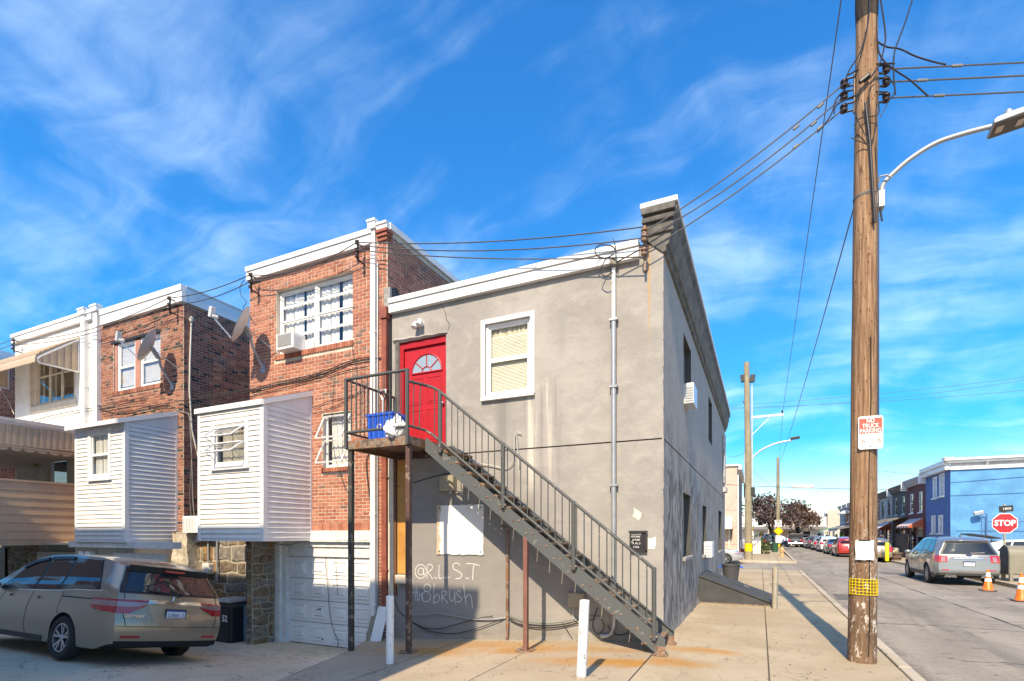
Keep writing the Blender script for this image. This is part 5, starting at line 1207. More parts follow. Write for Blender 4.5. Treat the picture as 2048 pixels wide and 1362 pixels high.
for x, y in ((-5.46, 7.40), (-3.43, 7.78)):
    z = pad_z(x); o = obj('base_plate', MB().box(x - .14, x + .14, y - .12, y + .12, z + .004, z + .022), RUSTM, st)
    for dx in (-.1, .1):
        for dy in (-.08, .08): obj('bolt', MB().lathe([(.014, 0), (.014, .03), (0, .034)], 6, (x + dx, y + dy, z + .022)), RUSTM, o)
# stringers
def zl(x): return 3.42 + (x + 5.35) * -.805            # nosing line
TX, BX = -5.36, -1.23
for y, m, lab in ((YO, STRING, None), (YI, STRING, None)):
    dp = .30; xb = BX
    pts = [(TX, zl(TX) + .0), (TX + .04, zl(TX) + .02), (xb, zl(xb) + .12), (xb, .03), (xb - .14, .03), (TX, zl(TX) - dp + .09)]
    z0 = -.02
    mb = MB(); mb.prism(pts, (1, 0, 0), (0, 0, 1), (0, .012, 0), o=(0, y - .006, 0))
    a, b = Vector((TX, 0, zl(TX) + .015)), Vector((xb, 0, zl(xb) + .12)); s = 1 if y == YO else -1
    mb.bar(a + Vector((0, y + .03 * s, -.006)), b + Vector((0, y + .03 * s, -.006)), .05, .01); c, d = Vector((TX, 0, zl(TX) - dp + .095)), Vector((xb - .14, 0, .035))
    mb.bar(c + Vector((0, y + .03 * s, .006)), d + Vector((0, y + .03 * s, .006)), .05, .01)
    so = obj('stringer', mb, m, st)
    z = pad_z(xb - .05); obj('foot_plate', MB().box(xb - .17, xb + .03, y - .07, y + .07, z + .004, z + .028), RUSTM, so)
    obj('rust_foot', MB().box(xb - .139, xb + .001, y - .009, y + .009, .028, .13), RUSTM, so)
# treads
NT_ = 17
for k in range(1, NT_):
    z = LZ - k * LZ / NT_; x = TX + .10 + (k - .35) * (BX - TX - .1) / NT_
    mb = MB()
    for j in range(2): mb.box(x - .025 + j * .135, x + .098 + j * .135, YO + .016, YI - .016, z - .03, z - .004 + random.uniform(-.003, .003))
    obj('tread', mb, TREAD, st)
    obj('tread_bracket', MB().box(x - .02, x + .22, YO + .0075, YO + .03, z - .055, z - .032).box(x - .02, x + .22, YI - .03, YI - .0075, z - .055, z - .032), RUSTM, st)
# bolts on the outer stringer face
mb = MB()
for k in range(1, NT_):
    z = LZ - k * LZ / NT_; x = TX + .10 + (k - .35) * (BX - TX - .1) / NT_
    for dx in (.04, .15): mb.lathe([(0, -.012), (.016, -.01), (.018, 0)], 6, (x + dx, YO - .007, z - .045), 'y')
obj('bolt', mb, RUSTM, st)
# landing rails: front, outer end; stair rail on the outer stringer
RZ = 4.54; BZ = 3.58
def rail(pts, r=.024, name='rail'): return obj(name, MB().tube(pts, r, 10), STEEL, st, smooth=50)
ly = LY - .03
fl, fr_ = Vector((LX0 + .03, ly, 0)), Vector((LX1 - .02, ly, 0)); zv = lambda z: Vector((0, 0, z))
rail([fl + zv(RZ), fr_ + zv(RZ)], .027); rail([fl + zv(BZ), fr_ + zv(BZ)])
for p, z1 in ((fl, RZ), (fr_, RZ)): obj('rail_post', MB().box(p.x - .026, p.x + .026, p.y - .026, p.y + .026, LZ - .135, z1 + .02), STEEL, st, bevel=.005)
nb = 11
for k in range(1, nb): q = fl.lerp(fr_, k / nb); obj('baluster', MB().cyl(q + zv(BZ), q + zv(RZ), .0095, 6), STEEL, st)
e0, e1 = Vector((LX0 + .03, ly + .03, 0)), Vector((LX0 + .03, WY - .04, 0))
rail([e0 + zv(RZ), e1 + zv(RZ)]); rail([e0 + zv(BZ), e1 + zv(BZ)], .02); obj('rail_post', MB().box(e1.x - .024, e1.x + .024, e1.y - .024, e1.y + .024, LZ, RZ + .01), STEEL, st, bevel=.005)
for k in range(1, 12): q = e0.lerp(e1, k / 12); obj('baluster', MB().cyl(q + zv(BZ), q + zv(RZ), .0095, 6), STEEL, st)
ys = YO - .04
S0 = Vector((LX1 - .02, ly, 4.35)); S1 = Vector((-5.30, ys, 4.36)); S2 = Vector((-5.05, ys, 4.24)); S3 = Vector((-1.385, ys, 1.25))
rail([S0, S1, Vector((-5.18, ys, 4.315)), S2, S3], .025)
B0 = Vector((LX1 - .02, ly, 3.60)); B1 = Vector((-5.34, ys, 3.58)); B2 = Vector((-5.05, ys, 3.38)); B3 = Vector((-1.385, ys, .42))
rail([B0, B1, Vector((-5.2, ys, 3.5)), B2, B3], .023)
def along(P, x):
    for a, b in zip(P, P[1:]):
        if a.x <= x <= b.x: return a.lerp(b, (x - a.x) / (b.x - a.x))
    return P[-1]
PT, PB = [S1, Vector((-5.18, ys, 4.315)), S2, S3], [B1, Vector((-5.2, ys, 3.5)), B2, B3]
sposts = [PY(x, 1000, ys).x for x in (880, 1006, 1147, 1308)]
for i, x in enumerate(sposts):
    a, b = along(PT, x), along(PB, x); obj('rail_post', MB().tube([(x, ys, b.z - .2), (x, ys, a.z + (.01 if i < 3 else .02))], .036 if i < 3 else .034, 10), STEEL, st, smooth=50)
    obj('clamp', MB().box(x - .05, x + .05, ys - .02, ys + .03, b.z - .16, b.z - .13), RUSTM, st)
bx = [PY(x, 1000, ys).x for x in (838, 850, 862)] if False else []
xs_ = [-5.26 + .118 * k for k in range(1, 33)]
for x in xs_:
    if min(abs(x - s) for s in sposts) < .05 or x > sposts[-1]: continue
    a, b = along(PT, x), along(PB, x); obj('baluster', MB().cyl((x, ys, b.z), (x, ys, a.z), .0095, 6), STEEL, st)
for k in (1, 2): q = S0.lerp(S1, k / 3); q2 = B0.lerp(B1, k / 3); obj('baluster', MB().cyl(q, q2, .0095, 6), STEEL, st)
# what stands on the landing
def crate(c, sx, sy, h):
    t = thing('recycling_bin', c, 'blue plastic recycling bin standing on the stair landing', 'bin'); x, y, z = c; mb = MB(); k = .87
    def ring(s, zz, i=0.): return [(x - sx * s + i, y - sy * s + i, zz), (x + sx * s - i, y - sy * s + i, zz), (x + sx * s - i, y + sy * s - i, zz), (x - sx * s + i, y + sy * s - i, zz)]
    A, B = ring(k, z), ring(1, z + h)
    for i in range(4): mb.face([A[i], A[(i + 1) % 4], B[(i + 1) % 4], B[i]])
    C, D = ring(1, z + h, .012), ring(k, z + .01, .012)
    for i in range(4): mb.face([B[i], B[(i + 1) % 4], C[(i + 1) % 4], C[i]]); mb.face([C[i], C[(i + 1) % 4], D[(i + 1) % 4], D[i]])
    mb.face(A[::-1]); mb.face(D); obj('body', mb, BLUEBIN, t)
    obj('rim', MB().box(x - sx - .015, x + sx + .015, y - sy - .015, y - sy + .004, z + h - .05, z + h).box(x - sx - .015, x + sx + .015, y + sy - .004, y + sy + .015, z + h - .05, z + h).box(x - sx - .015, x - sx + .004, y - sy + .004, y + sy - .004, z + h - .05, z + h).box(x + sx - .004, x + sx + .015, y - sy + .004, y + sy - .004, z + h - .05, z + h), BLUEBIN, t, bevel=.005)
    for q in range(5):
        xx = x - sx * .75 + q * sx * .375; obj('rib', MB().bar((xx * .97 + x * .03, y - sy * k - .008, z + .02), (xx, y - sy - .006, z + h - .06), .018, .016, (0, 1, 0)), BLUEBIN, t)
    for q in range(4):
        yy = y - sy * .7 + q * sy * .47; obj('rib', MB().bar((x + sx * k + .008, yy, z + .02), (x + sx + .006, yy, z + h - .06), .018, .016, (1, 0, 0)), BLUEBIN, t)
    mk = MB().tube([(x - .0 + .045 * math.cos(a / 9 * 6.1), y - sy * .955 - .012, z + h * .52 + .045 * math.sin(a / 9 * 6.1)) for a in range(10)], .008, 5); obj('emblem', mk, SIGNW, t); return t
crate((-6.23, 7.78, LZ + .002), .30, .22, .52)
t = obj('bag', (lambda mb: (mb.grid(lambda u, v: Vector((-5.72, 7.38, LZ + .0)) + Vector((
    (.19 + .05 * math.sin(6.283 * u * 4 + 5 * v) + .035 * math.sin(6.283 * u * 9 + 17 * v) + .02 * math.sin(6.283 * u * 17 - 31 * v)) * math.cos(2 * math.pi * u) * math.sin(math.pi * (.02 + .96 * v)) ,
    (.15 + .04 * math.sin(6.283 * u * 3 + 3 * v) + .03 * math.sin(6.283 * u * 8 + 9 * v) + .02 * math.sin(6.283 * u * 15 + 27 * v)) * math.sin(2 * math.pi * u) * math.sin(math.pi * (.02 + .96 * v)),
    .15 - .15 * math.cos(math.pi * v) + .02 * math.sin(25 * u + 13 * v) + .25 * max(0, v - .8) * (1.2 + math.sin(6.283 * u * 3)))), 64, 30), mb)[1])(MB()), BAG, smooth=30)
tag(t, 'crumpled white plastic bag on the landing beside the blue bin', 'bag')
tag(obj('folded_board', MB().obox((-6.60, 8.25, LZ + .33), (.02, 0, .0), (0, .28, 0), (.04, 0, .32)), plain('navy_board', (.035, .035, .06), .6)), 'dark board leaning on the end rail of the landing behind the blue bin', 'board')
tag(obj('shovel', MB().tube([(-6.98, WY - .16, 3.7), (-6.99, WY - .14, 4.5)], .018, 8).tube([(-6.99, WY - .14, 4.5), (-7.07, WY - .14, 4.62), (-7.07, WY - .14, 4.70), (-6.92, WY - .14, 4.70), (-6.92, WY - .14, 4.62), (-6.99, WY - .14, 4.5)], .014, 6), ALU, smooth=50), 'grey D-shaped shovel handle standing up beside the white downspout', 'shovel')
# white posts and planks
def bollard(x0, y0, z, top, r, lab, lean=0.):
    p = Vector((x0, y0, z)); t = Vector((x0 + lean, y0, top))
    m, tt, b = newmat('chipped_white_post'); pp = tt.pos(); f = tt.noise(tt.scl(pp, (1, 1, .3)), 22, 5, .7)
    tt.inp(b.inputs['Base Color'], tt.mix(tt.step(f, .56, .61), (.72, .715, .70), (.27, .25, .23))); b.inputs['Roughness'].default_value = .6
    bo = tag(obj('bollard', MB().tube([p - Vector((0, 0, .1)), p.lerp(t, .96), t - Vector((0, 0, .012)), t, t + Vector((0, 0, .006))], [r, r, r, r * .9, r * .3], 18), m, smooth=40), lab, 'bollard', 'white bollards by the stairs')
    mb = MB(); mb.grid(lambda u, v: p + Vector((math.cos(6.283 * u), math.sin(6.283 * u), 0)) * (r + (.055 + .025 * math.sin(6.283 * u * 3) + .012 * math.sin(6.283 * u * 7)) * (1 - v)) + Vector((0, 0, lerp(-.015, .028, v ** .6))), 24, 4); obj('collar', mb, M('cement_collar', (.30, .245, .18), .95, var=.3, vs=30, bump=.8), bo, smooth=50)
bollard(-5.15, 6.5, pad_z(-5.15), .80, .06, 'white pipe bollard with chipped paint beside the driveway, in front of the red downspout')
bollard(-2.02, 6.28, pad_z(-2.02), .93, .062, 'white chipped pipe bollard in front of the staircase, slightly leaning', .05)
tag(obj('plank', MB().obox((-7.18, WY - .3, -.28), (.07, 0, .03), (0, .02, -.01), (.05, .06, .36)), WOODP), 'grey weathered plank leaning at the foot of the white downspout', 'plank')
tag(obj('concrete_block', MB().prism([(-7.43, -.78), (-7.24, -.78), (-7.16, -.2), (-7.3, -.16), (-7.40, -.3)], (1, 0, 0), (0, 0, 1), (0, .12, 0), o=(0, WY - .18, 0)), M('broken_concrete', (.30, .27, .22), .95, var=.35, vs=14, bump=.9), bevel=.02), 'broken concrete lump beside the garage door', 'concrete block')
tag(obj('white_panel', MB().obox((-6.93, WY - .35, -.14), (.13, 0, .0), (0, .008, 0), (.05, .1, .42)), WHITE), 'white panel leaning on the wall behind the bollard', 'panel')
# ------------------------------------------------------------------ utility pole with street lamp
PB_ = Vector((1.27, 8.60, 0)); 
def pole_c(z): return PB_ + Vector((.006 * z, 0, z))
up_ = thing('utility_pole', PB_, 'tall brown wooden utility pole at the kerb with a no truck parking sign', 'pole')
mb = MB(); N = 28; zs = [-.1, .05, .5, 1, 1.6, 2.4, 3.2, 4.2, 5.2, 6.2, 7.2, 8.2, 9.0, 10.0, 11.2]
def pr(z): return lerp(.172, .126, max(0, z) / 9.1)
mb.grid(lambda u, v: (lambda z: pole_c(z) + Vector((math.cos(2 * math.pi * u), math.sin(2 * math.pi * u), 0)) * pr(z) * (1 + .012 * math.sin(6.28 * u * 5 + z) + .008 * math.sin(6.28 * u * 9 - 2 * z)))(interp([(i / (len(zs) - 1), z) for i, z in enumerate(zs)], v)), N, 40)
obj('shaft', mb, POLEW, up_, smooth=60)
obj('shaft_top', MB().tube([pole_c(8.78), pole_c(9.0), pole_c(11.3)], [pr(8.7) + .002, pr(9) + .012, pr(11) + .012], 24), POLEB, up_, smooth=60)
obj('crack', MB().tube([pole_c(z) + Vector((.045 + .012 * math.sin(z * 2.1), -pr(z) * .965, 0)) for z in (.1, .6, 1.2, 2, 2.6, 3.2, 3.6, 4.4)], .008, 5), plain('dark_check', (.02, .014, .01), .9), up_)
# spool insulators on both sides
INS = plain('brown_insulator', (.05, .03, .025), .3)
def rack(side, zlist, dirv):
    d = Vector(dirv).normalized(); out = []
    z0, z1 = min(zlist) - .1, max(zlist) + .1; b = pole_c((z0 + z1) / 2) + d * (pr(8) + .012)
    s = d.cross(Vector((0, 0, 1)))
    obj('rack_plate', MB().bar(pole_c(z0) + d * (pr(z0) + .01), pole_c(z1) + d * (pr(z1) + .01), .05, .012, d), RUSTM, up_)
    for z in zlist:
        c = pole_c(z) + d * (pr(z) + .13)
        obj('insulator', MB().lathe([(0, -.045), (.045, -.045), (.05, -.02), (.028, -.008), (.028, .008), (.05, .02), (.045, .045), (0, .045)], 12, c), INS, up_, smooth=40)
        obj('bracket', MB().bar(pole_c(z) + d * pr(z) + Vector((0, 0, .055)), c + Vector((0, 0, .055)), .03, .008).bar(pole_c(z) + d * pr(z) - Vector((0, 0, .055)), c - Vector((0, 0, .055)), .03, .008).cyl(c - Vector((0, 0, .07)), c + Vector((0, 0, .07)), .008, 6), BLACKM, up_); out.append(c)
    return out
zr = [PY(1760, y, 8.6).z for y in (132, 158, 190)]; zlft = [PY(1700, y, 8.6).z for y in (165, 190, 215)]
Rr = rack(1, zr, (.93, .36, 0)); Rl = rack(-1, zlft, (-1, -.05, 0))
tag(obj('power_line', MB().tube(sagline(Rr[0], Rr[0] + Vector((.93, .36, 0)) * 16, .06), .0105, 6), WIREG), 'uppermost of three wires running from the big pole across the street', 'wire', 'wires from the big pole')
tag(obj('power_line', MB().tube(sagline(Rr[1], Rr[1] + Vector((.93, .36, 0)) * 16, .06), .011, 6), WIREG), 'middle one of three wires running from the big pole across the street', 'wire', 'wires from the big pole')
tag(obj('power_line', MB().tube(sagline(Rr[2], Rr[2] + Vector((.93, .36, 0)) * 16, .06), .0105, 6), WIREG), 'lowest of three wires running from the big pole across the street', 'wire', 'wires from the big pole')
for k, (c, t) in enumerate(((Rr[0], .85), (Rr[2], .62), (Rr[1], .4))):
    a = c + Vector((.93, .36, 0)).normalized() * t - Vector((0, 0, .015 * t)); obj('splice', MB().bar(a, a + Vector((.93, .36, 0)).normalized() * .14, .03, .035), M('splice_grey', (.16, .16, .165), .5), up_, bevel=.01)
# bracket on the corner building and the drop to it
bk = Vector((-1.69, WY - .12, 6.42))
br = thing('wire_bracket', bk, 'rusty wire bracket with insulators on the stucco corner below the cornice', 'bracket')
obj('bar', MB().box(bk.x - .02, bk.x + .02, bk.y - .02, bk.y + .02, 6.02, 6.75), RUSTM, br)
for z in (6.62, 6.52, 6.30): obj('insulator', MB().lathe([(0, -.05), (.05, -.05), (.055, -.02), (.03, -.008), (.03, .008), (.055, .02), (.05, .05), (0, .05)], 12, bk + Vector((.0, -.06, z - bk.z))), RUSTM, br, smooth=40)
obj('arm', MB().bar(bk + Vector((0, 0, -.3)), (bk.x, WY, 6.05), .03, .03).bar(bk + Vector((0, 0, .1)), (bk.x, WY, 6.5), .03, .03), RUSTM, br)
for k, (c, z, n_, s_) in enumerate(((Rl[0], 6.62, 'uppermost', .1), (Rl[1], 6.52, 'middle one', .14), (Rl[2], 6.30, 'lowest', .1))):
    tag(obj('power_line', MB().tube(sagline(c, bk + Vector((0, -.06, z - bk.z)), s_, 20), .010, 6), WIREG), '%s of three wires running from the big pole down to the cornice bracket' % n_, 'wire', 'drops to the corner building')
    for tt in ((.09, .2) if k != 1 else (.12,)): a = c.lerp(bk, tt); e = c.lerp(bk, tt + .05); a.z -= s_ * 4 * tt * (1 - tt); e.z -= s_ * 4 * (tt + .05) * (.95 - tt); obj('splice', MB().bar(a, a.lerp(e, .55), .03, .035), M('dark_splice', (.12, .12, .12), .5), up_, bevel=.01)
def curve(pts, n=8):
    P = [Vector(p) for p in pts]; Q = []
    for i in range(len(P) - 1):
        p0, p1, p2, p3 = P[max(i - 1, 0)], P[i], P[i + 1], P[min(i + 2, len(P) - 1)]
        for k in range(n): u = k / n; Q.append(.5 * ((2 * p1) + (p2 - p0) * u + (2 * p0 - 5 * p1 + 4 * p2 - p3) * u * u + (3 * p1 - p0 - 3 * p2 + p3) * u ** 3))
    return Q + [P[-1]]
def cab(pts, r, mat, label, Y=None, n=8, group=None, name='cable', cat='cable'):
    P = [PY(x, y, Y) for x, y in pts] if Y is not None else pts
    return tag(obj(name, MB().tube(curve(P, n), r, 6), mat, smooth=60), label, cat, group)
# jumpers and loose loops at the pole head: parts of the pole
yf = 8.6 - .17
for k, pts in enumerate(([(1742, -60), (1738, 25), (1733, 60), (1720, 105), (1700, 138), (1688, 165)], [(1752, -60), (1770, 60), (1768, 95), (1760, 125), (1745, 150), (1728, 165)], [(1748, -60), (1754, 75), (1763, 115), (1790, 140), (1820, 160), (1856, 192)],
                         [(1736, 55), (1750, 78), (1772, 93), (1800, 98), (1830, 112), (1865, 123), (1892, 129)], [(1826, -5), (1812, 40), (1798, 78), (1790, 100), (1787, 125), (1788, 160), (1791, 190)], [(1700, 165), (1690, 178), (1675, 195), (1670, 205), (1664, 225), (1652, 245), (1635, 265)],
                         [(1693, 152), (1715, 140), (1740, 130), (1765, 127), (1790, 127)], [(1668, 228), (1672, 212), (1690, 200), (1715, 190), (1745, 184), (1775, 184)], [(1752, 150), (1743, 165), (1738, 190), (1740, 220), (1742, 260), (1740, 285)], [(1722, 175), (1712, 195), (1710, 222), (1720, 250), (1735, 278)],
                         [(1760, 160), (1757, 185), (1754, 220), (1750, 262), (1743, 285)], [(1757, 205), (1758, 225), (1748, 232), (1722, 236), (1708, 252)], [(1702, 275), (1720, 283), (1738, 290)], [(1760, 145), (1780, 158), (1790, 180), (1776, 205), (1760, 235)])):
    dd = 8.42 if k in (0, 1, 8, 9, 10, 11, 12) else 8.52
    obj('jumper_wire', MB().tube(curve([PY(x, y, dd) for x, y in pts]), .010 if k < 8 else .007, 6), CABLE, up_, smooth=60)
obj('jumper_splice', MB().bar(PY(1718, 166, 8.40), PY(1740, 148, 8.40), .05, .05), BLACKP, up_, bevel=.015)
obj('riser', MB().tube([PY(1731, 205, 8.41), PY(1740, 285, 8.41), PY(1745, 370, 8.41), PY(1750, 445, 8.42)], .017, 8), BLACKP, up_, smooth=60)
obj('riser', MB().tube([PY(1752, 285, 8.45), PY(1757, 400, 8.46), PY(1757, 850, 8.46)], .008, 6), CABLE, up_)
obj('fuse', MB().cyl(PY(1760, 414, 8.48), PY(1764, 442, 8.48), .012, 8), BLACKP, up_)
for y in (395, 398): obj('strap', MB().tube([pole_c(PY(1730, y, 8.6).z) + Vector((math.cos(a), math.sin(a), 0)) * (pr(6.4) + .004) for a in [2 * math.pi * i / 20 for i in range(21)]], .006, 5), GALV, up_)
# lamp arm (along +X over the street)
LM = plain('lamp_grey', (.34, .36, .38), .4, .2)
sl_ = thing('street_lamp', PY(1763, 400, 8.6), 'grey curved street lamp arm with flat lamp head bolted to the big wooden pole', 'street lamp')
A = [PY(1763, 408, 8.58), PY(1763, 385, 8.58), PY(1767, 368, 8.58), PY(1783, 350, 8.58), PY(1820, 318, 8.56), PY(1870, 287, 8.54), PY(1925, 268, 8.5), PY(1983, 253, 8.46), PY(2060, 236, 8.44)]
obj('arm', MB().tube(curve(A, 6), .03, 12), LM, sl_, smooth=60)
obj('bracket', MB().box(A[0].x - .1, A[0].x + .03, 8.52, 8.66, A[0].z - .06, A[0].z + .16).tube([PY(1757, 365, 8.55), PY(1760, 353, 8.52), PY(1774, 350, 8.5), PY(1783, 355, 8.52)], .014, 6), LM, sl_, bevel=.005)
h0, h1_ = PY(1982, 256, 8.44), PY(2090, 218, 8.4); dv = (h1_ - h0); up3 = Vector((0, 0, 1)); sd_ = dv.cross(up3).normalized()
mb = MB(); mb.prism([(-.02, -.045), (1, -.035), (1, .03), (.3, .035), (.05, .025), (-.02, .0)], tuple(dv), tuple(up3), tuple(sd_ * .32), o=tuple(h0 - sd_ * .16)); obj('lamp_head', mb, LM, sl_, bevel=.012)
obj('lens', MB().obox(h0 + dv * .5 + up3 * -.044, dv * .48, sd_ * .145, up3 * .006), M('lamp_underside', (.10, .085, .07), .5), sl_)
for k in (.16, .55): obj('sticker', MB().obox(h0 + dv * k + up3 * -.053, dv * .07, sd_ * .06, up3 * .002), plain('sticker', (.55, .45, .36), .5), sl_)
obj('photocell', MB().lathe([(.04, 0), (.04, .09), (.03, .11), (0, .115)], 14, PY(2017, 238, 8.42)), GALV, sl_, smooth=40)
# signs and paper on the pole
q = (PY(1716, 865, 8.42), PY(1766, 865, 8.42)); zt_, zb_ = PY(1741, 832, 8.42).z, PY(1741, 898, 8.42).z
cx_, ys_ = (q[0].x + q[1].x) / 2, 8.415; wx = (q[1].x - q[0].x) / 2
sg = thing('parking_sign', (cx_, ys_, zb_), 'red and white no truck parking sign screwed to the big wooden pole', 'sign')
def rrect(w, h, r, n=4): return [(sx * (w - r) + r * math.cos(a), sz * (h - r) + r * math.sin(a)) for (sx, sz, a0) in ((1, 1, 0), (-1, 1, 90), (-1, -1, 180), (1, -1, 270)) for a in [R_(a0 + 90 * i / n) for i in range(n + 1)]]
hh_ = (zt_ - zb_) / 2; zc_ = (zt_ + zb_) / 2; o_ = (cx_, ys_ - .004, zc_)
obj('panel', MB().prism(rrect(wx, hh_, .03), (1, 0, 0), (0, 0, 1), (0, .004, 0), o=o_), SIGNW, sg)
obj('red_field', MB().box(cx_ - wx * .92, cx_ + wx * .92, ys_ - .006, ys_ - .0045, zc_ - hh_ * .05, zc_ + hh_ * .86), SIGNR2, sg)
for s, z, sz_ in (('NO', .70, .078), ('TRUCK', .40, .078), ('PARKING', .10, .078)): text('lettering', s, sz_, SIGNW, sg, (cx_, ys_ - .008, zc_ + hh_ * z), (1, 0, 0), (0, 0, 1), .001, .74, bold=.0012)
text('lettering', '6   -  6', .10, SIGNR2, sg, (cx_ + .01, ys_ - .006, zc_ - hh_ * .5), (1, 0, 0), (0, 0, 1), .001, .8)
for z in (.84, -.82): obj('screw', MB().lathe([(0, -.008), (.013, -.005), (.015, 0)], 10, (cx_, ys_ - .006, zc_ + hh_ * z), 'y'), GALV, sg, smooth=40)
p0, p1 = PY(1711, 1080, 8.41), PY(1748, 1120, 8.41)
mb = MB(); mb.grid(lambda u, v: (lerp(p0.x, p1.x, u) + .004 * math.sin(7 * v), 8.412 - .012 * math.sin(math.pi * u) + .004 * math.sin(9 * u + 4 * v), lerp(p1.z, p0.z, v) + .004 * math.sin(11 * u)), 8, 8)
tag(obj('paper_notice', mb, SIGNW, smooth=60), 'blank white paper notice pinned low on the big wooden pole', 'paper')
tag(obj('tape', MB().box(p0.x + .03, p1.x - .04, 8.395, 8.399, p0.z - .012, p0.z + .006), BLACKM), 'black strip of tape along the top of the paper notice', 'tape')
# yellow grid reflector
a0, a1 = PY(1700, 1180, 8.42), PY(1748, 1180, 8.42); z0, z1 = PY(1724, 1190, 8.42).z, PY(1724, 1159, 8.42).z
gr = thing('yellow_grid', ((a0.x + a1.x) / 2, 8.42, z0), 'yellow plastic grid nailed round the foot of the big wooden pole', 'grid')
def wrap(u): a = lerp(R_(206), R_(334), u); return pole_c(0) + Vector((math.cos(a), math.sin(a), 0)) * .178
mb = MB()
for k in range(6): mb.tube([wrap(i / 12) + Vector((.006, 0, lerp(z0, z1, k / 5) + .01 * (i / 12 - .5) * -1)) for i in range(13)], .005, 4)
for k in range(10): mb.tube([wrap(k / 9) + Vector((.006, 0, z0)), wrap(k / 9) + Vector((.006, 0, z1))], .005, 4)
obj('grid', mb, YEL, gr)
# ------------------------------------------------------------------ wires along the rear walls
def bracket(p, lab):
    t = thing('wire_bracket', p, lab, 'bracket', 'wire brackets on the rear walls'); p = Vector(p)
    obj('bar', MB().box(p.x - .018, p.x + .018, p.y - .015, p.y + .015, p.z - .34, p.z + .12).bar(p + Vector((0, 0, -.28)), (p.x, WY, p.z - .3), .025, .025).bar(p + Vector((0, 0, .05)), (p.x, WY - .09, p.z + .05), .025, .025), BLACKM, t)
    for z in (.06, -.1, -.22): obj('insulator', MB().lathe([(0, -.035), (.035, -.035), (.04, -.015), (.02, -.005), (.02, .005), (.04, .015), (.035, .035), (0, .035)], 10, p + Vector((0, -.04, z))), INS, t, smooth=40)
    return p
K1 = bracket(PY(716, 492, WY - .22), 'black wire bracket under the white fascia beside the white downspout'); K2 = bracket(PY(503, 556, WY - .22), 'black wire bracket at the outer corner of the orange brick wall'); K3 = bracket(PY(340, 602, WY - .22), 'black wire bracket at the corner of the brown brick wall'); K4 = bracket(PY(28, 684, WY - .22), 'black wire bracket at the far corner of the white stucco wall')
BKp = bk + Vector((0, -.06, 0))
for (a, b, n_, s_, dz) in ((BKp + Vector((0, 0, .2)), K1, 'upper wire slung between stucco cornice bracket and orange brick wall', .12, .06), (BKp + Vector((0, 0, .08)), K1, 'middle wire slung between stucco cornice bracket and orange brick wall', .16, .0), (BKp + Vector((0, 0, -.12)), K1, 'lower wire slung between stucco cornice bracket and orange brick wall', .1, -.1),
                           (K1, K2, 'upper wire running along the fascia of the orange brick house', .22, .06), (K1, K2, 'lower wire running along the fascia of the orange brick house', .12, -.1), (K2, K3, 'upper wire across the light well between the brick houses', .1, .06), (K2, K3, 'lower wire across the light well between the brick houses', .14, -.1),
                           (K3, K4, 'upper wire in front of the white stucco fascia', .3, .06), (K3, K4, 'lower wire in front of the white stucco fascia', .26, -.1), (K4, K4 + Vector((-9, -.1, .1)), 'upper wire leaving the white stucco house beyond the awning', .1, .06), (K4, K4 + Vector((-9, -.1, .05)), 'lower wire leaving the white stucco house beyond the awning', .1, -.1)):
    tag(obj('power_line', MB().tube(sagline(Vector(a) + Vector((0, -.04, dz if a is not BKp else 0)), Vector(b) + Vector((0, -.04, dz)), s_, 18), .0105, 6), WIREG, smooth=60), n_, 'wire', 'wires along the rear walls')
# small loops at the weather head, cables clipped to walls
cab([(1231, 500), (1222, 492), (1200, 490), (1190, 500), (1195, 512), (1212, 516), (1228, 508)], .01, CABLE, 'black cable loop at the head of the grey conduit', WY - .25)
cab([(1229, 520), (1215, 515), (1205, 530), (1200, 545), (1212, 552), (1226, 545)], .009, CABLE, 'small black drip loop below the weather head', WY - .2)
cab([(1232, 525), (1260, 510), (1280, 500), (1297, 498)], .01, CABLE, 'black cable from the weather head to the cornice bracket', WY - .18)
cab([(1226, 478), (1230, 490), (1232, 505), (1231, 518)], .009, CABLE, 'short black lead dropping into the weather head', WY - .22)
cab([(488, 560), (480, 575), (483, 592), (493, 604), (486, 617), (498, 630), (505, 640)], .008, CABLE, 'tangled black cable beside the upper dish', WY - .1)
cab([(502, 558), (511, 575), (518, 592), (522, 603)], .006, CABLE, 'thin black cable at the corner of the orange brick wall', WY - .02)
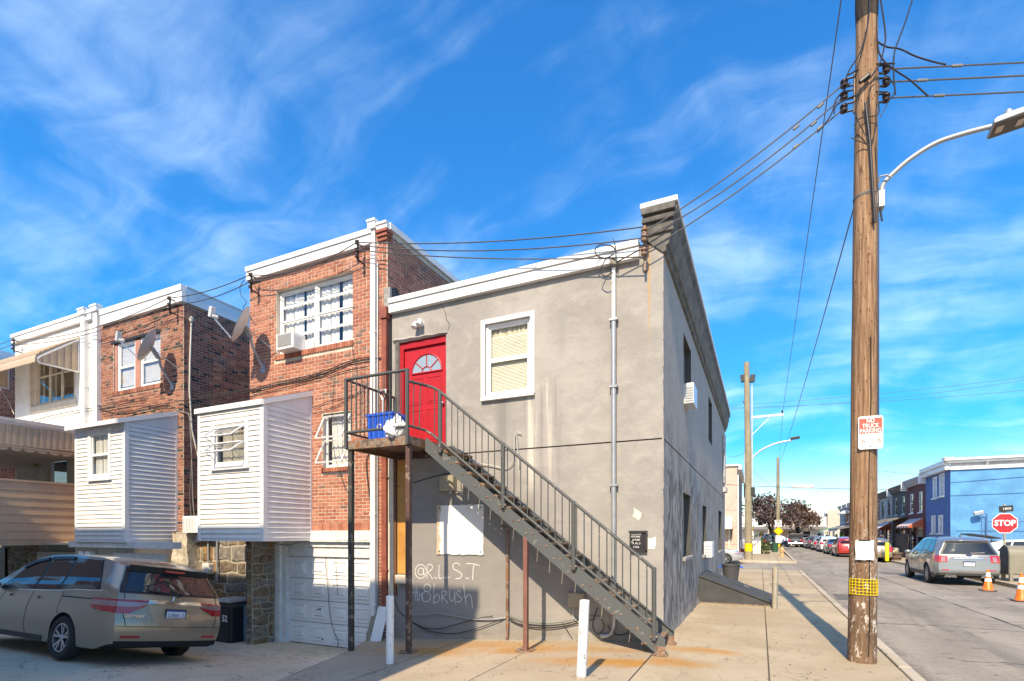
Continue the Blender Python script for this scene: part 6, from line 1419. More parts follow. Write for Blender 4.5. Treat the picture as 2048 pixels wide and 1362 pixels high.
for k, (pts, r, lab) in enumerate((
    ([(502, 783), (560, 768), (620, 757), (680, 735), (700, 726), (745, 718), (764, 715)], .014, 'thick black cable bundle slanting across the orange brick wall under the sill'),
    ([(395, 794), (450, 786), (500, 778), (560, 764), (640, 745), (700, 722), (745, 712)], .011, 'second black cable of the bundle above the sided bay'),
    ([(505, 790), (570, 775), (640, 757), (690, 742), (735, 733)], .008, 'thin black cable below the thick bundle on orange brick'),
    ([(625, 815), (660, 802), (700, 792), (730, 782)], .007, 'thin cable running from bay roof towards the landing'),
    ([(626, 828), (680, 808), (735, 770)], .006, 'lower thin cable between bay roof and landing'),
    ([(704, 690), (708, 715), (714, 745)], .005, 'thin lead hanging from the brick sill'),
    ([(668, 760), (664, 830), (665, 880), (672, 920), (690, 975), (697, 985)], .006, 'thin wire hanging down over the small awning window'),
    ([(652, 952), (651, 1000), (650, 1060), (652, 1130), (656, 1180), (660, 1230), (668, 1262), (676, 1283), (672, 1298), (665, 1297)], .006, 'thin black lead hanging in front of the garage door to the ground'),
    ([(672, 1100), (672, 1140), (676, 1190)], .004, 'short lead on the garage door beside the longer one'),
    ([(740, 905), (733, 920), (735, 960), (740, 1000), (744, 1045), (747, 1100)], .011, 'dark cable curving down beside the white downspout'),
    ([(545, 1086), (570, 1090), (590, 1087), (620, 1077)], .006, 'thin cable under the lintel of the garage'),
    ([(640, 1063), (665, 1071), (690, 1072), (720, 1068), (745, 1064)], .005, 'thin cable drooping across the white lintel'),
    )):
    cab(pts, r, CABLE, lab, WY - .035 if k not in (7, 8) else WY + .07, group='cables on the orange brick wall')
for k, (pts, r, lab, Y, mt) in enumerate((
    ([(40, 850), (100, 832), (150, 822), (200, 813), (260, 800), (290, 796)], .011, 'black cable sagging low across the white stucco and brown brick walls', WY - .06, CABLE),
    ([(150, 826), (215, 817), (280, 807), (310, 815), (345, 822)], .009, 'black cable draped over the roof of the far bay', WY - .06, CABLE),
    ([(250, 830), (300, 818), (330, 812), (350, 815)], .012, 'thick black cable lying above the far bay roof', WY - .05, CABLE),
    ([(200, 818), (240, 826), (300, 812), (340, 806)], .01, 'loose black cable tangled on brown brick', WY - .04, CABLE),
    ([(350, 802), (400, 798), (460, 790), (505, 783)], .012, 'black cable crossing the light well at bay roof height', WY - .1, CABLE),
    ([(350, 808), (420, 808), (470, 802), (505, 797)], .008, 'thin cable crossing the light well just below another', WY - .1, CABLE),
    ([(345, 815), (365, 825), (378, 830), (381, 870), (384, 930), (386, 1000), (392, 1060), (395, 1080)], .014, 'grey cable bundle hanging down the edge of the brown brick wall', WY - .03, M('dusty_cable', (.22, .20, .185), .7)),
    ([(378, 832), (384, 880), (382, 940), (380, 1000), (386, 1060)], .011, 'second dusty cable down the edge of the brown brick wall', WY - .035, M('dusty_cable_b', (.15, .14, .13), .7)),
    ([(388, 870), (393, 890), (390, 930), (388, 980)], .008, 'looped dusty cable beside the hanging bundle', WY - .03, CABLE),
    ([(0, 778), (15, 800), (28, 828)], .012, 'white cable at the edge of the red brick wall beyond the stucco house', WY - .2, CABLEW),
    )):
    cab(pts, r, mt, lab, Y, group='cables on the brown brick and stucco walls')
t = thing('mast_pipe', PY(384, 640, WY + .3), 'pale conduit with a weather head on the shaded flank of the brown brick house', 'pipe')
obj('pipe', MB().tube([PX(383, 640, -13.6), PX(380, 720, -13.6), PX(379, 780, -13.6), PX(384, 860, -13.6), PX(398, 920, -13.6)], .022, 8), CABLEW, t, smooth=60); obj('weather_head', MB().lathe([(.03, -.1), (.06, -.05), (.06, .02), (0, .06)], 10, PX(383, 637, -13.58)), CABLEW, t, smooth=40)
# cables low on the stucco wall and under the landing
for pts, r, lab, mt in (
    ([(822, 1229), (850, 1230), (875, 1226), (910, 1232), (945, 1238), (985, 1238), (1017, 1234)], .013, 'pale grey cable sagging across the wall below the graffiti', M('grey_cable', (.30, .30, .31), .6)),
    ([(824, 1243), (850, 1256), (880, 1257), (920, 1247), (950, 1238), (985, 1232)], .009, 'black cable looping low below the graffiti', CABLE),
    ([(826, 1246), (860, 1262), (905, 1267), (950, 1258), (1005, 1238)], .008, 'lowest black cable loop at the foot of the graffiti wall', CABLE),
    ([(1018, 1236), (1040, 1248), (1090, 1252), (1130, 1248), (1160, 1240)], .011, 'black cable bundle behind the brown stair post', CABLE),
    ([(1020, 1240), (1050, 1252), (1100, 1256), (1160, 1245), (1190, 1238)], .009, 'second black cable sagging behind the brown stair post', CABLE),
    ([(1018, 1232), (1060, 1245), (1120, 1245), (1175, 1232), (1205, 1233)], .007, 'thin green cable above the black bundle behind the stair', plain('green_cable', (.10, .14, .11), .6)),
    ([(1195, 1215), (1188, 1235), (1186, 1255), (1196, 1268), (1208, 1255), (1203, 1238)], .008, 'black cable coil hanging under the stair', CABLE),
    ([(1148, 1213), (1146, 1232), (1155, 1243), (1165, 1246)], .008, 'short pale lead below the small electric box', CABLEW),
    ([(1125, 1245), (1135, 1262), (1145, 1278)], .005, 'loose black lead end near the leaning bollard', CABLE),
    ([(1215, 1250), (1225, 1265), (1245, 1270), (1260, 1262)], .008, 'black cable tail at the foot of the grey conduit', CABLE),
    ([(826, 966), (850, 958), (880, 950), (905, 945)], .008, 'dark cable under the landing beside the beige electric box', CABLE),
    ([(912, 985), (918, 984), (928, 975), (935, 966)], .012, 'pale flexible conduit bending below the beige electric box', CABLEW),
    ([(936, 925), (980, 930), (1010, 936), (1025, 925), (1028, 905), (1030, 868), (1042, 866)], .009, 'pale cable rising from the stair towards the window', CABLEW),
    ([(1033, 870), (1036, 900), (1038, 935)], .007, 'short pale lead beside the rising cable', CABLEW),
    ([(770, 960), (790, 973), (800, 972)], .007, 'dark lead behind the red downspout', CABLE),
    ([(782, 1150), (788, 1195), (800, 1225), (818, 1236)], .008, 'dark cable curving past the white bollard', CABLE),
    ):
    cab(pts, r, mt, lab, WY - .045, group='cables low on the stucco wall')
tag(obj('ground_rod', MB().tube([PZ(770, 1290, -.35), PZ(700, 1300, -.4)], .006, 5), CABLE), 'thin black lead lying on the driveway near the post', 'cable') if False else None
# ------------------------------------------------------------------ satellite dishes, air conditioner, meters
def dish(root_px, c_px, lnb_px, tilt, lab, r=.42):
    t = thing('satellite_dish', PY(*root_px, WY), lab, 'satellite dish', 'satellite dishes'); root = PY(*root_px, WY); c = PY(*c_px, WY - .62); n = Vector(tilt).normalized()
    a = n.cross(Vector((0, 0, 1))).normalized(); b = a.cross(n)
    mb = MB(); mb.grid(lambda u, v: c + (a * math.cos(2 * math.pi * u) * .9 + b * math.sin(2 * math.pi * u) * 1.05) * r * v + n * (.10 * v * v - .1), 28, 6); mb.grid(lambda u, v: c + (a * math.cos(2 * math.pi * u) * .9 + b * math.sin(2 * math.pi * u) * 1.05) * r * (1 - v) + n * (.10 * (1 - v) ** 2 - .115), 28, 6)
    obj('reflector', mb, M('dish_grey', (.52, .53, .54), .4, var=.05), t, smooth=60)
    back = c - n * .12; elbow = root + Vector((.0, -.30, .42))
    obj('mount', MB().tube([root + Vector((0, -.01, 0)), root + Vector((-.02, -.16, .25)), elbow, elbow + Vector((0, -.05, .25))], .03, 10).bar(elbow + Vector((0, -.05, .2)), back, .09, .07), GALV, t, smooth=50)
    obj('foot', MB().box(root.x - .07, root.x + .07, WY - .015, WY - .003, root.z - .1, root.z + .1), GALV, t)
    lnb = PY(*lnb_px, WY - 1.1); obj('arm', MB().bar(c - b * r * .95, lnb, .035, .03), GALV, t)
    obj('feedhorn', MB().bar(lnb + Vector((-.03, 0, -.03)), lnb + Vector((.02, 0, .2)), .11, .09).cyl(lnb, lnb + (c - lnb).normalized() * .12, .045, 10), M('lnb_grey', (.50, .51, .52), .5), t, bevel=.015)
    obj('stay', MB().cyl(back, root + Vector((.45, -.02, .3)), .008, 6), GALV, t); return t
dish((527, 737), (480, 648), (424, 632), (-.62, -.72, .42), 'grey satellite dish on the corner of the orange brick wall')
dish((345, 772), (293, 690), (237, 680), (-.62, -.72, .42), 'grey satellite dish in front of the salmon-framed window on brown brick')
q = rectY(553, 672, 603, 668, 553, 709, 600, 700, WY - .25)
a0 = PY(552, 690, WY - .28).x; a1 = a0 + .53; z0 = wA[2] - .02; z1 = z0 + .36
ac = thing('air_conditioner', ((a0 + a1) / 2, WY - .2, z0), 'white air conditioner in the upper window of the orange brick house', 'air conditioner')
obj('case', MB().box(a0, a1, WY - .28, WY + .08, z0, z1), WHITE, ac, bevel=.012); obj('grille', MB().box(a0 + .05, a1 - .05, WY - .288, WY - .281, z0 + .06, z1 - .05), plain('grille_grey', (.32, .30, .27), .6), ac)
for k in range(12): obj('fin', MB().box(a0 + .055, a1 - .055, WY - .294, WY - .2885, z0 + .07 + k * .024, z0 + .078 + k * .024), ALU, ac)
for k in range(7): obj('louvre', MB().box(a1 + .001, a1 + .006, WY - .25 + k * .034, WY - .235 + k * .034, z0 + .06, z1 - .06), ALU, ac)
obj('side_panel', MB().box(a1 + .01, wA[0] + (wA[1] - wA[0]) / 2 - .05, WY + .06, WY + .075, z0, z1 - .1), WHITE_W, ac)
# outdoor unit in the light well, meters on the rubble wall
p = PY(392, 1050, WY - .25)
cu_ = thing('condenser_unit', p, 'white condenser unit hanging in the light well beside the hanging cables', 'air conditioner')
obj('case', MB().box(p.x - .28, p.x + .55, WY - .42, WY - .05, p.z - .2, p.z + .22), WHITE, cu_, bevel=.02)
for k in range(8): obj('louvre', MB().box(p.x - .24 + k * .06, p.x - .215 + k * .06, WY - .428, WY - .4205, p.z - .15, p.z + .17), ALU, cu_)
p = PY(388, 1077, WY - .1); tag(obj('junction_box', MB().box(p.x - .12, p.x + .22, WY - .16, WY - .03, p.z - .1, p.z + .1), ALU, bevel=.015), 'pale junction box under the condenser unit', 'box')
p = PY(418, 1138, WY - .1)
mt_ = thing('gas_meter', p, 'white gas meter with round dial on the rubble wall behind the minivan', 'meter')
obj('body', MB().box(p.x - .14, p.x + .12, WY - .2, WY - .04, p.z - .12, p.z + .14), M('meter_white', (.62, .61, .58), .5), mt_, bevel=.02); obj('dial', MB().lathe([(0, -.05), (.09, -.045), (.1, 0)], 18, (p.x + .12, WY - .205, p.z - .03), 'y'), M('dial_grey', (.55, .55, .53), .4), mt_, smooth=40)
obj('pipe', MB().cyl((p.x - .03, WY - .1, p.z + .14), (p.x - .03, WY - .1, 1.75), .025, 8), GALV, mt_); obj('pipe', MB().cyl((p.x + .28, WY - .08, p.z - .3), (p.x + .28, WY - .08, 1.75), .025, 8), GALV, mt_)
cab([(403, 1098), (407, 1110), (403, 1122), (400, 1130)], .008, plain('teal_cable', (.25, .42, .38), .5), 'pale green cable on the rubble wall above the meter', WY - .08)
# ------------------------------------------------------------------ vehicles
KIND = {
 'van': dict(L=5.15, W=1.99, wb=(-1.40, 1.62), tr=.345, ar=.40, zt=[(0, 1.585), (.03, 1.645), (.1, 1.70), (.3, 1.735), (.46, 1.72), (.56, 1.65), (.64, 1.52), (.80, 1.10), (.85, 1.03), (.96, .88), (1, .74)],
     xr=[(.15, .14), (.3, .04), (.5, .0), (.72, .015), (.80, .05), (1.0, .075), (1.10, .11), (1.58, .40), (1.8, .43)], xf=[(.15, .2), (.4, 0), (.6, .02), (.8, .12), (1.0, .35), (1.7, .6)], belt=[(0, 1.12), (.2, 1.10), (.32, 1.06), (.6, 1.02), (.8, .98), (1, .8)], tumble=.36, sill=.24, clad=0),
 'suv': dict(L=5.0, W=1.98, wb=(-1.42, 1.55), tr=.37, ar=.43, zt=[(0, 1.66), (.03, 1.72), (.12, 1.79), (.35, 1.82), (.5, 1.80), (.58, 1.72), (.74, 1.24), (.79, 1.16), (.94, 1.05), (.98, .98), (1, .84)],
     xr=[(.15, .16), (.3, .05), (.5, 0), (.72, .02), (.95, .03), (1.08, .06), (1.66, .27), (1.85, .29)], xf=[(.15, .2), (.4, 0), (.7, .02), (.95, .1), (1.2, .3), (1.8, .5)], belt=[(0, 1.14), (.3, 1.10), (.6, 1.07), (.8, 1.05), (1, .9)], tumble=.40, sill=.28, clad=.46),
 'sedan': dict(L=4.7, W=1.82, wb=(-1.3, 1.4), tr=.32, ar=.365, zt=[(0, .98), (.03, 1.04), (.14, 1.09), (.17, 1.11), (.32, 1.40), (.42, 1.45), (.52, 1.43), (.60, 1.34), (.74, 1.02), (.78, .97), (.95, .82), (1, .68)],
     xr=[(.15, .14), (.4, 0), (.6, .01), (.9, .08), (1.1, .14), (1.5, .2)], xf=[(.15, .2), (.4, 0), (.6, .02), (.8, .12), (1.0, .3), (1.5, .4)], belt=[(0, .96), (.3, .95), (.6, .92), (.8, .88), (1, .7)], tumble=.42, sill=.2, clad=0),
 'cross': dict(L=4.55, W=1.84, wb=(-1.28, 1.38), tr=.345, ar=.40, zt=[(0, 1.46), (.03, 1.52), (.12, 1.60), (.35, 1.66), (.5, 1.64), (.58, 1.56), (.74, 1.16), (.79, 1.08), (.94, .96), (1, .8)],
     xr=[(.15, .14), (.4, 0), (.7, .02), (.95, .05), (1.05, .1), (1.5, .42), (1.7, .46)], xf=[(.15, .2), (.4, 0), (.7, .02), (.9, .1), (1.1, .3), (1.7, .5)], belt=[(0, 1.08), (.3, 1.03), (.6, .99), (.8, .97), (1, .8)], tumble=.42, sill=.24, clad=.36),
}
PLAN = [(0, .86), (.015, .92), (.04, .965), (.09, .99), (.2, 1), (.75, 1), (.86, .975), (.93, .93), (.97, .86), (1, .72)]
PROF = [(.15, .90), (.25, .945), (.4, .975), (.6, .995), (.75, 1.0), (.95, .985), (1.15, .955)]
def smooth_tab(tab, x, e=.012):
    return (interp(tab, x - e) + 2 * interp(tab, x) + interp(tab, x + e)) / 4
class Car:
    def __init__(s, kind, res): s.k = KIND[kind]; s.res = res; s.hl = s.k['L'] / 2
    def xs(s, t, z): k = s.k; return lerp(-s.hl + smooth_tab(k['xr'], z, .03), s.hl - smooth_tab(k['xf'], z, .03), t)
    def zt(s, t): return smooth_tab(s.k['zt'], t)
    def zB(s, t): return min(smooth_tab(s.k['belt'], t), s.zt(t) - .10)
    def ze(s, t): return s.zt(t) - .055
    def hw(s, t, z):
        W2 = s.k['W'] / 2 * smooth_tab(PLAN, t, .008); zb = s.zB(t)
        if z <= zb: return W2 * smooth_tab(PROF, z, .04)
        d = z - zb; return W2 * smooth_tab(PROF, zb, .04) - d * s.k['tumble'] * (min(1, d / .18) * .75 + .25)
    def side(s, t, z, sg=1): return Vector((s.xs(t, z), sg * s.hw(t, z), z))
    def top(s, t, yf):
        ze, zt = s.ze(t), s.zt(t); z = ze + (zt - ze) * (1 - abs(yf) ** 2.6); return Vector((s.xs(t, ze), yf * s.hw(t, ze), z))
    def rear(s, yf, z, t=0.): q = s.hw(t, z); b = .085 if t == 0. else -.10; return Vector((s.xs(t, z) - b * (1 - abs(yf) ** 2.2), yf * q, z))
    def zbot(s, t):
        x = s.xs(t, .4); z = s.k['sill'] + .06 * sstep(.9, 1, t) + .10 * sstep(.06, 0, t)
        for w in s.k['wb']:
            d = abs(x - w)
            if d < s.k['ar']: z = max(z, s.k['tr'] + math.sqrt(s.k['ar'] ** 2 - d * d) * .98)
        return z
    def ring(s, t):
        n1, n2, n3 = (9, 6, 5) if s.res > 50 else (5, 3, 3); b, B, e, T = s.zbot(t), s.zB(t), s.ze(t), s.zt(t); P = []
        b = min(b, B - .02)
        for i in range(n1): z = lerp(b, B, i / n1); P.append(s.side(t, z))
        for i in range(n2): z = lerp(B, e, i / n2); P.append(s.side(t, z))
        for i in range(n3 + 1): P.append(s.top(t, 1 - (i / n3)))
        return P
    def body(s):
        mb = MB(); N = s.res
        ts = sorted({i / N for i in range(N + 1)} | {.004, .012, .025, .985, .993})
        R = [s.ring(t) for t in ts]; K = len(R[0]); ix = {}
        for i, r in enumerate(R):
            for j, p in enumerate(r):
                ix[i, j, 1] = len(mb.v); mb.v.append(tuple(p))
                if j < K - 1: ix[i, j, -1] = len(mb.v); mb.v.append((p.x, -p.y, p.z))
                else: ix[i, j, -1] = ix[i, j, 1]
        cl = s.k['clad']
        for i in range(len(R) - 1):
            for j in range(K - 1):
                m = 1 if cl and max(R[i][j].z, R[i][j + 1].z) < cl + .02 or (cl and j == 0 and max(R[i][0].z, R[i + 1][0].z) > s.k['sill'] + .12) else 0
                mb.f.append((ix[i, j, 1], ix[i, j + 1, 1], ix[i + 1, j + 1, 1], ix[i + 1, j, 1])); mb.m.append(m)
                mb.f.append((ix[i, j, -1], ix[i + 1, j, -1], ix[i + 1, j + 1, -1], ix[i, j + 1, -1])); mb.m.append(m)
            mb.f.append((ix[i, 0, 1], ix[i + 1, 0, 1], ix[i + 1, 0, -1], ix[i, 0, -1])); mb.m.append(2)
        M_ = 10 if N > 50 else 6
        for t, i in ((0., 0), (1., len(R) - 1)):
            rows = []
            for j in range(K):
                p = R[i][j]; row = []
                for c in range(M_ + 1):
                    yf = 1 - 2 * c / M_; b = .085 if t == 0. else -.10
                    if c == 0: row.append(ix[i, j, 1])
                    elif c == M_: row.append(ix[i, j, -1])
                    else: mb.v.append((p.x - b * (1 - abs(yf) ** 2.2) * min(1, abs(p.y) / .3), p.y * yf, p.z)); row.append(len(mb.v) - 1)
                rows.append(row)
            for j in range(K - 1):
                for c in range(M_):
                    f = (rows[j][c], rows[j][c + 1], rows[j + 1][c + 1], rows[j + 1][c]); mb.f.append(f if t == 0. else f[::-1])
                    mb.m.append(1 if cl and R[i][j + 1].z < cl + .08 else 0)
        bm = bmesh.new(); vs = [bm.verts.new(v) for v in mb.v]
        for f, m in zip(mb.f, mb.m):
            q = list(dict.fromkeys(f))
            if len(q) > 2:
                try: bf = bm.faces.new([vs[i] for i in q]); bf.material_index = m
                except ValueError: pass
        bmesh.ops.remove_doubles(bm, verts=bm.verts, dist=.0006); bmesh.ops.recalc_face_normals(bm, faces=bm.faces)
        o = MB(); bm.verts.index_update()
        o.v = [tuple(v.co) for v in bm.verts]; o.f = [tuple(v.index for v in f.verts) for f in bm.faces]; o.m = [f.material_index for f in bm.faces]; bm.free(); return o
    def patch(s, mb, fn, off=.006, nu=8, nv=4, m=0):
        """a thin shell over part of the body; fn(u, v) a point on it"""
        P = [[fn(i / nu, j / nv) for j in range(nv + 1)] for i in range(nu + 1)]; Q = []
        for i in range(nu + 1):
            r = []
            for j in range(nv + 1):
                a = P[min(i + 1, nu)][j] - P[max(i - 1, 0)][j]; b = P[i][min(j + 1, nv)] - P[i][max(j - 1, 0)]; n = a.cross(b)
                if n.length < 1e-9: n = Vector((0, 0, 1))
                n.normalize(); c = P[i][j] - Vector((0, 0, .8))
                if n.dot(Vector((c.x * .4, c.y, c.z))) < 0: n = -n
                r.append(P[i][j] + n * off)
            Q.append(r)
        for i in range(nu):
            for j in range(nv): mb.face([Q[i][j], Q[i + 1][j], Q[i + 1][j + 1], Q[i][j + 1]], m)
        for i in range(nu):
            for j in (0, nv): mb.face([P[i][j], P[i + 1][j], Q[i + 1][j], Q[i][j]], m)
        for j in range(nv):
            for i in (0, nu): mb.face([P[i][j], P[i][j + 1], Q[i][j + 1], Q[i][j]], m)
        bmv = {}; nf = []
        return mb
    def sq(s, c, sg=1):
        """bilinear patch function on the flank from four (t, z) corners"""
        def fn(u, v): t = lerp(lerp(c[0][0], c[1][0], u), lerp(c[3][0], c[2][0], u), v); z = lerp(lerp(c[0][1], c[1][1], u), lerp(c[3][1], c[2][1], u), v); return s.side(t, z, sg)
        return fn
    def rq(s, c, t=0.):
        def fn(u, v): y = lerp(lerp(c[0][0], c[1][0], u), lerp(c[3][0], c[2][0], u), v); z = lerp(lerp(c[0][1], c[1][1], u), lerp(c[3][1], c[2][1], u), v); return s.rear(y, z, t)
        return fn
    def tq(s, c):
        def fn(u, v): t = lerp(lerp(c[0][0], c[1][0], u), lerp(c[3][0], c[2][0], u), v); y = lerp(lerp(c[0][1], c[1][1], u), lerp(c[3][1], c[2][1], u), v); return s.top(t, y)
        return fn
WHEELS = {}
def wheel(root, x, y, r, sg, fine):
    k = (round(r, 3), sg, fine); w = .225
    if k not in WHEELS:
        n = 40 if fine else 18; mb = MB(); rr = r * .68
        mb.lathe([(rr, -w / 2 + .02), (rr + .01, -w / 2), (r - .025, -w / 2), (r, -w / 2 + .03), (r, w / 2 - .03), (r - .025, w / 2), (rr + .01, w / 2), (rr, w / 2 - .02), (rr, -w / 2 + .02)], n, axis='y'); ty = mesh('wheel', mb, TYRE, smooth=40)
        mb = MB(); f = w / 2 - .012
        mb.lathe([(0, -.02), (rr, -.02)], n, axis='y', m=1); mb.lathe([(rr, f - .02), (rr - .012, f), (rr - .03, f), (rr - .035, f - .05), (rr - .03, -.02)], n, axis='y'); mb.lathe([(0, f - .015), (.05, f - .018), (.06, f - .04)], 14, axis='y')
        for q in range(5):
            for dl in (-.13, .13):
                a = 2 * math.pi * q / 5 + .3; p0 = Vector((math.cos(a + dl * .6) * .05, f - .035, math.sin(a + dl * .6) * .05)); p1 = Vector((math.cos(a + dl * 1.7) * (rr - .015), f - .018, math.sin(a + dl * 1.7) * (rr - .015))); mb.bar(p0, p1, .034, .03, (0, 1, 0))
            if fine: a = 2 * math.pi * q / 5 + .3; mb.lathe([(0, f - .005), (.011, f - .008), (.012, f - .04)], 6, (math.cos(a + .63) * .075, 0, math.sin(a + .63) * .075), 'y', m=1)
        if sg < 0: mb.v = [(a, -b, c) for a, b, c in mb.v]; mb.f = [t[::-1] for t in mb.f]
        WHEELS[k] = (ty, mesh('rim', mb, [RIMM, UNDER], smooth=35))
    ty, rm = WHEELS[k]
    o = link(bpy.data.objects.new('wheel', ty)); o.parent = root; o.location = (x, y, r); e = link(bpy.data.objects.new('rim', rm)); e.parent = o
    WORLD[o.name] = Vector((0, 0, 0)); return o
CLAD = plain('grey_cladding', (.045, .046, .046), .6)
def car(name, kind, paint, loc, head, label, cat='car', group=None, res=26, tail='bar', rot=None, plate=None, hatch=True):
    """head: the world direction of travel as an angle from +X"""
    C = Car(kind, res); k = C.k; fine = res > 50
    root = thing(name, loc, label, cat, group, local=True, rot=rot or (0, 0, head))
    obj('body', C.body(), [paint, CLAD, UNDER], root, smooth=32)
    nu, nv = (14, 8) if fine else (5, 3); sed = kind == 'sedan'
    bl = lambda t, d=.03: C.zB(t) + d; tl = lambda t, d=.05: C.ze(t) - d
    if kind == 'van': W = [((.065, .29), (.092, .262)), ((.305, .455), (.278, .442)), ((.47, .70), (.457, .60))]
    elif sed: W = [((.245, .40), (.325, .395)), ((.415, .66), (.41, .585))]
    elif kind == 'suv': W = [((.075, .235), (.12, .232)), ((.255, .41), (.25, .405)), ((.425, .66), (.42, .575))]
    else: W = [((.12, .22), (.16, .218)), ((.24, .41), (.235, .405)), ((.425, .66), (.42, .575))]
    for sg in (1, -1):
        if fine:
            a, b = W[0][0][0] - .006, W[-1][0][1] + .012; c, d = W[0][1][0] - .004, W[-1][1][1] + .012; mb = MB()
            C.patch(mb, C.sq([(a, bl(a, .012)), (b, bl(b, .012)), (d, tl(d, .03)), (c, tl(c, .03))], sg), .003, 24, 5); obj('window_surround', mb, BLACKP, root, smooth=40)
            mb = MB(); C.patch(mb, (lambda u, v: C.side(lerp(a - .01, b + .02, u), C.zB(lerp(a - .01, b + .02, u)) + lerp(-.004, .014, v), sg)), .007, 30, 1); obj('belt_trim', mb, CHROME, root, smooth=40)
        for (a, b), (c, d) in W:
            mb = MB(); C.patch(mb, C.sq([(a, bl(a)), (b, bl(b)), (d, tl(d)), (c, tl(c))], sg), .007, nu, nv); obj('window', mb, TINT_L if fine else TINT, root, smooth=40)
        for w in k['wb']: wheel(root, w, sg * (k['W'] / 2 - .125), k['tr'], sg, fine)
        if fine:
            for t in ((.268, .458, .655) if kind == 'van' else (.245, .418, .66)):
                seams = MB(); C.patch(seams, (lambda u, v: C.side(t + lerp(-.0008, .0008, u) + (.0 if v > .3 else -.012 * (1 - v / .3) * (1 if t > .4 else 0)), lerp(max(C.zbot(t) + .03, .3), bl(t, 0), v), sg)), .0025, 1, 14); obj('door_seam', seams, UNDER, root)
            if kind == 'van': seams = MB(); C.patch(seams, (lambda u, v: C.side(lerp(.095, .27, u), .985 + lerp(-.009, .009, v), sg)), .003, 14, 1); obj('door_track', seams, UNDER, root)
            for t in ((.44, .63) if kind == 'van' else (.27, .445)):
                mb = MB(); C.patch(mb, (lambda u, v: C.side(lerp(t - .035, t, u), .93 + lerp(-.02, .022, v), sg)), .028, 6, 3); obj('door_handle', mb, paint, root, smooth=60)
            t = .70; p = C.side(t, bl(t, .06), sg); obj('wing_mirror', MB().grid(lambda u, v: p + Vector((.02, sg * .13, .02)) + Vector((.08 * math.cos(6.283 * u) * math.sin(math.pi * v), .12 * math.cos(math.pi * v), .085 * math.sin(6.283 * u) * math.sin(math.pi * v))), 12, 8), paint, root, smooth=60)
    # rear glass and windscreen
    if sed:
        mb = MB(); C.patch(mb, C.tq([(.19, -.88), (.19, .88), (.305, .8), (.305, -.8)]), .007, nu, nv); obj('rear_window', mb, TINT, root, smooth=50)
    else:
        z0 = C.zB(0) + .02; z1 = C.zt(0) - .13; mb = MB()
        if fine: C.patch(mb, C.rq([(-.985, z0 - .03), (.985, z0 - .03), (.96, z1 + .075), (-.96, z1 + .075)]), .003, 20, 8); obj('rear_window_surround', mb, BLACKP, root, smooth=50); mb = MB()
        C.patch(mb, C.rq([(-.9, z0), (.9, z0), (.86, z1), (-.86, z1)]), .008, 18 if fine else 6, nv); obj('rear_window', mb, TINT if kind == 'suv' or not fine else TINT_L, root, smooth=50)
    f0, f1 = (.59, .765) if sed else (.585, .775)
    mb = MB(); C.patch(mb, C.tq([(f1, -.84), (f1, .84), (f0, .84), (f0, -.84)]), .006, nu, nv); obj('windscreen', mb, TINT, root, smooth=50)
    # lamps
    for sg in (1, -1):
        mb = MB(); rz = (.98 if kind == 'van' else 1.02 if kind == 'suv' else .86 if sed else .98); z0, z1 = rz - (.18 if kind == 'van' else .30 if tail == 'tall' else .16), rz + (.03 if kind == 'van' else .06)
        yi = .52 if kind == 'van' else .72
        if kind == 'suv': z0, z1 = .84, 1.10
        if kind == 'van':
            C.patch(mb, C.rq([(sg * 1., z0), (sg * .80, z0), (sg * .80, lerp(z0, z1, .48)), (sg * 1., lerp(z0, z1, .48))]), .012, 6, 3); C.patch(mb, C.rq([(sg * .80, z0), (sg * yi, lerp(z0, z1, .62)), (sg * yi, lerp(z0, z1, .66)), (sg * .80, lerp(z0, z1, .48))]), .012, 6, 3)
            C.patch(mb, C.sq([(.0, z0), (.082, z0 + .05), (.09, lerp(z0, z1, .5)), (.0, lerp(z0, z1, .48))], sg), .012, 8, 3); C.patch(mb, C.rq([(sg * 1, z1 - .028), (sg * yi, z1 - .028), (sg * (yi - .03), z1), (sg * 1, z1)]), .014, 8, 1); C.patch(mb, C.sq([(0, z1 - .028), (.092, z1 - .026), (.094, z1), (0, z1)], sg), .014, 8, 1)
            tlm = obj('taillight', mb, REDLENS, root, smooth=40); mb = MB()
            C.patch(mb, C.rq([(sg * 1., lerp(z0, z1, .5)), (sg * .80, lerp(z0, z1, .5)), (sg * .80, z1 - .03), (sg * 1., z1 - .03)]), .011, 5, 2); C.patch(mb, C.rq([(sg * .80, lerp(z0, z1, .5)), (sg * yi, lerp(z0, z1, .68)), (sg * yi, z1 - .03), (sg * .80, z1 - .03)]), .011, 5, 2)
            C.patch(mb, C.sq([(.0, lerp(z0, z1, .5)), (.085, lerp(z0, z1, .52)), (.088, z1 - .03), (.0, z1 - .03)], sg), .011, 6, 2); obj('clear_lens', mb, CLEARLENS, tlm, smooth=40)
        else:
            C.patch(mb, C.rq([(sg * 1., z0), (sg * yi, z0 + .02), (sg * yi, z1), (sg * 1., z1)]), .012, 6, 3); C.patch(mb, C.sq([(.0, z0), (.045, z0 + .06), (.06, z1 - .02), (.0, z1)], sg), .012, 5, 3); tlm = obj('taillight', mb, REDLENS, root, smooth=40)
            if kind == 'suv' and fine: mb = MB(); C.patch(mb, C.rq([(sg * .93, z0 + .03), (sg * .79, z0 + .05), (sg * .79, z1 - .05), (sg * .93, z1 - .06)]), .016, 5, 3); obj('clear_lens', mb, CLEARLENS, tlm, smooth=40)
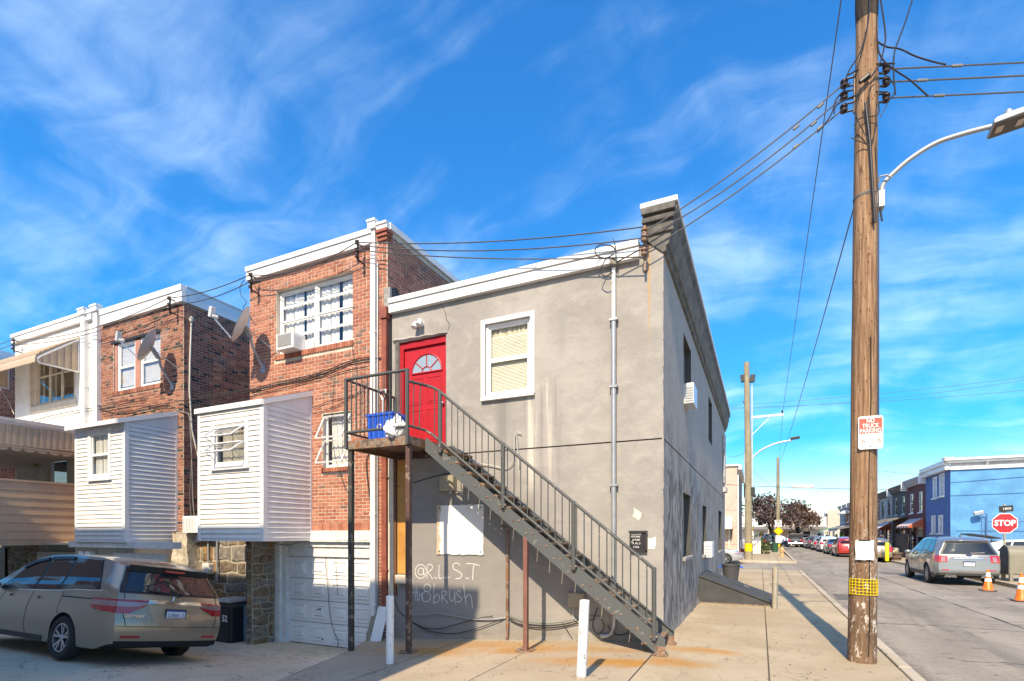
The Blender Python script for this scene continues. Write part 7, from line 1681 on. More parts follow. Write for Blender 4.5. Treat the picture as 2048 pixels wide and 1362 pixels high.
        mb = MB(); hz = C.zt(.97) - .16; C.patch(mb, C.sq([(.92, hz), (.995, hz - .03), (.99, hz + .08), (.90, hz + .12)], sg), .01, 5, 3); C.patch(mb, C.rq([(sg * .98, hz - .03), (sg * .6, hz - .02), (sg * .62, hz + .06), (sg * .98, hz + .08)], 1.), .01, 5, 3); obj('headlight', mb, CLEARLENS, root, smooth=40)
    pz = .80 if kind in ('van', 'suv') else .72 if sed else .80
    c = C.rear(0, pz); lp = obj('license_plate', MB().box(c.x - .018, c.x + .02, -.155, .155, pz - .075, pz + .085), plain('plate_blue_white', (.62, .66, .72), .4), root)
    if fine: obj('plate_rim', MB().box(c.x - .022, c.x - .004, -.165, .165, pz + .086, pz + .098).box(c.x - .022, c.x - .004, -.165, .165, pz - .088, pz - .076).box(c.x - .022, c.x - .004, -.167, -.156, pz - .076, pz + .086).box(c.x - .022, c.x - .004, .156, .167, pz - .076, pz + .086), BLACKP, lp); obj('plate_band', MB().box(c.x - .0195, c.x - .0181, -.155, .155, pz + .055, pz + .085), plain('plate_band_blue', (.04, .08, .25), .4), lp)
    if plate: text('lettering', plate, .085, plain('plate_ink', (.02, .03, .10), .5), lp, (c.x - .0195, 0, pz - .005), (0, -1, 0), (0, 0, 1), .001, .8)
    return root, C
PAINT_VAN = carpaint('champagne_metallic', (.355, .285, .21), .55, .30)
ROLL = math.atan2(.30, 1.73)
VX, VL = -9.93, (4.45 + 6.18) / 2
# the van rests with its offside wheels lower, on the slope of the driveway; heading along -X
Rv = Matrix.Rotation(math.pi, 3, 'Z') @ Matrix.Rotation(-ROLL, 3, 'X')
xax, yax, zax = Vector((-1, 0, 0)), Vector((0, -math.cos(ROLL), math.sin(ROLL))), Vector((0, math.sin(ROLL), math.cos(ROLL)))
Mv = Matrix((xax, yax, zax)).transposed()
org = Vector((VX - 1.40, VL, (drive_z(VX, 4.45) + drive_z(VX, 6.18)) / 2 + .0))
van, CV = car('minivan', 'van', PAINT_VAN, org, 0, 'champagne beige minivan parked in the alley below the sided bays', 'minivan', res=84, rot=Mv.to_euler(), plate='LUNA1 2')
def vr(mb, c, off, m, name, nu=8, nv=3, par=None): CV.patch(mb, CV.rq(c), off, nu, nv); return obj(name, mb, m, par or van, smooth=40)
vr(MB(), [(-.52, .965), (.52, .965), (.50, 1.02), (-.50, 1.02)], .016, CHROME, 'chrome_bar', 14, 3)
vr(MB(), [(-.40, .68), (.40, .68), (.52, .955), (-.52, .955)], .004, carpaint('champagne_recess', (.37, .295, .215), .5, .36), 'plate_recess', 12, 6)
vr(MB(), [(-.99, .605), (.99, .605), (.99, .613), (-.99, .613)], .003, UNDER, 'hatch_seam', 24, 1)
for sg in (1, -1):
    vr(MB(), [(sg * .90, .43), (sg * .60, .43), (sg * .60, .47), (sg * .90, .47)], .008, REDLENS, 'reflector')
    mb = MB(); CV.patch(mb, lambda u, v: CV.rear(sg * lerp(.895, .905, u) * lerp(.93, 1, min(1, v * 2)), lerp(.61, 1.10, v)), .003, 1, 12); obj('hatch_seam', mb, UNDER, van)
mb = MB(); zt0 = CV.zt(0); CV.patch(mb, lambda u, v: CV.rear(lerp(-.95, .95, u), lerp(zt0 - .14, zt0 - .05, v)) + Vector((-.085 * v, 0, .02)), .02, 18, 3); obj('spoiler', mb, BLACKP, van, smooth=50)
c = CV.rear(0, zt0 - .11) + Vector((-.095, 0, .0)); obj('brake_light', MB().box(c.x - .02, c.x + .04, -.16, .16, c.z + .0, c.z + .035), REDLENS, van, bevel=.006)
mb = MB(); a, b = CV.rear(-.1, 1.13), CV.rear(.5, 1.17); mb.bar(a + Vector((-.05, 0, 0)), b + Vector((-.03, 0, .0)), .018, .016); mb.lathe([(0, -.05), (.028, -.04), (.03, .02)], 10, a + Vector((-.02, 0, 0)), 'x'); obj('rear_wiper', mb, BLACKP, van)
c = CV.rear(.0, 1.06); obj('emblem', MB().tube([(c.x - .018, y, z) for y, z in ((.055, 1.025), (.048, 1.095))], .007, 5).tube([(c.x - .018, y, z) for y, z in ((-.055, 1.025), (-.048, 1.095))], .007, 5).tube([(c.x - .018, -.05, 1.06), (c.x - .018, .05, 1.06)], .006, 5), CHROME, van)
c = CV.rear(.72, .77); text('badge', 'ODYSSEY', .058, CHROME, van, (c.x - .022, c.y, .765), (-.25, -1, 0), (0, 0, 1), .003, 1.15)
mb = MB(); CV.patch(mb, lambda u, v: CV.rear(lerp(-.99, .99, u), lerp(.30, .385, v)), .004, 20, 2); obj('bumper_valance', mb, UNDER, van, smooth=40)
for sg in (1, -1):
    for (a, b) in ((.285, .45), (.475, .62)): mb = MB(); CV.patch(mb, (lambda u, v: CV.side(lerp(a, b, u), CV.ze(lerp(a, b, u)) - lerp(.10, .045, v), sg)), .03, 14, 3); obj('rain_visor', mb, BLACKP, van, smooth=50)
for sg in (1, -1): mb = MB(); CV.patch(mb, lambda u, v: CV.side(lerp(.345, .70, u), lerp(.25, .33, v), sg), .012, 16, 2); obj('sill_trim', mb, CLAD, van, smooth=50)

SILVER = carpaint('silver_metallic', (.27, .275, .28), .6, .3)
suv, CS = car('parked_car', 'suv', SILVER, (6.78, 26.6, -.13), R_(90), 'silver grey SUV parked at the kerb near the stop sign', 'car', res=60, tail='tall', plate='MJD 1801')
def sr(c, off, m, name, nu=8, nv=3, par=None): mb = MB(); CS.patch(mb, CS.rq(c), off, nu, nv); return obj(name, mb, m, par or suv, smooth=40)
sr([(-.62, .95), (.62, .95), (.66, 1.05), (-.66, 1.05)], .006, M('dark_silver', (.17, .17, .175), .4), 'applique', 14, 3); sr([(-.5, .985), (.5, .985), (.5, 1.015), (-.5, 1.015)], .012, CHROME, 'chrome_bar', 14, 1)
text('badge', 'EXPLORER', .07, SIGNW, suv, (CS.rear(0, 1.08).x - .025, 0, 1.045), (0, -1, 0), (0, 0, 1), .002, 1.5)
c = CS.rear(0, 1.12); obj('emblem', MB().grid(lambda u, v: Vector((c.x - .02, .09 * math.cos(6.283 * u) * v, 1.115 + .038 * math.sin(6.283 * u) * v)), 16, 2), plain('emblem_blue', (.02, .05, .16), .3), suv)
sr([(-.97, .50), (.97, .50), (.97, .505), (-.97, .505)], .006, CHROME, 'bumper_trim', 14, 1)
for sg in (1, -1):
    sr([(sg * .9, .56), (sg * .66, .56), (sg * .66, .60), (sg * .9, .60)], .01, REDLENS, 'reflector'); sr([(sg * .86, .31), (sg * .4, .31), (sg * .45, .40), (sg * .76, .42)], .02, SILVER, 'skid_plate'); c = CS.rear(sg * .68, .36); obj('exhaust', MB().lathe([(.05, -.03), (.055, -.03), (.055, .1), (.045, .1), (.045, -.03)], 14, (c.x - .02, c.y, .36), 'x').lathe([(0, .01), (.05, .01)], 12, (c.x - .02, c.y, .36), 'x', m=1), [CHROME, UNDER], suv, smooth=40)
    mb = MB(); mb.tube([CS.top(t, sg * .93) + Vector((0, 0, .045 if .17 < t < .52 else .0)) for t in (.14, .18, .25, .35, .45, .51, .55)], .018, 6); obj('roof_rail', mb, BLACKP, suv, smooth=50)
a, b = CS.rear(-.05, 1.19), CS.rear(-.55, 1.21); obj('rear_wiper', MB().bar(a + Vector((-.03, 0, 0)), b + Vector((-.03, 0, 0)), .03, .02), M('wiper_grey', (.35, .34, .33), .5), suv)
mb = MB(); zt0 = CS.zt(0); CS.patch(mb, lambda u, v: CS.rear(lerp(-.95, .95, u), lerp(zt0 - .11, zt0 - .03, v)) + Vector((-.1 * v, 0, .01)), .02, 14, 3); obj('spoiler', mb, SILVER, suv, smooth=50)
obj('roof_antenna', MB().prism([(-.08, 0), (.08, 0), (-.06, .07)], (1, 0, 0), (0, 0, 1), (0, .03, 0), o=(-1.6, -.015, CS.zt(.2) - .005)), BLACKP, suv)
# parked row beyond the crossing
PG = 'cars parked along the far street'
def pk(kind, col, X, Y, lab, head=90, z=-.13, met=.6, **kw): return car('parked_car', kind, carpaint('paint_' + lab.split()[0] + '_%d' % int(Y), col, met, .3), (X, Y, z), R_(head), lab, 'car', PG if kw.pop('g', 1) else None, **kw)
pk('cross', (.36, .29, .21), 7.05, 44.2, 'gold tan SUV parked beyond the crossing beside the yellow post', res=30, tail='tall')
pk('cross', (.46, .03, .02), 6.55, 52.0, 'bright red hatchback parked beyond the crossing, seen beside the big pole', met=.2)
pk('sedan', (.13, .135, .14), 6.5, 58.2, 'dark grey sedan parked behind the bright red hatchback in the row')
pk('cross', (.72, .72, .72), 6.45, 64.5, 'white hatchback with red tail lamps between the dark grey sedan and a silver SUV', met=.0)
pk('cross', (.35, .35, .34), 6.4, 71.0, 'silver grey SUV in the row beyond the white hatchback', tail='tall')
pk('cross', (.10, .09, .09), 6.3, 77.5, 'charcoal SUV with high red lamps next to the black pickup')
pk('sedan', (.55, .55, .54), 6.2, 82.5, 'small pale silver car at the far end of the parked row')
pk('suv', (.012, .012, .014), 1.15, 66.0, 'black SUV with red tail lamps parked by the white picket fence', tail='tall', g=0, z=-.01)
pk('sedan', (.60, .62, .64), -3.35, 36.6, 'pale silver sedan on the cross street, half hidden by the corner building', head=0, g=0, res=40)
pk('sedan', (.05, .07, .20), 5.0, 91.0, 'dark blue sedan crossing at the end of the street', head=180, g=0); pk('cross', (.66, .66, .66), 1.6, 92.6, 'white car at the far end of the street beside the blue sedan', head=180, g=0)
# pickup seen from behind
pt, CP = car('pickup_truck', 'suv', carpaint('black_pickup_paint', (.012, .012, .013), .0, .5), (4.5, 86.0, -.13), R_(90), 'black pickup truck with a covered bed at the far end of the parked row', 'truck', tail='tall')
obj('bed_cover', MB().box(-2.42, -.6, -.85, .85, 1.15, 1.95), BLACKP, pt, bevel=.08); obj('bumper', MB().box(-2.62, -2.45, -.9, .9, .45, .62), CHROME, pt, bevel=.03)
# white car with its tailgate up, behind the mailbox
wc, CW = car('parked_car', 'cross', carpaint('white_paint_car', (.70, .70, .70), .0, .3), (11.6, 32.6, -.13), R_(0), 'white car with its tailgate raised, half hidden by the mailbox', 'car')
o = obj('tailgate', MB().obox((-2.0, 0, 1.78), (.55, 0, -.10), (0, .72, 0), (.006, 0, .03)), BLACKP, wc, label='raised black tailgate')
obj('tailgate_glass', MB().obox((-2.0, 0, 1.82), (.40, 0, -.073), (0, .6, 0), (.001, 0, .004)), TINT, o); obj('brake_light', MB().obox((-1.75, .0, 1.80), (.05, 0, -.01), (0, .3, 0), (.002, 0, .012)), REDLENS, o)
for sg in (1, -1): obj('strut', MB().cyl((-1.75, sg * .66, 1.74), (-1.85, sg * .68, 1.15), .014, 6), BLACKP, wc)
# ------------------------------------------------------------------ across the street
# blue corner house
BX, BY = 10.55, 40.6
BLUE = M('bright_blue_paint', (.065, .275, .51), .7, var=.16, vs=1.2, bump=.4, bs=20); BLUE_D = M('deep_blue_shade_trim', (.055, .15, .36), .7, var=.1, vs=2, bump=.4, bs=20)  # deep blue holds the street face's shade; posts and rails share it
bl = thing('blue_house', (13, BY, 0), 'bright blue painted corner house with white cornice, behind the stop sign', 'house')
zB_ = 6.0
bh = []
for (xa, xb, ya, yb) in ((1866, 1874, 954, 996), (1879, 1889, 947, 992), (1863, 1871, 1031, 1066), (1877, 1886, 1030, 1066)):
    a, b = PX(xa, 1000, BX).y, PX(xb, 1000, BX).y; xm = (xa + xb) / 2; bh.append((min(a, b), max(a, b), PX(xm, yb, BX).z, PX(xm, ya, BX).z))
fb = Fr('x-', BX); mb = MB(); wall(mb, fb, BY, 45.9, -.3, zB_, bh, .15, 1)
Fb = Fr('y-', BY); wall(mb, Fb, BX, 24, -.3, zB_, [(18.35, 19.2, 3.6, 5.3), (18.35, 19.2, 1.0, 2.3)], .15, 0); mb.face([(BX, BY, zB_), (24, BY, zB_), (24, 45.9, zB_), (BX, 45.9, zB_)], 2)
mb.face([(24, BY, -.3), (24, 45.9, -.3), (24, 45.9, zB_), (24, BY, zB_)], 0); mb.face([(24, 45.9, -.3), (BX, 45.9, -.3), (BX, 45.9, zB_), (24, 45.9, zB_)], 0)
obj('wall', mb, [BLUE, BLUE_D, ROOFTAR], bl)
SHUT = M('white_shutter', (.60, .60, .60), .5, var=.06)
for h in bh:
    wn = obj('window', MB().box(BX + .05, BX + .1, h[0] + .02, h[1] - .02, h[2] + .02, h[3] - .02), SHUT, bl)
    obj('sill', MB().box(BX - .1, BX + .1, h[0] - .06, h[1] + .06, h[2] - .1, h[2]), WHITE, wn); obj('jamb', MB().box(BX - .015, BX + .05, h[1] - .09, h[1] + .02, h[2], h[3]).box(BX - .015, BX + .05, h[0] - .02, h[0] + .07, h[2], h[3]).box(BX - .015, BX + .05, h[0] + .071, h[1] - .091, h[3] - .1, h[3]), WHITE, wn)
    obj('meeting_rail', MB().box(BX + .03, BX + .05, h[0] + .08, h[1] - .1, (h[2] + h[3]) / 2 - .03, (h[2] + h[3]) / 2 + .03), WHITE, wn)
mb = MB(); ov = .38
mb.box(BX - ov, 19.0, BY - ov, BY - .01, zB_ + .22, zB_ + .36); mb.box(BX - ov + .12, 19.0, BY - ov + .12, BY - .01, zB_ + .1, zB_ + .216); mb.box(BX - .04, 19, BY - .12, BY - .01, zB_ - .34, zB_ - .16)
mb.box(BX - ov, BX - .01, BY - .009, 45.9, zB_ + .0, zB_ + .3); mb.box(BX - ov + .1, BX - .01, BY - .009, 45.9, zB_ - .3, zB_ - .004)
mb.box(BX - ov - .05, BX + .1, BY - ov - .05, BY + .3, zB_ + .365, zB_ + .42)
obj('cornice', mb, WHITE, bl, bevel=.03)
for x in (12.2, 14.1, 16.0, 17.9): obj('bracket', MB().prism([(BY - .01, zB_ - .16), (BY - .3, zB_ + .08), (BY - .01, zB_ + .08)], (0, 1, 0), (0, 0, 1), (.12, 0, 0), o=(x, 0, 0)), WHITE, bl)
obj('frieze', MB().box(BX, 19, BY - .02, BY - .002, zB_ - .158, zB_ + .1), M('grey_frieze', (.45, .45, .46), .6), bl)
for z0, z1 in ((3.6, 5.3), (1.0, 2.3)): obj('window', MB().box(18.4, 19.15, BY + .05, BY + .1, z0 + .03, z1 - .03).box(18.2, 18.34, BY - .06, BY + .04, z0 - .1, z1 + .1), WHITE, bl)
cl_ = PY(1960, 1026, BY - .3); lm = thing('flood_lamp', cl_, 'small grey floodlight on a conduit against the bright blue wall', 'lamp')
obj('head', MB().obox(cl_ + Vector((-.1, -.1, 0)), (.22, 0, .05), (0, .12, 0), (-.03, 0, .1)), GALV, lm, bevel=.02); obj('pole', MB().tube([cl_ + Vector((.1, 0, 0)), cl_ + Vector((.35, .1, -.05)), (cl_.x + .35, BY - .05, .2)], .03, 8), BLUE_D, lm)
mb = MB()
for y in (928, 943, 1015): pass
for k, (za, zb) in enumerate(((4.9, 5.35), (4.1, 4.25), (1.35, 1.4), (1.95, 1.9))): mb.tube([(BX + (.0 if k < 2 else .3), BY - .03, za), (18.2, BY - .03, zb)], .012, 5)
obj('wall_cable', mb, M('blue_cable', (.05, .14, .35), .7), bl)
# wire trellis standing in front of it
tr = thing('wire_trellis', (15.5, 39.0, 0), 'thin blue wire trellis panels in front of the bright blue wall', 'trellis')
tx0, tx1, ty = PY(1963, 1060, 39).x, 19.5, 39.0
for k in range(5): obj('post', MB().cyl((lerp(tx0, tx1, k / 4), ty, -.0), (lerp(tx0, tx1, k / 4), ty, 2.9), .025, 6), BLUE_D, tr)
mb = MB()
for k in range(34): x = lerp(tx0, tx1, k / 33); mb.cyl((x, ty, .9), (x, ty, 2.8), .008, 4)
for k in range(13): z = .9 + k * .158; mb.cyl((tx0, ty, z), (tx1, ty, z), .008, 4)
obj('mesh', mb, M('trellis_blue', (.12, .2, .38), .6), tr, kind='stuff'); obj('rail', MB().cyl((tx0, ty, 2.45), (tx1, ty, 2.45), .03, 6), BLUE_D, tr)
tag(obj('low_wall', MB().box(12.2, 19, 38.9, 38.98, 0, .75), WHITE_W), 'low white wall below the wire trellis', 'wall')

def rowhouse(y0, y1, wc, corn, label, ztop=5.7, X=10.55, frame=WHITE, aw=None, porch=None, lo=None, dish_=False, win_n=2, wmat=None):
    """a two storey terrace house facing the street, -X"""
    t = thing('row_house', (X, (y0 + y1) / 2, 0), label, 'house', 'row houses on the far street'); fr = Fr('x-', X); L = y1 - y0
    ws = [(y0 + L * (.16 + .5 * k), y0 + L * (.16 + .5 * k) + L * .2, 3.35, 4.85) for k in range(win_n)]
    ws2 = [(y0 + L * .14, y0 + L * .5, .9, 2.3), (y0 + L * .65, y0 + L * .86, .25, 2.3)]
    mb = MB(); wall(mb, fr, y0, y1, -.3, ztop, ws + ws2, .14)
    mb.face([(X, y0, -.3), (X + 11, y0, -.3), (X + 11, y0, ztop), (X, y0, ztop)]); mb.face([(X, y1, -.3), (X + 11, y1, -.3), (X + 11, y1, ztop), (X, y1, ztop)]); mb.face([(X, y0, ztop), (X + 11, y0, ztop), (X + 11, y1, ztop), (X, y1, ztop)], 1)
    mb.face([(X + 11, y0, -.3), (X + 11, y1, -.3), (X + 11, y1, ztop), (X + 11, y0, ztop)])
    obj('wall', mb, [wc, ROOFTAR], t)
    for i, h in enumerate(ws + ws2):
        w_ = obj('window' if i != len(ws) + 1 else 'door', (lambda mb: (fr.box(mb, h[0], h[0] + .09, .03, .1, h[2], h[3]), fr.box(mb, h[1] - .09, h[1], .03, .1, h[2], h[3]), fr.box(mb, h[0] + .09, h[1] - .09, .03, .1, h[3] - .1, h[3]), fr.box(mb, h[0] + .09, h[1] - .09, .03, .1, h[2], h[2] + .1), fr.box(mb, h[0] + .09, h[1] - .09, .035, .1, (h[2] + h[3]) / 2 - .03, (h[2] + h[3]) / 2 + .03), mb)[-1])(MB()), frame, t)
        m = MB(); fr.box(m, h[0] + .08, h[1] - .08, .07, .09, h[2] + .08, h[3] - .08); obj('pane', m, wmat or TINT_L, w_)
        m = MB(); fr.box(m, h[0] - .05, h[1] + .05, -.07, .02, h[2] - .09, h[2] - .004); obj('sill', m, frame, w_)
    m = MB(); m.prism([(X - .35, ztop + .05), (X - .35, ztop - .05), (X - .12, ztop - .48), (X - .004, ztop - .48), (X - .004, ztop + .12)], (1, 0, 0), (0, 0, 1), (0, L - .06, 0), o=(0, y0 + .03, 0)); obj('cornice', m, corn, t)
    m = MB(); m.box(X - .42, X + .1, y0 - .07, y0 + .09, ztop - .55, ztop + .2); obj('cornice_end', m, WHITE, t, bevel=.03)
    if aw:
        mt, zz, nn = aw
        for k in range(nn):
            a = y0 + L * (.08 + .5 * k); b = a + L * (.4 if nn > 1 else .75)
            g = obj('awning', MB().prism([(X - .02, zz), (X - .9, zz - .55), (X - .9, zz - .7), (X - .02, zz - .62)], (1, 0, 0), (0, 0, 1), (0, b - a, 0), o=(0, a, 0)), mt, t)
            for q in range(5): yy = lerp(a, b, (q + .25) / 5); obj('stripe', MB().prism([(X - .02, zz + .012), (X - .91, zz - .545), (X - .91, zz - .69), (X - .905, zz - .69), (X - .9, zz - .56)], (1, 0, 0), (0, 0, 1), (0, (b - a) / 10, 0), o=(0, yy, 0)), WHITE, g)
    if porch:
        mt, depth, zz, drop = porch
        obj('porch_roof', MB().prism([(X - .004, zz), (X - depth, zz - drop), (X - depth, zz - drop - .14), (X - .004, zz - .14)], (1, 0, 0), (0, 0, 1), (0, L - .1, 0), o=(0, y0 + .05, 0)), mt, t)
        obj('porch_beam', MB().box(X - depth - .02, X - depth + .08, y0 + .06, y1 - .06, zz - drop - .3, zz - drop - .143), WHITE, t)
        for yy in (y0 + .2, y1 - .2): obj('porch_post', MB().box(X - depth + .02, X - depth + .16, yy - .07, yy + .07, .2, zz - drop - .302), WHITE, t)
        obj('porch_floor', MB().box(X - depth, X - .005, y0 + .04, y1 - .04, .0, .32), WALK, t)
    if dish_: obj('dish', MB().grid(lambda u, v: Vector((X - .5 - .1 * v * v, y0 + L * .5 + .32 * v * math.cos(6.283 * u), 2.9 + .32 * v * math.sin(6.283 * u))), 14, 3), GALV, t)
    return t
BURG = M('burgundy_brick_paint', (.16, .045, .045), .8, var=.15, vs=4, bump=.3); CHAR = M('charcoal_shingle', (.10, .092, .085), .9, var=.2, vs=8, bump=.4); PGREY = M('pale_grey_paint', (.36, .36, .35), .8, var=.08); MAUVE = M('mauve_brick_paint', (.26, .12, .115), .8, var=.12, vs=4)
REDBR = M('far_red_brick', (.25, .085, .06), .85, var=.2, vs=6); CREAMB = M('far_cream_wall', (.50, .45, .37), .85, var=.1); BLUEG = M('far_blue_grey_wall', (.28, .31, .36), .85, var=.1)
DKC = M('dark_cornice', (.10, .085, .08), .7); GRC = M('grey_cornice', (.36, .36, .37), .6); ORAW = M('orange_awning', (.52, .12, .055), .7, var=.05); WAW = M('white_awning', (.66, .65, .62), .6, var=.05); GAW = M('green_awning', (.12, .30, .19), .6); CAW = M('cream_awning', (.58, .54, .43), .6)
rowhouse(45.95, 51.0, BURG, GRC, 'burgundy row house beside the bright blue corner house', 5.85, aw=(ORAW, 2.9, 1))
rowhouse(51.05, 56.2, CHAR, DKC, 'charcoal row house with white porch, second past the blue one', 5.7, porch=(SHINGLE, 2.6, 3.25, .75), frame=M('pale_green_frame', (.42, .50, .44), .6))
rowhouse(56.25, 61.6, PGREY, DKC, 'pale grey row house with dark window openings beyond the charcoal one', 5.6, aw=(ORAW, 2.8, 1), wmat=TINT, frame=M('grey_trim', (.17, .17, .17), .6))
rowhouse(61.65, 66.5, MAUVE, GRC, 'mauve row house with white shutters beside the big pole', 5.6, aw=(ORAW, 2.8, 1))
rowhouse(66.55, 71.2, BURG, DKC, 'dark red row house with green upper awning, hidden partly by the big pole', 5.6, aw=(GAW, 5.0, 1), dish_=True)
rowhouse(71.25, 76, REDBR, DKC, 'dark brick row house with white striped upper awning beyond the big pole', 5.7, aw=(WAW, 5.0, 1), porch=(SHINGLE, 2.4, 2.9, .5))
rowhouse(76.05, 80.6, BLUEG, GRC, 'blue grey row house with white gabled porch in the far terrace', 5.7, porch=(SHINGLE, 2.4, 2.9, .5))
rowhouse(80.65, 85.2, REDBR, GRC, 'far brick row house with striped upper awning and cream porch awning', 5.7, aw=(WAW, 5.1, 1), porch=(CAW, 2.9, 3.0, .9))
rowhouse(85.25, 90, BLUEG, GRC, 'far row house with green porch awning', 5.7, porch=(GAW, 2.9, 3.0, .8))
rowhouse(98, 103, CREAMB, DKC, 'cream terrace house past the end of the parked row', 5.6, X=9.8, porch=(WAW, 2.4, 3.0, .6)); rowhouse(103.05, 108, REDBR, GRC, 'last brick terrace house before the white end houses', 5.6, X=9.8)
# white houses that close the street
def endhouse(x0, x1, mat, label, zt=5.6, y=98.5, gable=False):
    t = thing('end_house', ((x0 + x1) / 2, y, 0), label, 'house', 'houses closing the street'); fr = Fr('y-', y); L = x1 - x0
    ws = [(x0 + L * .15, x0 + L * .37, 3.2, 4.7), (x0 + L * .6, x0 + L * .82, 3.2, 4.7), (x0 + L * .15, x0 + L * .45, .9, 2.3), (x0 + L * .65, x0 + L * .85, .2, 2.3)]
    mb = MB(); wall(mb, fr, x0, x1, -.3, zt, ws, .15); mb.face([(x0, y, zt), (x1, y, zt), (x1, y + 9, zt), (x0, y + 9, zt)], 1)
    for xx in (x0, x1): mb.face([(xx, y, -.3), (xx, y + 9, -.3), (xx, y + 9, zt), (xx, y, zt)])
    if gable: mb.prism([(x0, zt), (x1, zt), ((x0 + x1) / 2, zt + 1.3)], (1, 0, 0), (0, 0, 1), (0, 6, 0), o=(0, y + .01, 0))
    obj('wall', mb, [mat, ROOFTAR], t)
    for i, h in enumerate(ws): w_ = obj('window' if i < 3 else 'door', (lambda m: (fr.box(m, h[0], h[0] + .1, -.02, .1, h[2], h[3]), fr.box(m, h[1] - .1, h[1], -.02, .1, h[2], h[3]), fr.box(m, h[0] + .1, h[1] - .1, -.02, .1, h[3] - .1, h[3]), fr.box(m, h[0] + .1, h[1] - .1, -.02, .1, (h[2] + h[3]) / 2 - .04, (h[2] + h[3]) / 2 + .04), m)[-1])(MB()), WHITE, t); m = MB(); fr.box(m, h[0] + .09, h[1] - .09, .05, .07, h[2], h[3] - .09); obj('pane', m, TINT, w_)
    obj('porch_roof', MB().prism([(y - .01, 3.0), (y - 1.8, 2.6), (y - 1.8, 2.5), (y - .01, 2.85)], (0, 1, 0), (0, 0, 1), (L - .1, 0, 0), o=(x0 + .05, 0, 0)), SHINGLE if not gable else WAW, t)
EW = M('far_white_wall', (.70, .69, .66), .85, var=.05)
for x0, x1, mt, lb, zt, gb in ((-7.6, -3.1, EW, 'white gabled house closing the street behind the picket fence', 5.0, True), (-3.05, 1.3, EW, 'white house behind the purple tree', 5.3, False), (1.35, 5.6, M('far_pinkish_wall', (.55, .40, .33), .85), 'pinkish house glimpsed between the two trees', 5.0, False), (5.65, 9.7, EW, 'tall white house at the end of the parked row', 6.0, False)): endhouse(x0, x1, mt, lb, zt, gable=gb)
# ------------------------------------------------------------------ far corner, this side of the street
PINK = M('pale_pink_stucco', (.58, .42, .345), .85, var=.07, vs=1.5, bump=.3); PINKD = M('deep_mauve', (.34, .22, .19), .8)  # side wall and boarded window take a darker mauve than the front
pkh = thing('pink_house', (-6, 42, 0), 'pale pink stucco corner house across the side street', 'house')
py = 42.2; px1 = PY(1474, 1000, py).x; zp = PY(1470, 932, py).z
sx0, sx1 = PY(1449, 1000, py).x, PY(1465, 1000, py).x
door_ = (PY(1456, 1000, py).x, PY(1465.5, 1000, py).x, PY(1460, 1078, py).z, PY(1460, 1058, py).z)
mb = MB(); wall(mb, Fr('y-', py), -16, px1, -.3, zp, [(*door_, .2)], .2); mb.face([(px1, py, -.3), (px1, py + 12, -.3), (px1, py + 12, zp), (px1, py, zp)], 1); mb.face([(-16, py, zp), (px1, py, zp), (px1, py + 12, zp), (-16, py + 12, zp)], 2); mb.face([(-16, py + 12, zp), (px1, py + 12, zp), (px1, py + 12, -.3), (-16, py + 12, -.3)])
obj('wall', mb, [PINK, PINKD, ROOFTAR], pkh); obj('coping', MB().box(-16.1, px1 + .12, py - .15, py + .1, zp, zp + .12).box(px1 - .1, px1 + .3, py + .11, py + 12, zp - .25, zp + .1), WHITE, pkh)
obj('boarded_window', MB().box(door_[0], door_[1], py + .12, py + .16, door_[2], door_[3]), PINKD, pkh)
z0, z1 = PY(1455, 1058, py - .9).z, PY(1455, 1036, py - .2).z
obj('awning', MB().prism([(py - .02, z1 + .1), (py - 1.0, z0 + .25), (py - 1.0, z0), (py - .02, z0 + .05)], (0, 1, 0), (0, 0, 1), (sx1 - sx0 + 3, 0, 0), o=(sx0 - 3, 0, 0)), WAW, pkh)
obj('band', MB().box(-16, px1 + .02, py - .03, py - .002, 3.55, 3.65).box(-16, px1 + .02, py - .03, py - .002, 1.0, 1.08), PINK, pkh); obj('downspout', MB().box(sx0 + .25, sx0 + .4, py - .1, py - .004, -.1, z0), CREAM, pkh); obj('downspout', MB().box(px1 + .003, px1 + .1, py + .5, py + .6, 0, zp - .3), WHITE, pkh)
# the terrace beyond it: porches in the shade
lh = thing('row_house', (-4, 60, 0), 'white row houses beyond the pale pink corner, behind the grey pole', 'house')
obj('wall', MB().box(-14, -2.0, 54.4, 62, -.3, 6.3), EW, lh); obj('porch_roof', MB().prism([(-2.0, 3.1), (-.6, 2.6), (-.6, 2.4), (-2.0, 2.8)], (1, 0, 0), (0, 0, 1), (0, 7, 0), o=(0, 54.6, 0)), WAW, lh); obj('porch', MB().box(-2.0, -.6, 54.6, 61.6, -.1, .7), REDBR, lh)
for y in (54.8, 58, 61.4): obj('porch_post', MB().box(-.75, -.62, y - .06, y + .06, .7, 2.45), WHITE, lh)
# ------------------------------------------------------------------ poles and street furniture down the street
g2 = PZ(1497, 1118.5); p2 = thing('utility_pole', g2, 'weathered grey wooden pole with floodlights across the side street', 'pole')
zt2 = PY(1494, 725, g2.y).z
mb = MB().tube([g2 - Vector((0, 0, .1)), g2 + Vector((-.02, 0, 6)), Vector((g2.x - .12, g2.y, zt2))], [.25, .215, .175], 16); obj('shaft', mb, POLEG, p2, smooth=60)
obj('yellow_band', MB().tube([g2 + Vector((0, 0, .55)), g2 + Vector((0, 0, 1.1))], .256, 16), YEL, p2, smooth=60)
def on2(x, y, d=0.): return PY(x, y, g2.y + d)
for s, x in ((-1, 1486), (1, 1505)):
    c = on2(x, 757); obj('floodlight', MB().obox(c, (.16, 0, 0), (0, .12, 0), (.03 * s, 0, .26)).bar(c, on2(1495, 762), .05, .05), BLACKM, p2, bevel=.03)
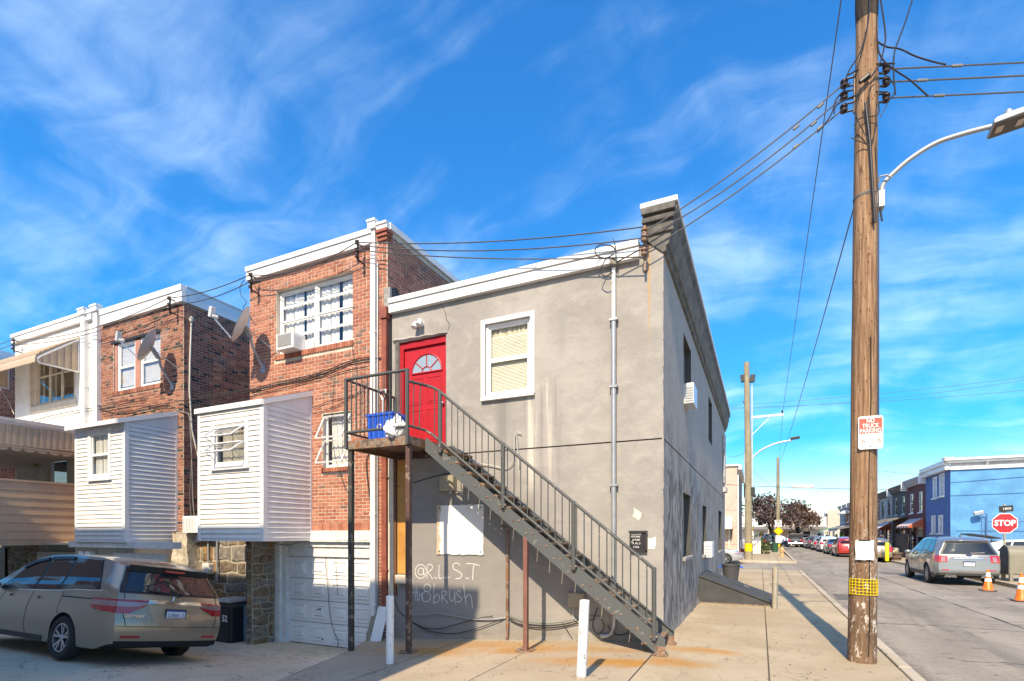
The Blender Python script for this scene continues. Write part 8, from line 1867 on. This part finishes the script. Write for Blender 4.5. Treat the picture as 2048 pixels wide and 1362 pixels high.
arm = [on2(1503, 835), on2(1567, 829)]; obj('cross_arm', MB().bar(arm[0], arm[1], .12, .14), ALU, p2); obj('brace', MB().bar(on2(1504, 870), on2(1538, 836), .05, .05), ALU, p2); obj('insulator', MB().lathe([(.03, 0), (.06, .05), (.03, .1), (.07, .16), (.03, .22), (0, .24)], 10, arm[1] + Vector((-.08, 0, .08))), INS, p2, smooth=40)
obj('lamp_arm', MB().tube(curve([on2(1504, 918), on2(1512, 908), on2(1530, 896), on2(1555, 886), on2(1585, 880)]), .06, 8), ALU, p2, smooth=60); c = on2(1590, 876); obj('lamp_head', MB().obox(c, (.28, 0, .03), (0, .12, 0), (0, 0, .09)), BLACKM, p2, bevel=.04)
obj('conduit', MB().cyl(on2(1490, 905), on2(1490, 1000), .07, 8), ALU, p2); obj('conduit', MB().cyl(on2(1504, 770), on2(1504, 985), .05, 8), ALU, p2); obj('box', MB().obox(on2(1505, 983), (.16, 0, 0), (0, .15, 0), (0, 0, .3)).obox(on2(1490, 980), (.08, 0, 0), (0, .1, 0), (0, 0, .5)), BLACKM, p2, bevel=.03)
obj('insulator', MB().bar(on2(1494, 815), on2(1485, 802), .06, .06), INS, p2)
g3 = PZ(1556, 1103); p3 = thing('utility_pole', g3, 'thinner wooden pole with speed limit and yellow diamond signs', 'pole'); zt3 = PY(1556, 915, g3.y).z
obj('shaft', MB().tube([g3 - Vector((0, 0, .1)), Vector((g3.x, g3.y, zt3))], [.20, .13], 14), POLEG, p3, smooth=60)
s3 = lambda x, y: PY(x, y, g3.y - .25)
a, b = s3(1550, 1054), s3(1563, 1040); t = thing('speed_sign', (a.x, a.y, a.z), 'white speed limit 25 sign on the thinner pole', 'sign'); obj('panel', MB().box(a.x, b.x, a.y - .01, a.y + .01, a.z, b.z), SIGNW, t)
cxx = (a.x + b.x) / 2; hh = b.z - a.z; nrm = (1, 0, 0)
for s, z, sz_ in (('SPEED', .86, .14), ('LIMIT', .68, .14), ('25', .28, .42)): text('lettering', s, sz_, SIGNK, t, (cxx, a.y - .013, a.z + hh * z), (1, 0, 0), (0, 0, 1), .001, 1.1, bold=.006)
c = s3(1557, 1062); r = .45; t = thing('warning_sign', c, 'yellow diamond warning sign below the speed limit sign', 'sign'); obj('panel', MB().prism([(0, r), (r, 0), (0, -r), (-r, 0)], (1, 0, 0), (0, 0, 1), (0, .02, 0), o=(c.x, c.y - .02, c.z)), SIGNY, t); obj('border', MB().tube([(c.x + x_, c.y - .022, c.z + z_) for x_, z_ in ((0, r * .9), (r * .9, 0), (0, -r * .9), (-r * .9, 0), (0, r * .9))], .01, 4), SIGNK, t)
c = s3(1557, 1078); tag(obj('placard', MB().box(c.x - .25, c.x + .25, c.y - .01, c.y + .01, c.z - .4, c.z + .35), SIGNW), 'small white placard low on the thinner pole', 'sign'); obj('yellow_band', MB().tube([(g3.x, g3.y, .45), (g3.x, g3.y, 1.15)], .21, 14), YEL, p3, smooth=60)
hy_ = PZ(1564, 1114); t = thing('fire_hydrant', hy_, 'faded orange fire hydrant at the far kerb', 'fire hydrant'); HYD = M('faded_hydrant_orange', (.55, .34, .17), .6, var=.15, vs=6)
obj('barrel', MB().lathe([(.17, 0), (.17, .05), (.125, .06), (.12, .5), (.15, .52), (.15, .56), (.14, .6), (.11, .7), (.05, .76), (.03, .8), (0, .81)], 16, hy_), HYD, t, smooth=40)
for d_ in ((-1, 0), (1, 0), (0, -1)): obj('nozzle', MB().cyl(hy_ + Vector((d_[0] * .1, d_[1] * .1, .45)), hy_ + Vector((d_[0] * .2, d_[1] * .2, .45)), .06, 10), HYD, t)
# wires across the scene, far off
for a, b, s_, r, lab in ((PY(1566, 820, g2.y), PY(1688, -40, 11), .0, .012, 'thin wire climbing from the cross arm to the top of the sky'), (PY(1560, 925, g3.y), PY(1712, 400, 12), .3, .014, 'thin wire climbing from the thinner pole behind the big pole'), (PY(1557, 935, g3.y), PY(1566, 822, g2.y), .0, .012, 'thin wire between thinner pole and cross arm'),
                         (PY(1430, 968, 38), PY(2100, 971, 60), .35, .02, 'long wire across the street above the far houses'), (PY(1440, 812, 60), PY(2100, 748, 60), .3, .015, 'uppermost of the far wires crossing the sky'), (PY(1440, 818, 60), PY(2100, 752, 60), .6, .015, 'middle one of the far wires crossing the sky'), (PY(1440, 816, 60), PY(2100, 776, 60), .3, .015, 'lowest of the far wires crossing the sky'), (PY(1455, 914, 38.5), PY(1490, 905, g2.y), .1, .012, 'short service wire at the grey pole'), (PY(1504, 940, g2.y), PY(1556, 975, g3.y), .2, .012, 'slack wire between the two far poles'), (PY(1750, 940, 45), PY(1905, 950, BY), .1, .012, 'wire reaching the blue house front')):
    tag(obj('power_line', MB().tube(sagline(a, b, s_, 20), r, 5), WIREG), lab, 'wire', 'far wires')
a = PY(1585, 973, g3.y - 4); tag(obj('sign_lamp', MB().box(a.x - .0, a.x + 1.7, a.y - .15, a.y + .15, a.z - .18, a.z + .1), WHITE, bevel=.05), 'white lamp head hanging over the far street', 'street lamp')
# picket fence
fy = 49.0; fx0, fx1 = PY(1478, 1100, fy).x, PY(1520, 1100, fy).x
pf = thing('picket_fence', ((fx0 + fx1) / 2, fy, 0), 'white picket fence behind the grey pole', 'fence'); n = 14
for k in range(n): x = lerp(fx0, fx1, k / (n - 1)); h = 1.25 + .28 * (k / n); obj('picket', MB().prism([(x - .045, .05), (x + .045, .05), (x + .045, h - .08), (x, h), (x - .045, h - .08)], (1, 0, 0), (0, 0, 1), (0, .02, 0), o=(0, fy, 0)), WHITE, pf)
obj('rail', MB().box(fx0, fx1, fy + .021, fy + .05, .4, .47).box(fx0, fx1, fy + .021, fy + .05, 1.0, 1.07), WHITE, pf)
for k, x in enumerate((1509, 1516)): c = PZ(x, 1107); tag(obj('planter', MB().tube([c, c + Vector((0, 0, .4))], [.13, .19], 12), [WOODD, M('pale_pot', (.55, .5, .4), .7)][k]), ['dark pot in front of the white picket fence', 'pale pot beside the dark pot at the picket fence'][k], 'pot')
tag(obj('brick_steps', MB().box(-2.2, -1.0, 44.6, 47, -.02, .55), REDBR), 'low brick steps beside the grey pole', 'steps')
tag(obj('trash_can', MB().tube([PZ(1550, 1104), PZ(1550, 1104) + Vector((0, 0, .9))], [.25, .3], 12), M('dark_green_bin', (.02, .09, .05), .5)), 'dark green bin at the foot of the thinner pole', 'bin')
# trees ------------------------------------------------
def tree(loc, H, R, trunk_h, leafcols, label, n=2600, seed=1, squash=.75, leaf=.17):
    rnd = random.Random(seed); t = thing('tree', loc, label, 'tree'); loc = Vector(loc); mb = MB(); lb = MB(); tips = []
    mb.tube([loc - Vector((0, 0, .1)), loc + Vector((.1, 0, trunk_h * .6)), loc + Vector((.05, .05, trunk_h))], [.22, .17, .15], 8)
    c0 = loc + Vector((0, 0, trunk_h + R * squash * .8))
    for i in range(16):
        a = rnd.uniform(0, 6.28); el = rnd.uniform(-.25, 1.3); rr = R * rnd.uniform(.55, 1.0); e = c0 + Vector((math.cos(a) * math.cos(el) * rr, math.sin(a) * math.cos(el) * rr, math.sin(el) * rr * squash)); s = loc + Vector((.05, .05, trunk_h * rnd.uniform(.75, 1)))
        m_ = s.lerp(e, .5) + Vector((rnd.uniform(-.3, .3), rnd.uniform(-.3, .3), .3)); mb.tube([s, m_, e], [.09, .05, .015], 5); tips += [e, m_.lerp(e, .5), e + Vector((rnd.uniform(-.5, .5), rnd.uniform(-.5, .5), rnd.uniform(-.4, .4)))]
    for i in range(n):
        c = rnd.choice(tips); p = c + Vector((rnd.gauss(0, .42), rnd.gauss(0, .42), rnd.gauss(0, .33))) * (R / 2.6); a = Vector((rnd.gauss(0, 1), rnd.gauss(0, 1), rnd.gauss(0, 1))).normalized(); b = a.orthogonal().normalized(); b = Matrix.Rotation(rnd.uniform(0, 6.28), 3, a) @ b; cc = a.cross(b); s = leaf * rnd.uniform(.6, 1.3)
        lb.face([p - b * s, p + cc * s * .55, p + b * s, p - cc * s * .55], rnd.randrange(len(leafcols)))
    obj('trunk', mb, POLEB, t); obj('crown', lb, leafcols, t); return t
PUR = [M('purple_leaf_%s' % k, c, .5, var=.2, spec=.5) for k, c in (('a', (.085, .048, .045)), ('b', (.12, .07, .055)), ('c', (.055, .035, .036)), ('d', (.14, .10, .08)))]
BRN = [M('bronze_leaf_%s' % k, c, .6, var=.2) for k, c in (('a', (.11, .065, .045)), ('b', (.15, .09, .06)), ('c', (.08, .05, .04)))]
GRN = [M('green_leaf_%s' % k, c, .6, var=.2) for k, c in (('a', (.05, .10, .02)), ('b', (.08, .14, .03)), ('c', (.03, .065, .018)))]
tree((1.3, 70, 0), 6, 2.75, 1.7, PUR, 'purple-leaved tree behind the thinner pole', 4000, 3, .95, .16)
tree((4.7, 85.2, 0), 6, 2.7, 1.9, BRN, 'bronze-leaved tree at the end of the street', 3600, 5, .85, .19)
tree((-3.6, 64.5, 0), 5, 1.7, 3.0, GRN, 'small dark green tree behind the grey pole', 900, 9, 1.2, .16)
def bush(loc, sx, sy, h, label, mats, n=700, seed=2, leaf=.1, kind_='bush'):
    rnd = random.Random(seed); lb = MB(); loc = Vector(loc)
    for i in range(n):
        a = rnd.uniform(0, 6.28); u = rnd.random(); v = rnd.random() ** .5; p = loc + Vector((math.cos(a) * sx * v, math.sin(a) * sy * v, h * u * (1 - .5 * v * v) + .05)); d_ = Vector((rnd.gauss(0, 1), rnd.gauss(0, 1), rnd.gauss(0, 1))).normalized(); b = d_.orthogonal().normalized(); c = d_.cross(b); s = leaf * rnd.uniform(.6, 1.3); lb.face([p - b * s, p + c * s * .6, p + b * s, p - c * s * .6], rnd.randrange(len(mats)))
    return tag(obj(kind_, lb, mats), label, kind_)
bush((8.6, 73.5, 0), .8, 2.4, 1.9, 'bright green hedge behind the parked cars beside the big pole', [M('hedge_leaf_a', (.10, .22, .02), .6), M('hedge_leaf_b', (.07, .16, .02), .6)], 1400, 4, .12); bush((-.2, 51.5, 0), 1.0, .9, 1.7, 'olive shrub behind the white picket fence', GRN + BRN[:1], 700, 6, .1)
tag(obj('flower_cluster', MB().lathe([(0, 1.9), (.22, 2.05), (.2, 2.3), (0, 2.4)], 8, (-.75, 48.4, 0)), SIGNY), 'bright yellow flower pot hanging beside the grey pole', 'flowers')
tag(obj('recycling_bin', MB().box(7.7, 8.4, 82.0, 82.7, .0, 1.6), BLUEBIN, bevel=.05), 'blue bin far down the street beside the green hedge', 'bin')
# right-hand pavement --------------------------------------------------------------
def fence(x, y0, y1, h, mat, label, bw=.14, gap=.02):
    t = thing('board_fence', (x, (y0 + y1) / 2, 0), label, 'fence', 'board fences by the terrace'); n = int((y1 - y0) / (bw + gap))
    for k in range(n):
        y = y0 + k * (bw + gap); hh = h + random.uniform(-.04, .04); obj('board', MB().prism([(y, 0), (y + bw, 0), (y + bw, hh - .05), (y + bw / 2, hh), (y, hh - .05)], (0, 1, 0), (0, 0, 1), (.025, 0, 0), o=(x, 0, 0)), mat, t)
    obj('rail', MB().box(x + .026, x + .07, y0, y1, .4, .5).box(x + .026, x + .07, y0, y1, h - .45, h - .35), mat, t)
fence(9.7, 46.6, 50.6, 1.75, WOODD, 'black stained board fence beside the bright blue house'); fence(8.95, 51.0, 55.8, 1.65, WOODP, 'pale grey weathered board fence behind the yellow post', .15, .012); fence(9.2, 57.0, 61.0, 1.5, WOODD, 'dark board fence next to the gold tan SUV')
t = thing('entrance_steps', (9.2, 50.6, 0), 'short concrete steps with black railing in front of the board fences', 'steps')
for k in range(4): obj('step', MB().box(8.5 + k * .28, 9.62, 48.9, 50.6, k * .17, k * .17 + .168), CREAM, t)
obj('railing', MB().tube([(8.5, 50.7, 0), (8.5, 50.7, .95), (9.6, 50.7, 1.65), (9.6, 50.7, .7)], .03, 6).tube([(8.5, 50.7, .5), (9.6, 50.7, 1.2)], .02, 6), BLACKM, t)
c = PZ(1792, 1120.5); tp = thing('half_barrel_planter', c, 'brown half barrel planter on the far pavement beside the yellow post', 'planter')
obj('barrel', MB().lathe([(0, .01), (.27, .01), (.38, .5), (.36, .52), (.33, .45), (0, .45)], 18, c), M('barrel_wood', (.15, .095, .07), .8, var=.3, vs=9), tp, smooth=30); obj('hoop', MB().lathe([(.30, .12), (.312, .12), (.32, .17), (.31, .17)], 18, c).lathe([(.35, .36), (.362, .36), (.37, .41), (.36, .41)], 18, c), BLACKM, tp)
lb = MB()
for k in range(24): a = random.uniform(0, 6.28); r = random.uniform(0, .25); p = c + Vector((r * math.cos(a), r * math.sin(a), .45)); lb.face([p, p + Vector((.03, 0, 0)), p + Vector((random.uniform(-.15, .15), random.uniform(-.1, .1), random.uniform(.1, .4)))], 0)
obj('sprout', lb, GRN[0], tp)
c = PZ(1774, 1122); tag(obj('bollard', MB().tube([c, c + Vector((0, 0, 1.15)), c + Vector((0, 0, 1.2))], [.11, .11, .07], 14), plain('bright_yellow_paint', (.80, .62, .02), .4), smooth=40), 'yellow steel post beside the gold tan SUV', 'bollard')
# stop sign
sp = PZ(2009, 1133.5); sp = PY(2009, 1068, 26.6); sp.z = 0
t = thing('stop_sign', sp, 'red stop sign on a post with a small black street name plate above', 'sign')
zc = PY(2009, 1046.5, 26.6).z; R8 = .415
def octo(r): return [(r * math.cos(R_(22.5 + 45 * k)), r * math.sin(R_(22.5 + 45 * k))) for k in range(8)]
obj('border', MB().prism(octo(R8), (1, 0, 0), (0, 0, 1), (0, .004, 0), o=(sp.x, sp.y - .034, zc)), SIGNW, t); obj('panel', MB().prism(octo(R8 * .93), (1, 0, 0), (0, 0, 1), (0, .004, 0), o=(sp.x, sp.y - .039, zc)), SIGNR, t)
text('lettering', 'STOP', .31, SIGNW, t, (sp.x, sp.y - .041, zc), (1, 0, 0), (0, 0, 1), .001, .85, bold=.010)
obj('post', MB().box(sp.x - .03, sp.x + .03, sp.y - .025, sp.y + .025, 0, zc + .75), M('post_tan', (.33, .28, .22), .6), t)
obj('name_plate', MB().obox((sp.x + .03, sp.y - .05, zc + .56), (.21, .0, .02), (0, .012, 0), (-.01, 0, .12)), BLACKM, t); text('lettering', '1800', .12, SIGNW, t, (sp.x + .05, sp.y - .066, zc + .56), (1, 0, .07), (0, 0, 1), .001, 1.1)
# relay mailbox
mx0, mx1, my0, my1 = 8.30, 9.55, 25.3, 26.1; t = thing('relay_mailbox', ((mx0 + mx1) / 2, 25.7, 0), 'large olive grey relay mailbox on the pavement below the stop sign', 'mailbox'); OLV = M('olive_grey_paint', (.215, .20, .155), .5, var=.08); N = 10
ym = (my0 + my1) / 2; hw_ = (my1 - my0) / 2
sec = [(my0, .28), (my0, .98)] + [(ym - hw_ * math.cos(math.pi * k / N), .98 + .34 * math.sin(math.pi * k / N)) for k in range(1, N)] + [(my1, .98), (my1, .28)]
obj('body', MB().prism(sec, (0, 1, 0), (0, 0, 1), (mx1 - mx0, 0, 0), o=(mx0, 0, 0)), OLV, t, bevel=.015); obj('side_plate', MB().prism([(ym + (y - ym) * 1.03, z if z < .3 else z + .015) for y, z in sec], (0, 1, 0), (0, 0, 1), (.03, 0, 0), o=(mx0 - .031, 0, 0)), M('dark_olive_side', (.10, .10, .085), .5), t)
for x in (mx0 + .06, mx1 - .06):
    for y in (my0 + .06, my1 - .06): obj('leg', MB().box(x - .05, x + .05, y - .05, y + .05, 0, .279), OLV, t)
obj('latch', MB().box(mx0 + .5, mx0 + .58, my0 - .012, my0 - .001, .6, .68), GALV, t)
# cones
def cone(p, h, lab):
    t = thing('traffic_cone', p, lab, 'traffic cone', 'cones in the street'); p = Vector(p); b = .06
    obj('base', MB().box(p.x - .19, p.x + .19, p.y - .19, p.y + .19, p.z, p.z + .035), BLACKP, t, bevel=.012)
    r = lambda f: lerp(.14, .03, f); Z = lambda f: p.z + .036 + (h - .036) * f
    obj('cone_body', MB().lathe([(r(0) + .02, Z(0)), (r(.03), Z(.03)), (r(1), Z(1) - .01), (0, Z(1))], 20, (p.x, p.y, 0)), CONE, t, smooth=40)
    for a, b in ((.42, .57), (.66, .86)): obj('white_band', MB().lathe([(r(a) + .003, Z(a)), (r(b) + .003, Z(b))], 20, (p.x, p.y, 0)), SIGNW, t, smooth=40)
cone(PZ(1976, 1182, -.13), .71, 'orange traffic cone with two white bands behind the silver grey SUV'); cone(PZ(2043, 1203, -.13), .78, 'orange traffic cone nearest the kerb and the big pole'); 
# bins, wood post on this pavement
c = PZ(1549, 1217); t = thing('wood_post', c, 'short weathered wooden post at the foot of the cellar hatch', 'post')
mb = MB(); mb.grid(lambda u, v: c + Vector((.065 * math.cos(6.283 * u) * (1 + .1 * math.sin(6.283 * u * 3)) + .02 * v, .065 * math.sin(6.283 * u), lerp(-.05, .98, v) + (.02 * math.sin(u * 30) if v == 1 else 0))), 14, 8); obj('shaft', mb, WOODP, t, smooth=60); obj('shaft_top', MB().box(c.x - .045, c.x + .08, c.y - .045, c.y + .045, .95, .975), WOODP, t)
c = Vector((-.95, 20.4, 0)); t = thing('trash_can', c, 'dark grey trash can with blue handles behind the cellar hatch', 'bin')
obj('body', MB().lathe([(.22, 0), (.3, .62), (.32, .62), (.32, .67), (.28, .67), (.2, .05), (0, .05)], 20, c), M('dark_grey_bin', (.06, .062, .065), .5), t, smooth=40)
for s in (-1, 1): obj('handle', MB().tube([c + Vector((s * .31, -.1, .6)), c + Vector((s * .38, -.1, .56)), c + Vector((s * .38, .05, .56)), c + Vector((s * .31, .05, .6))], .03, 6), BLUEBIN, t)
# bins between the van and the pier
t = thing('trash_bin', (-11.1, 7.75, -.7), 'black wheeled trash bin marked 52 with a pale lid, beside the stone pier', 'bin'); b0 = PY(446, 1262, 8.0)
bx, by, bz = b0.x, 8.25, drive_z(-11, 8.25)
obj('body', MB().obox((bx, by, bz + .45), (.29, 0, 0), (0, .28, 0), (0, 0, .45)), BLACKP, t, bevel=.05); obj('lid', MB().obox((bx, by - .02, bz + .96), (.33, 0, .0), (0, .34, .0), (0, .0, .035)), M('grey_lid', (.38, .37, .36), .5), t, bevel=.03); obj('rim', MB().obox((bx, by, bz + .86), (.32, 0, 0), (0, .31, 0), (0, 0, .05)), M('dark_rim', (.05, .05, .05), .5), t, bevel=.02)
text('lettering', '52', .20, SIGNW, t, (bx + .1, by - .283, bz + .56), (1, 0, 0), (0, 0, 1), .001, .9, bold=.006)
for s in (-1, 1): obj('wheel', MB().lathe([(0, -.03), (.1, -.03), (.1, .03), (0, .03)], 14, (bx + s * .3, by + .25, bz + .1), 'x'), BLACKP, t)
t = thing('recycling_bin', (-10.6, 7.85, -.7), 'pale blue recycling bin squeezed between trash bin and stone pier', 'bin'); bx2 = PY(488, 1200, 8.25).x; bz = drive_z(-10.6, 8.05)
obj('body', MB().prism([(-.13, 0), (.13, 0), (.16, .78), (-.16, .78)], (1, 0, 0), (0, 0, 1), (0, .3, 0), o=(bx2 + .05, 8.3, bz)), PALEBLUE, t, bevel=.01); obj('rim', MB().box(bx2 - .13, bx2 + .23, 8.28, 8.63, bz + .785, bz + .83), PALEBLUE, t); obj('contents', MB().obox((bx2 + .05, 8.45, bz + .92), (.1, 0, .03), (0, .1, 0), (-.02, 0, .09)), BLUEBIN, t)
# litter and oil on the ground: small dark leaves
mb = MB(); rnd = random.Random(4)
for k in range(260):
    X, Y = rnd.uniform(-1.3, 1.6), rnd.uniform(4.5, 22); a = rnd.uniform(0, 6.28); s = rnd.uniform(.008, .022); mb.face([(X + s * math.cos(a + q) * (1 if i % 2 else .6), Y + s * math.sin(a + q), .0125 + .004 * (i == 2)) for i, q in enumerate((0, 1.57, 3.14, 4.71))])
for k in range(160):
    X, Y = rnd.uniform(-5.2, -1.6), rnd.uniform(4.8, 8.5); a = rnd.uniform(0, 6.28); s = rnd.uniform(.006, .018); mb.face([(X + s * math.cos(a + q) * (1 if i % 2 else .6), Y + s * math.sin(a + q), pad_z(X) + .012) for i, q in enumerate((0, 1.57, 3.14, 4.71))])
obj('litter', mb, M('dead_leaf', (.10, .07, .045), .8, var=.4, vs=30), kind='stuff')
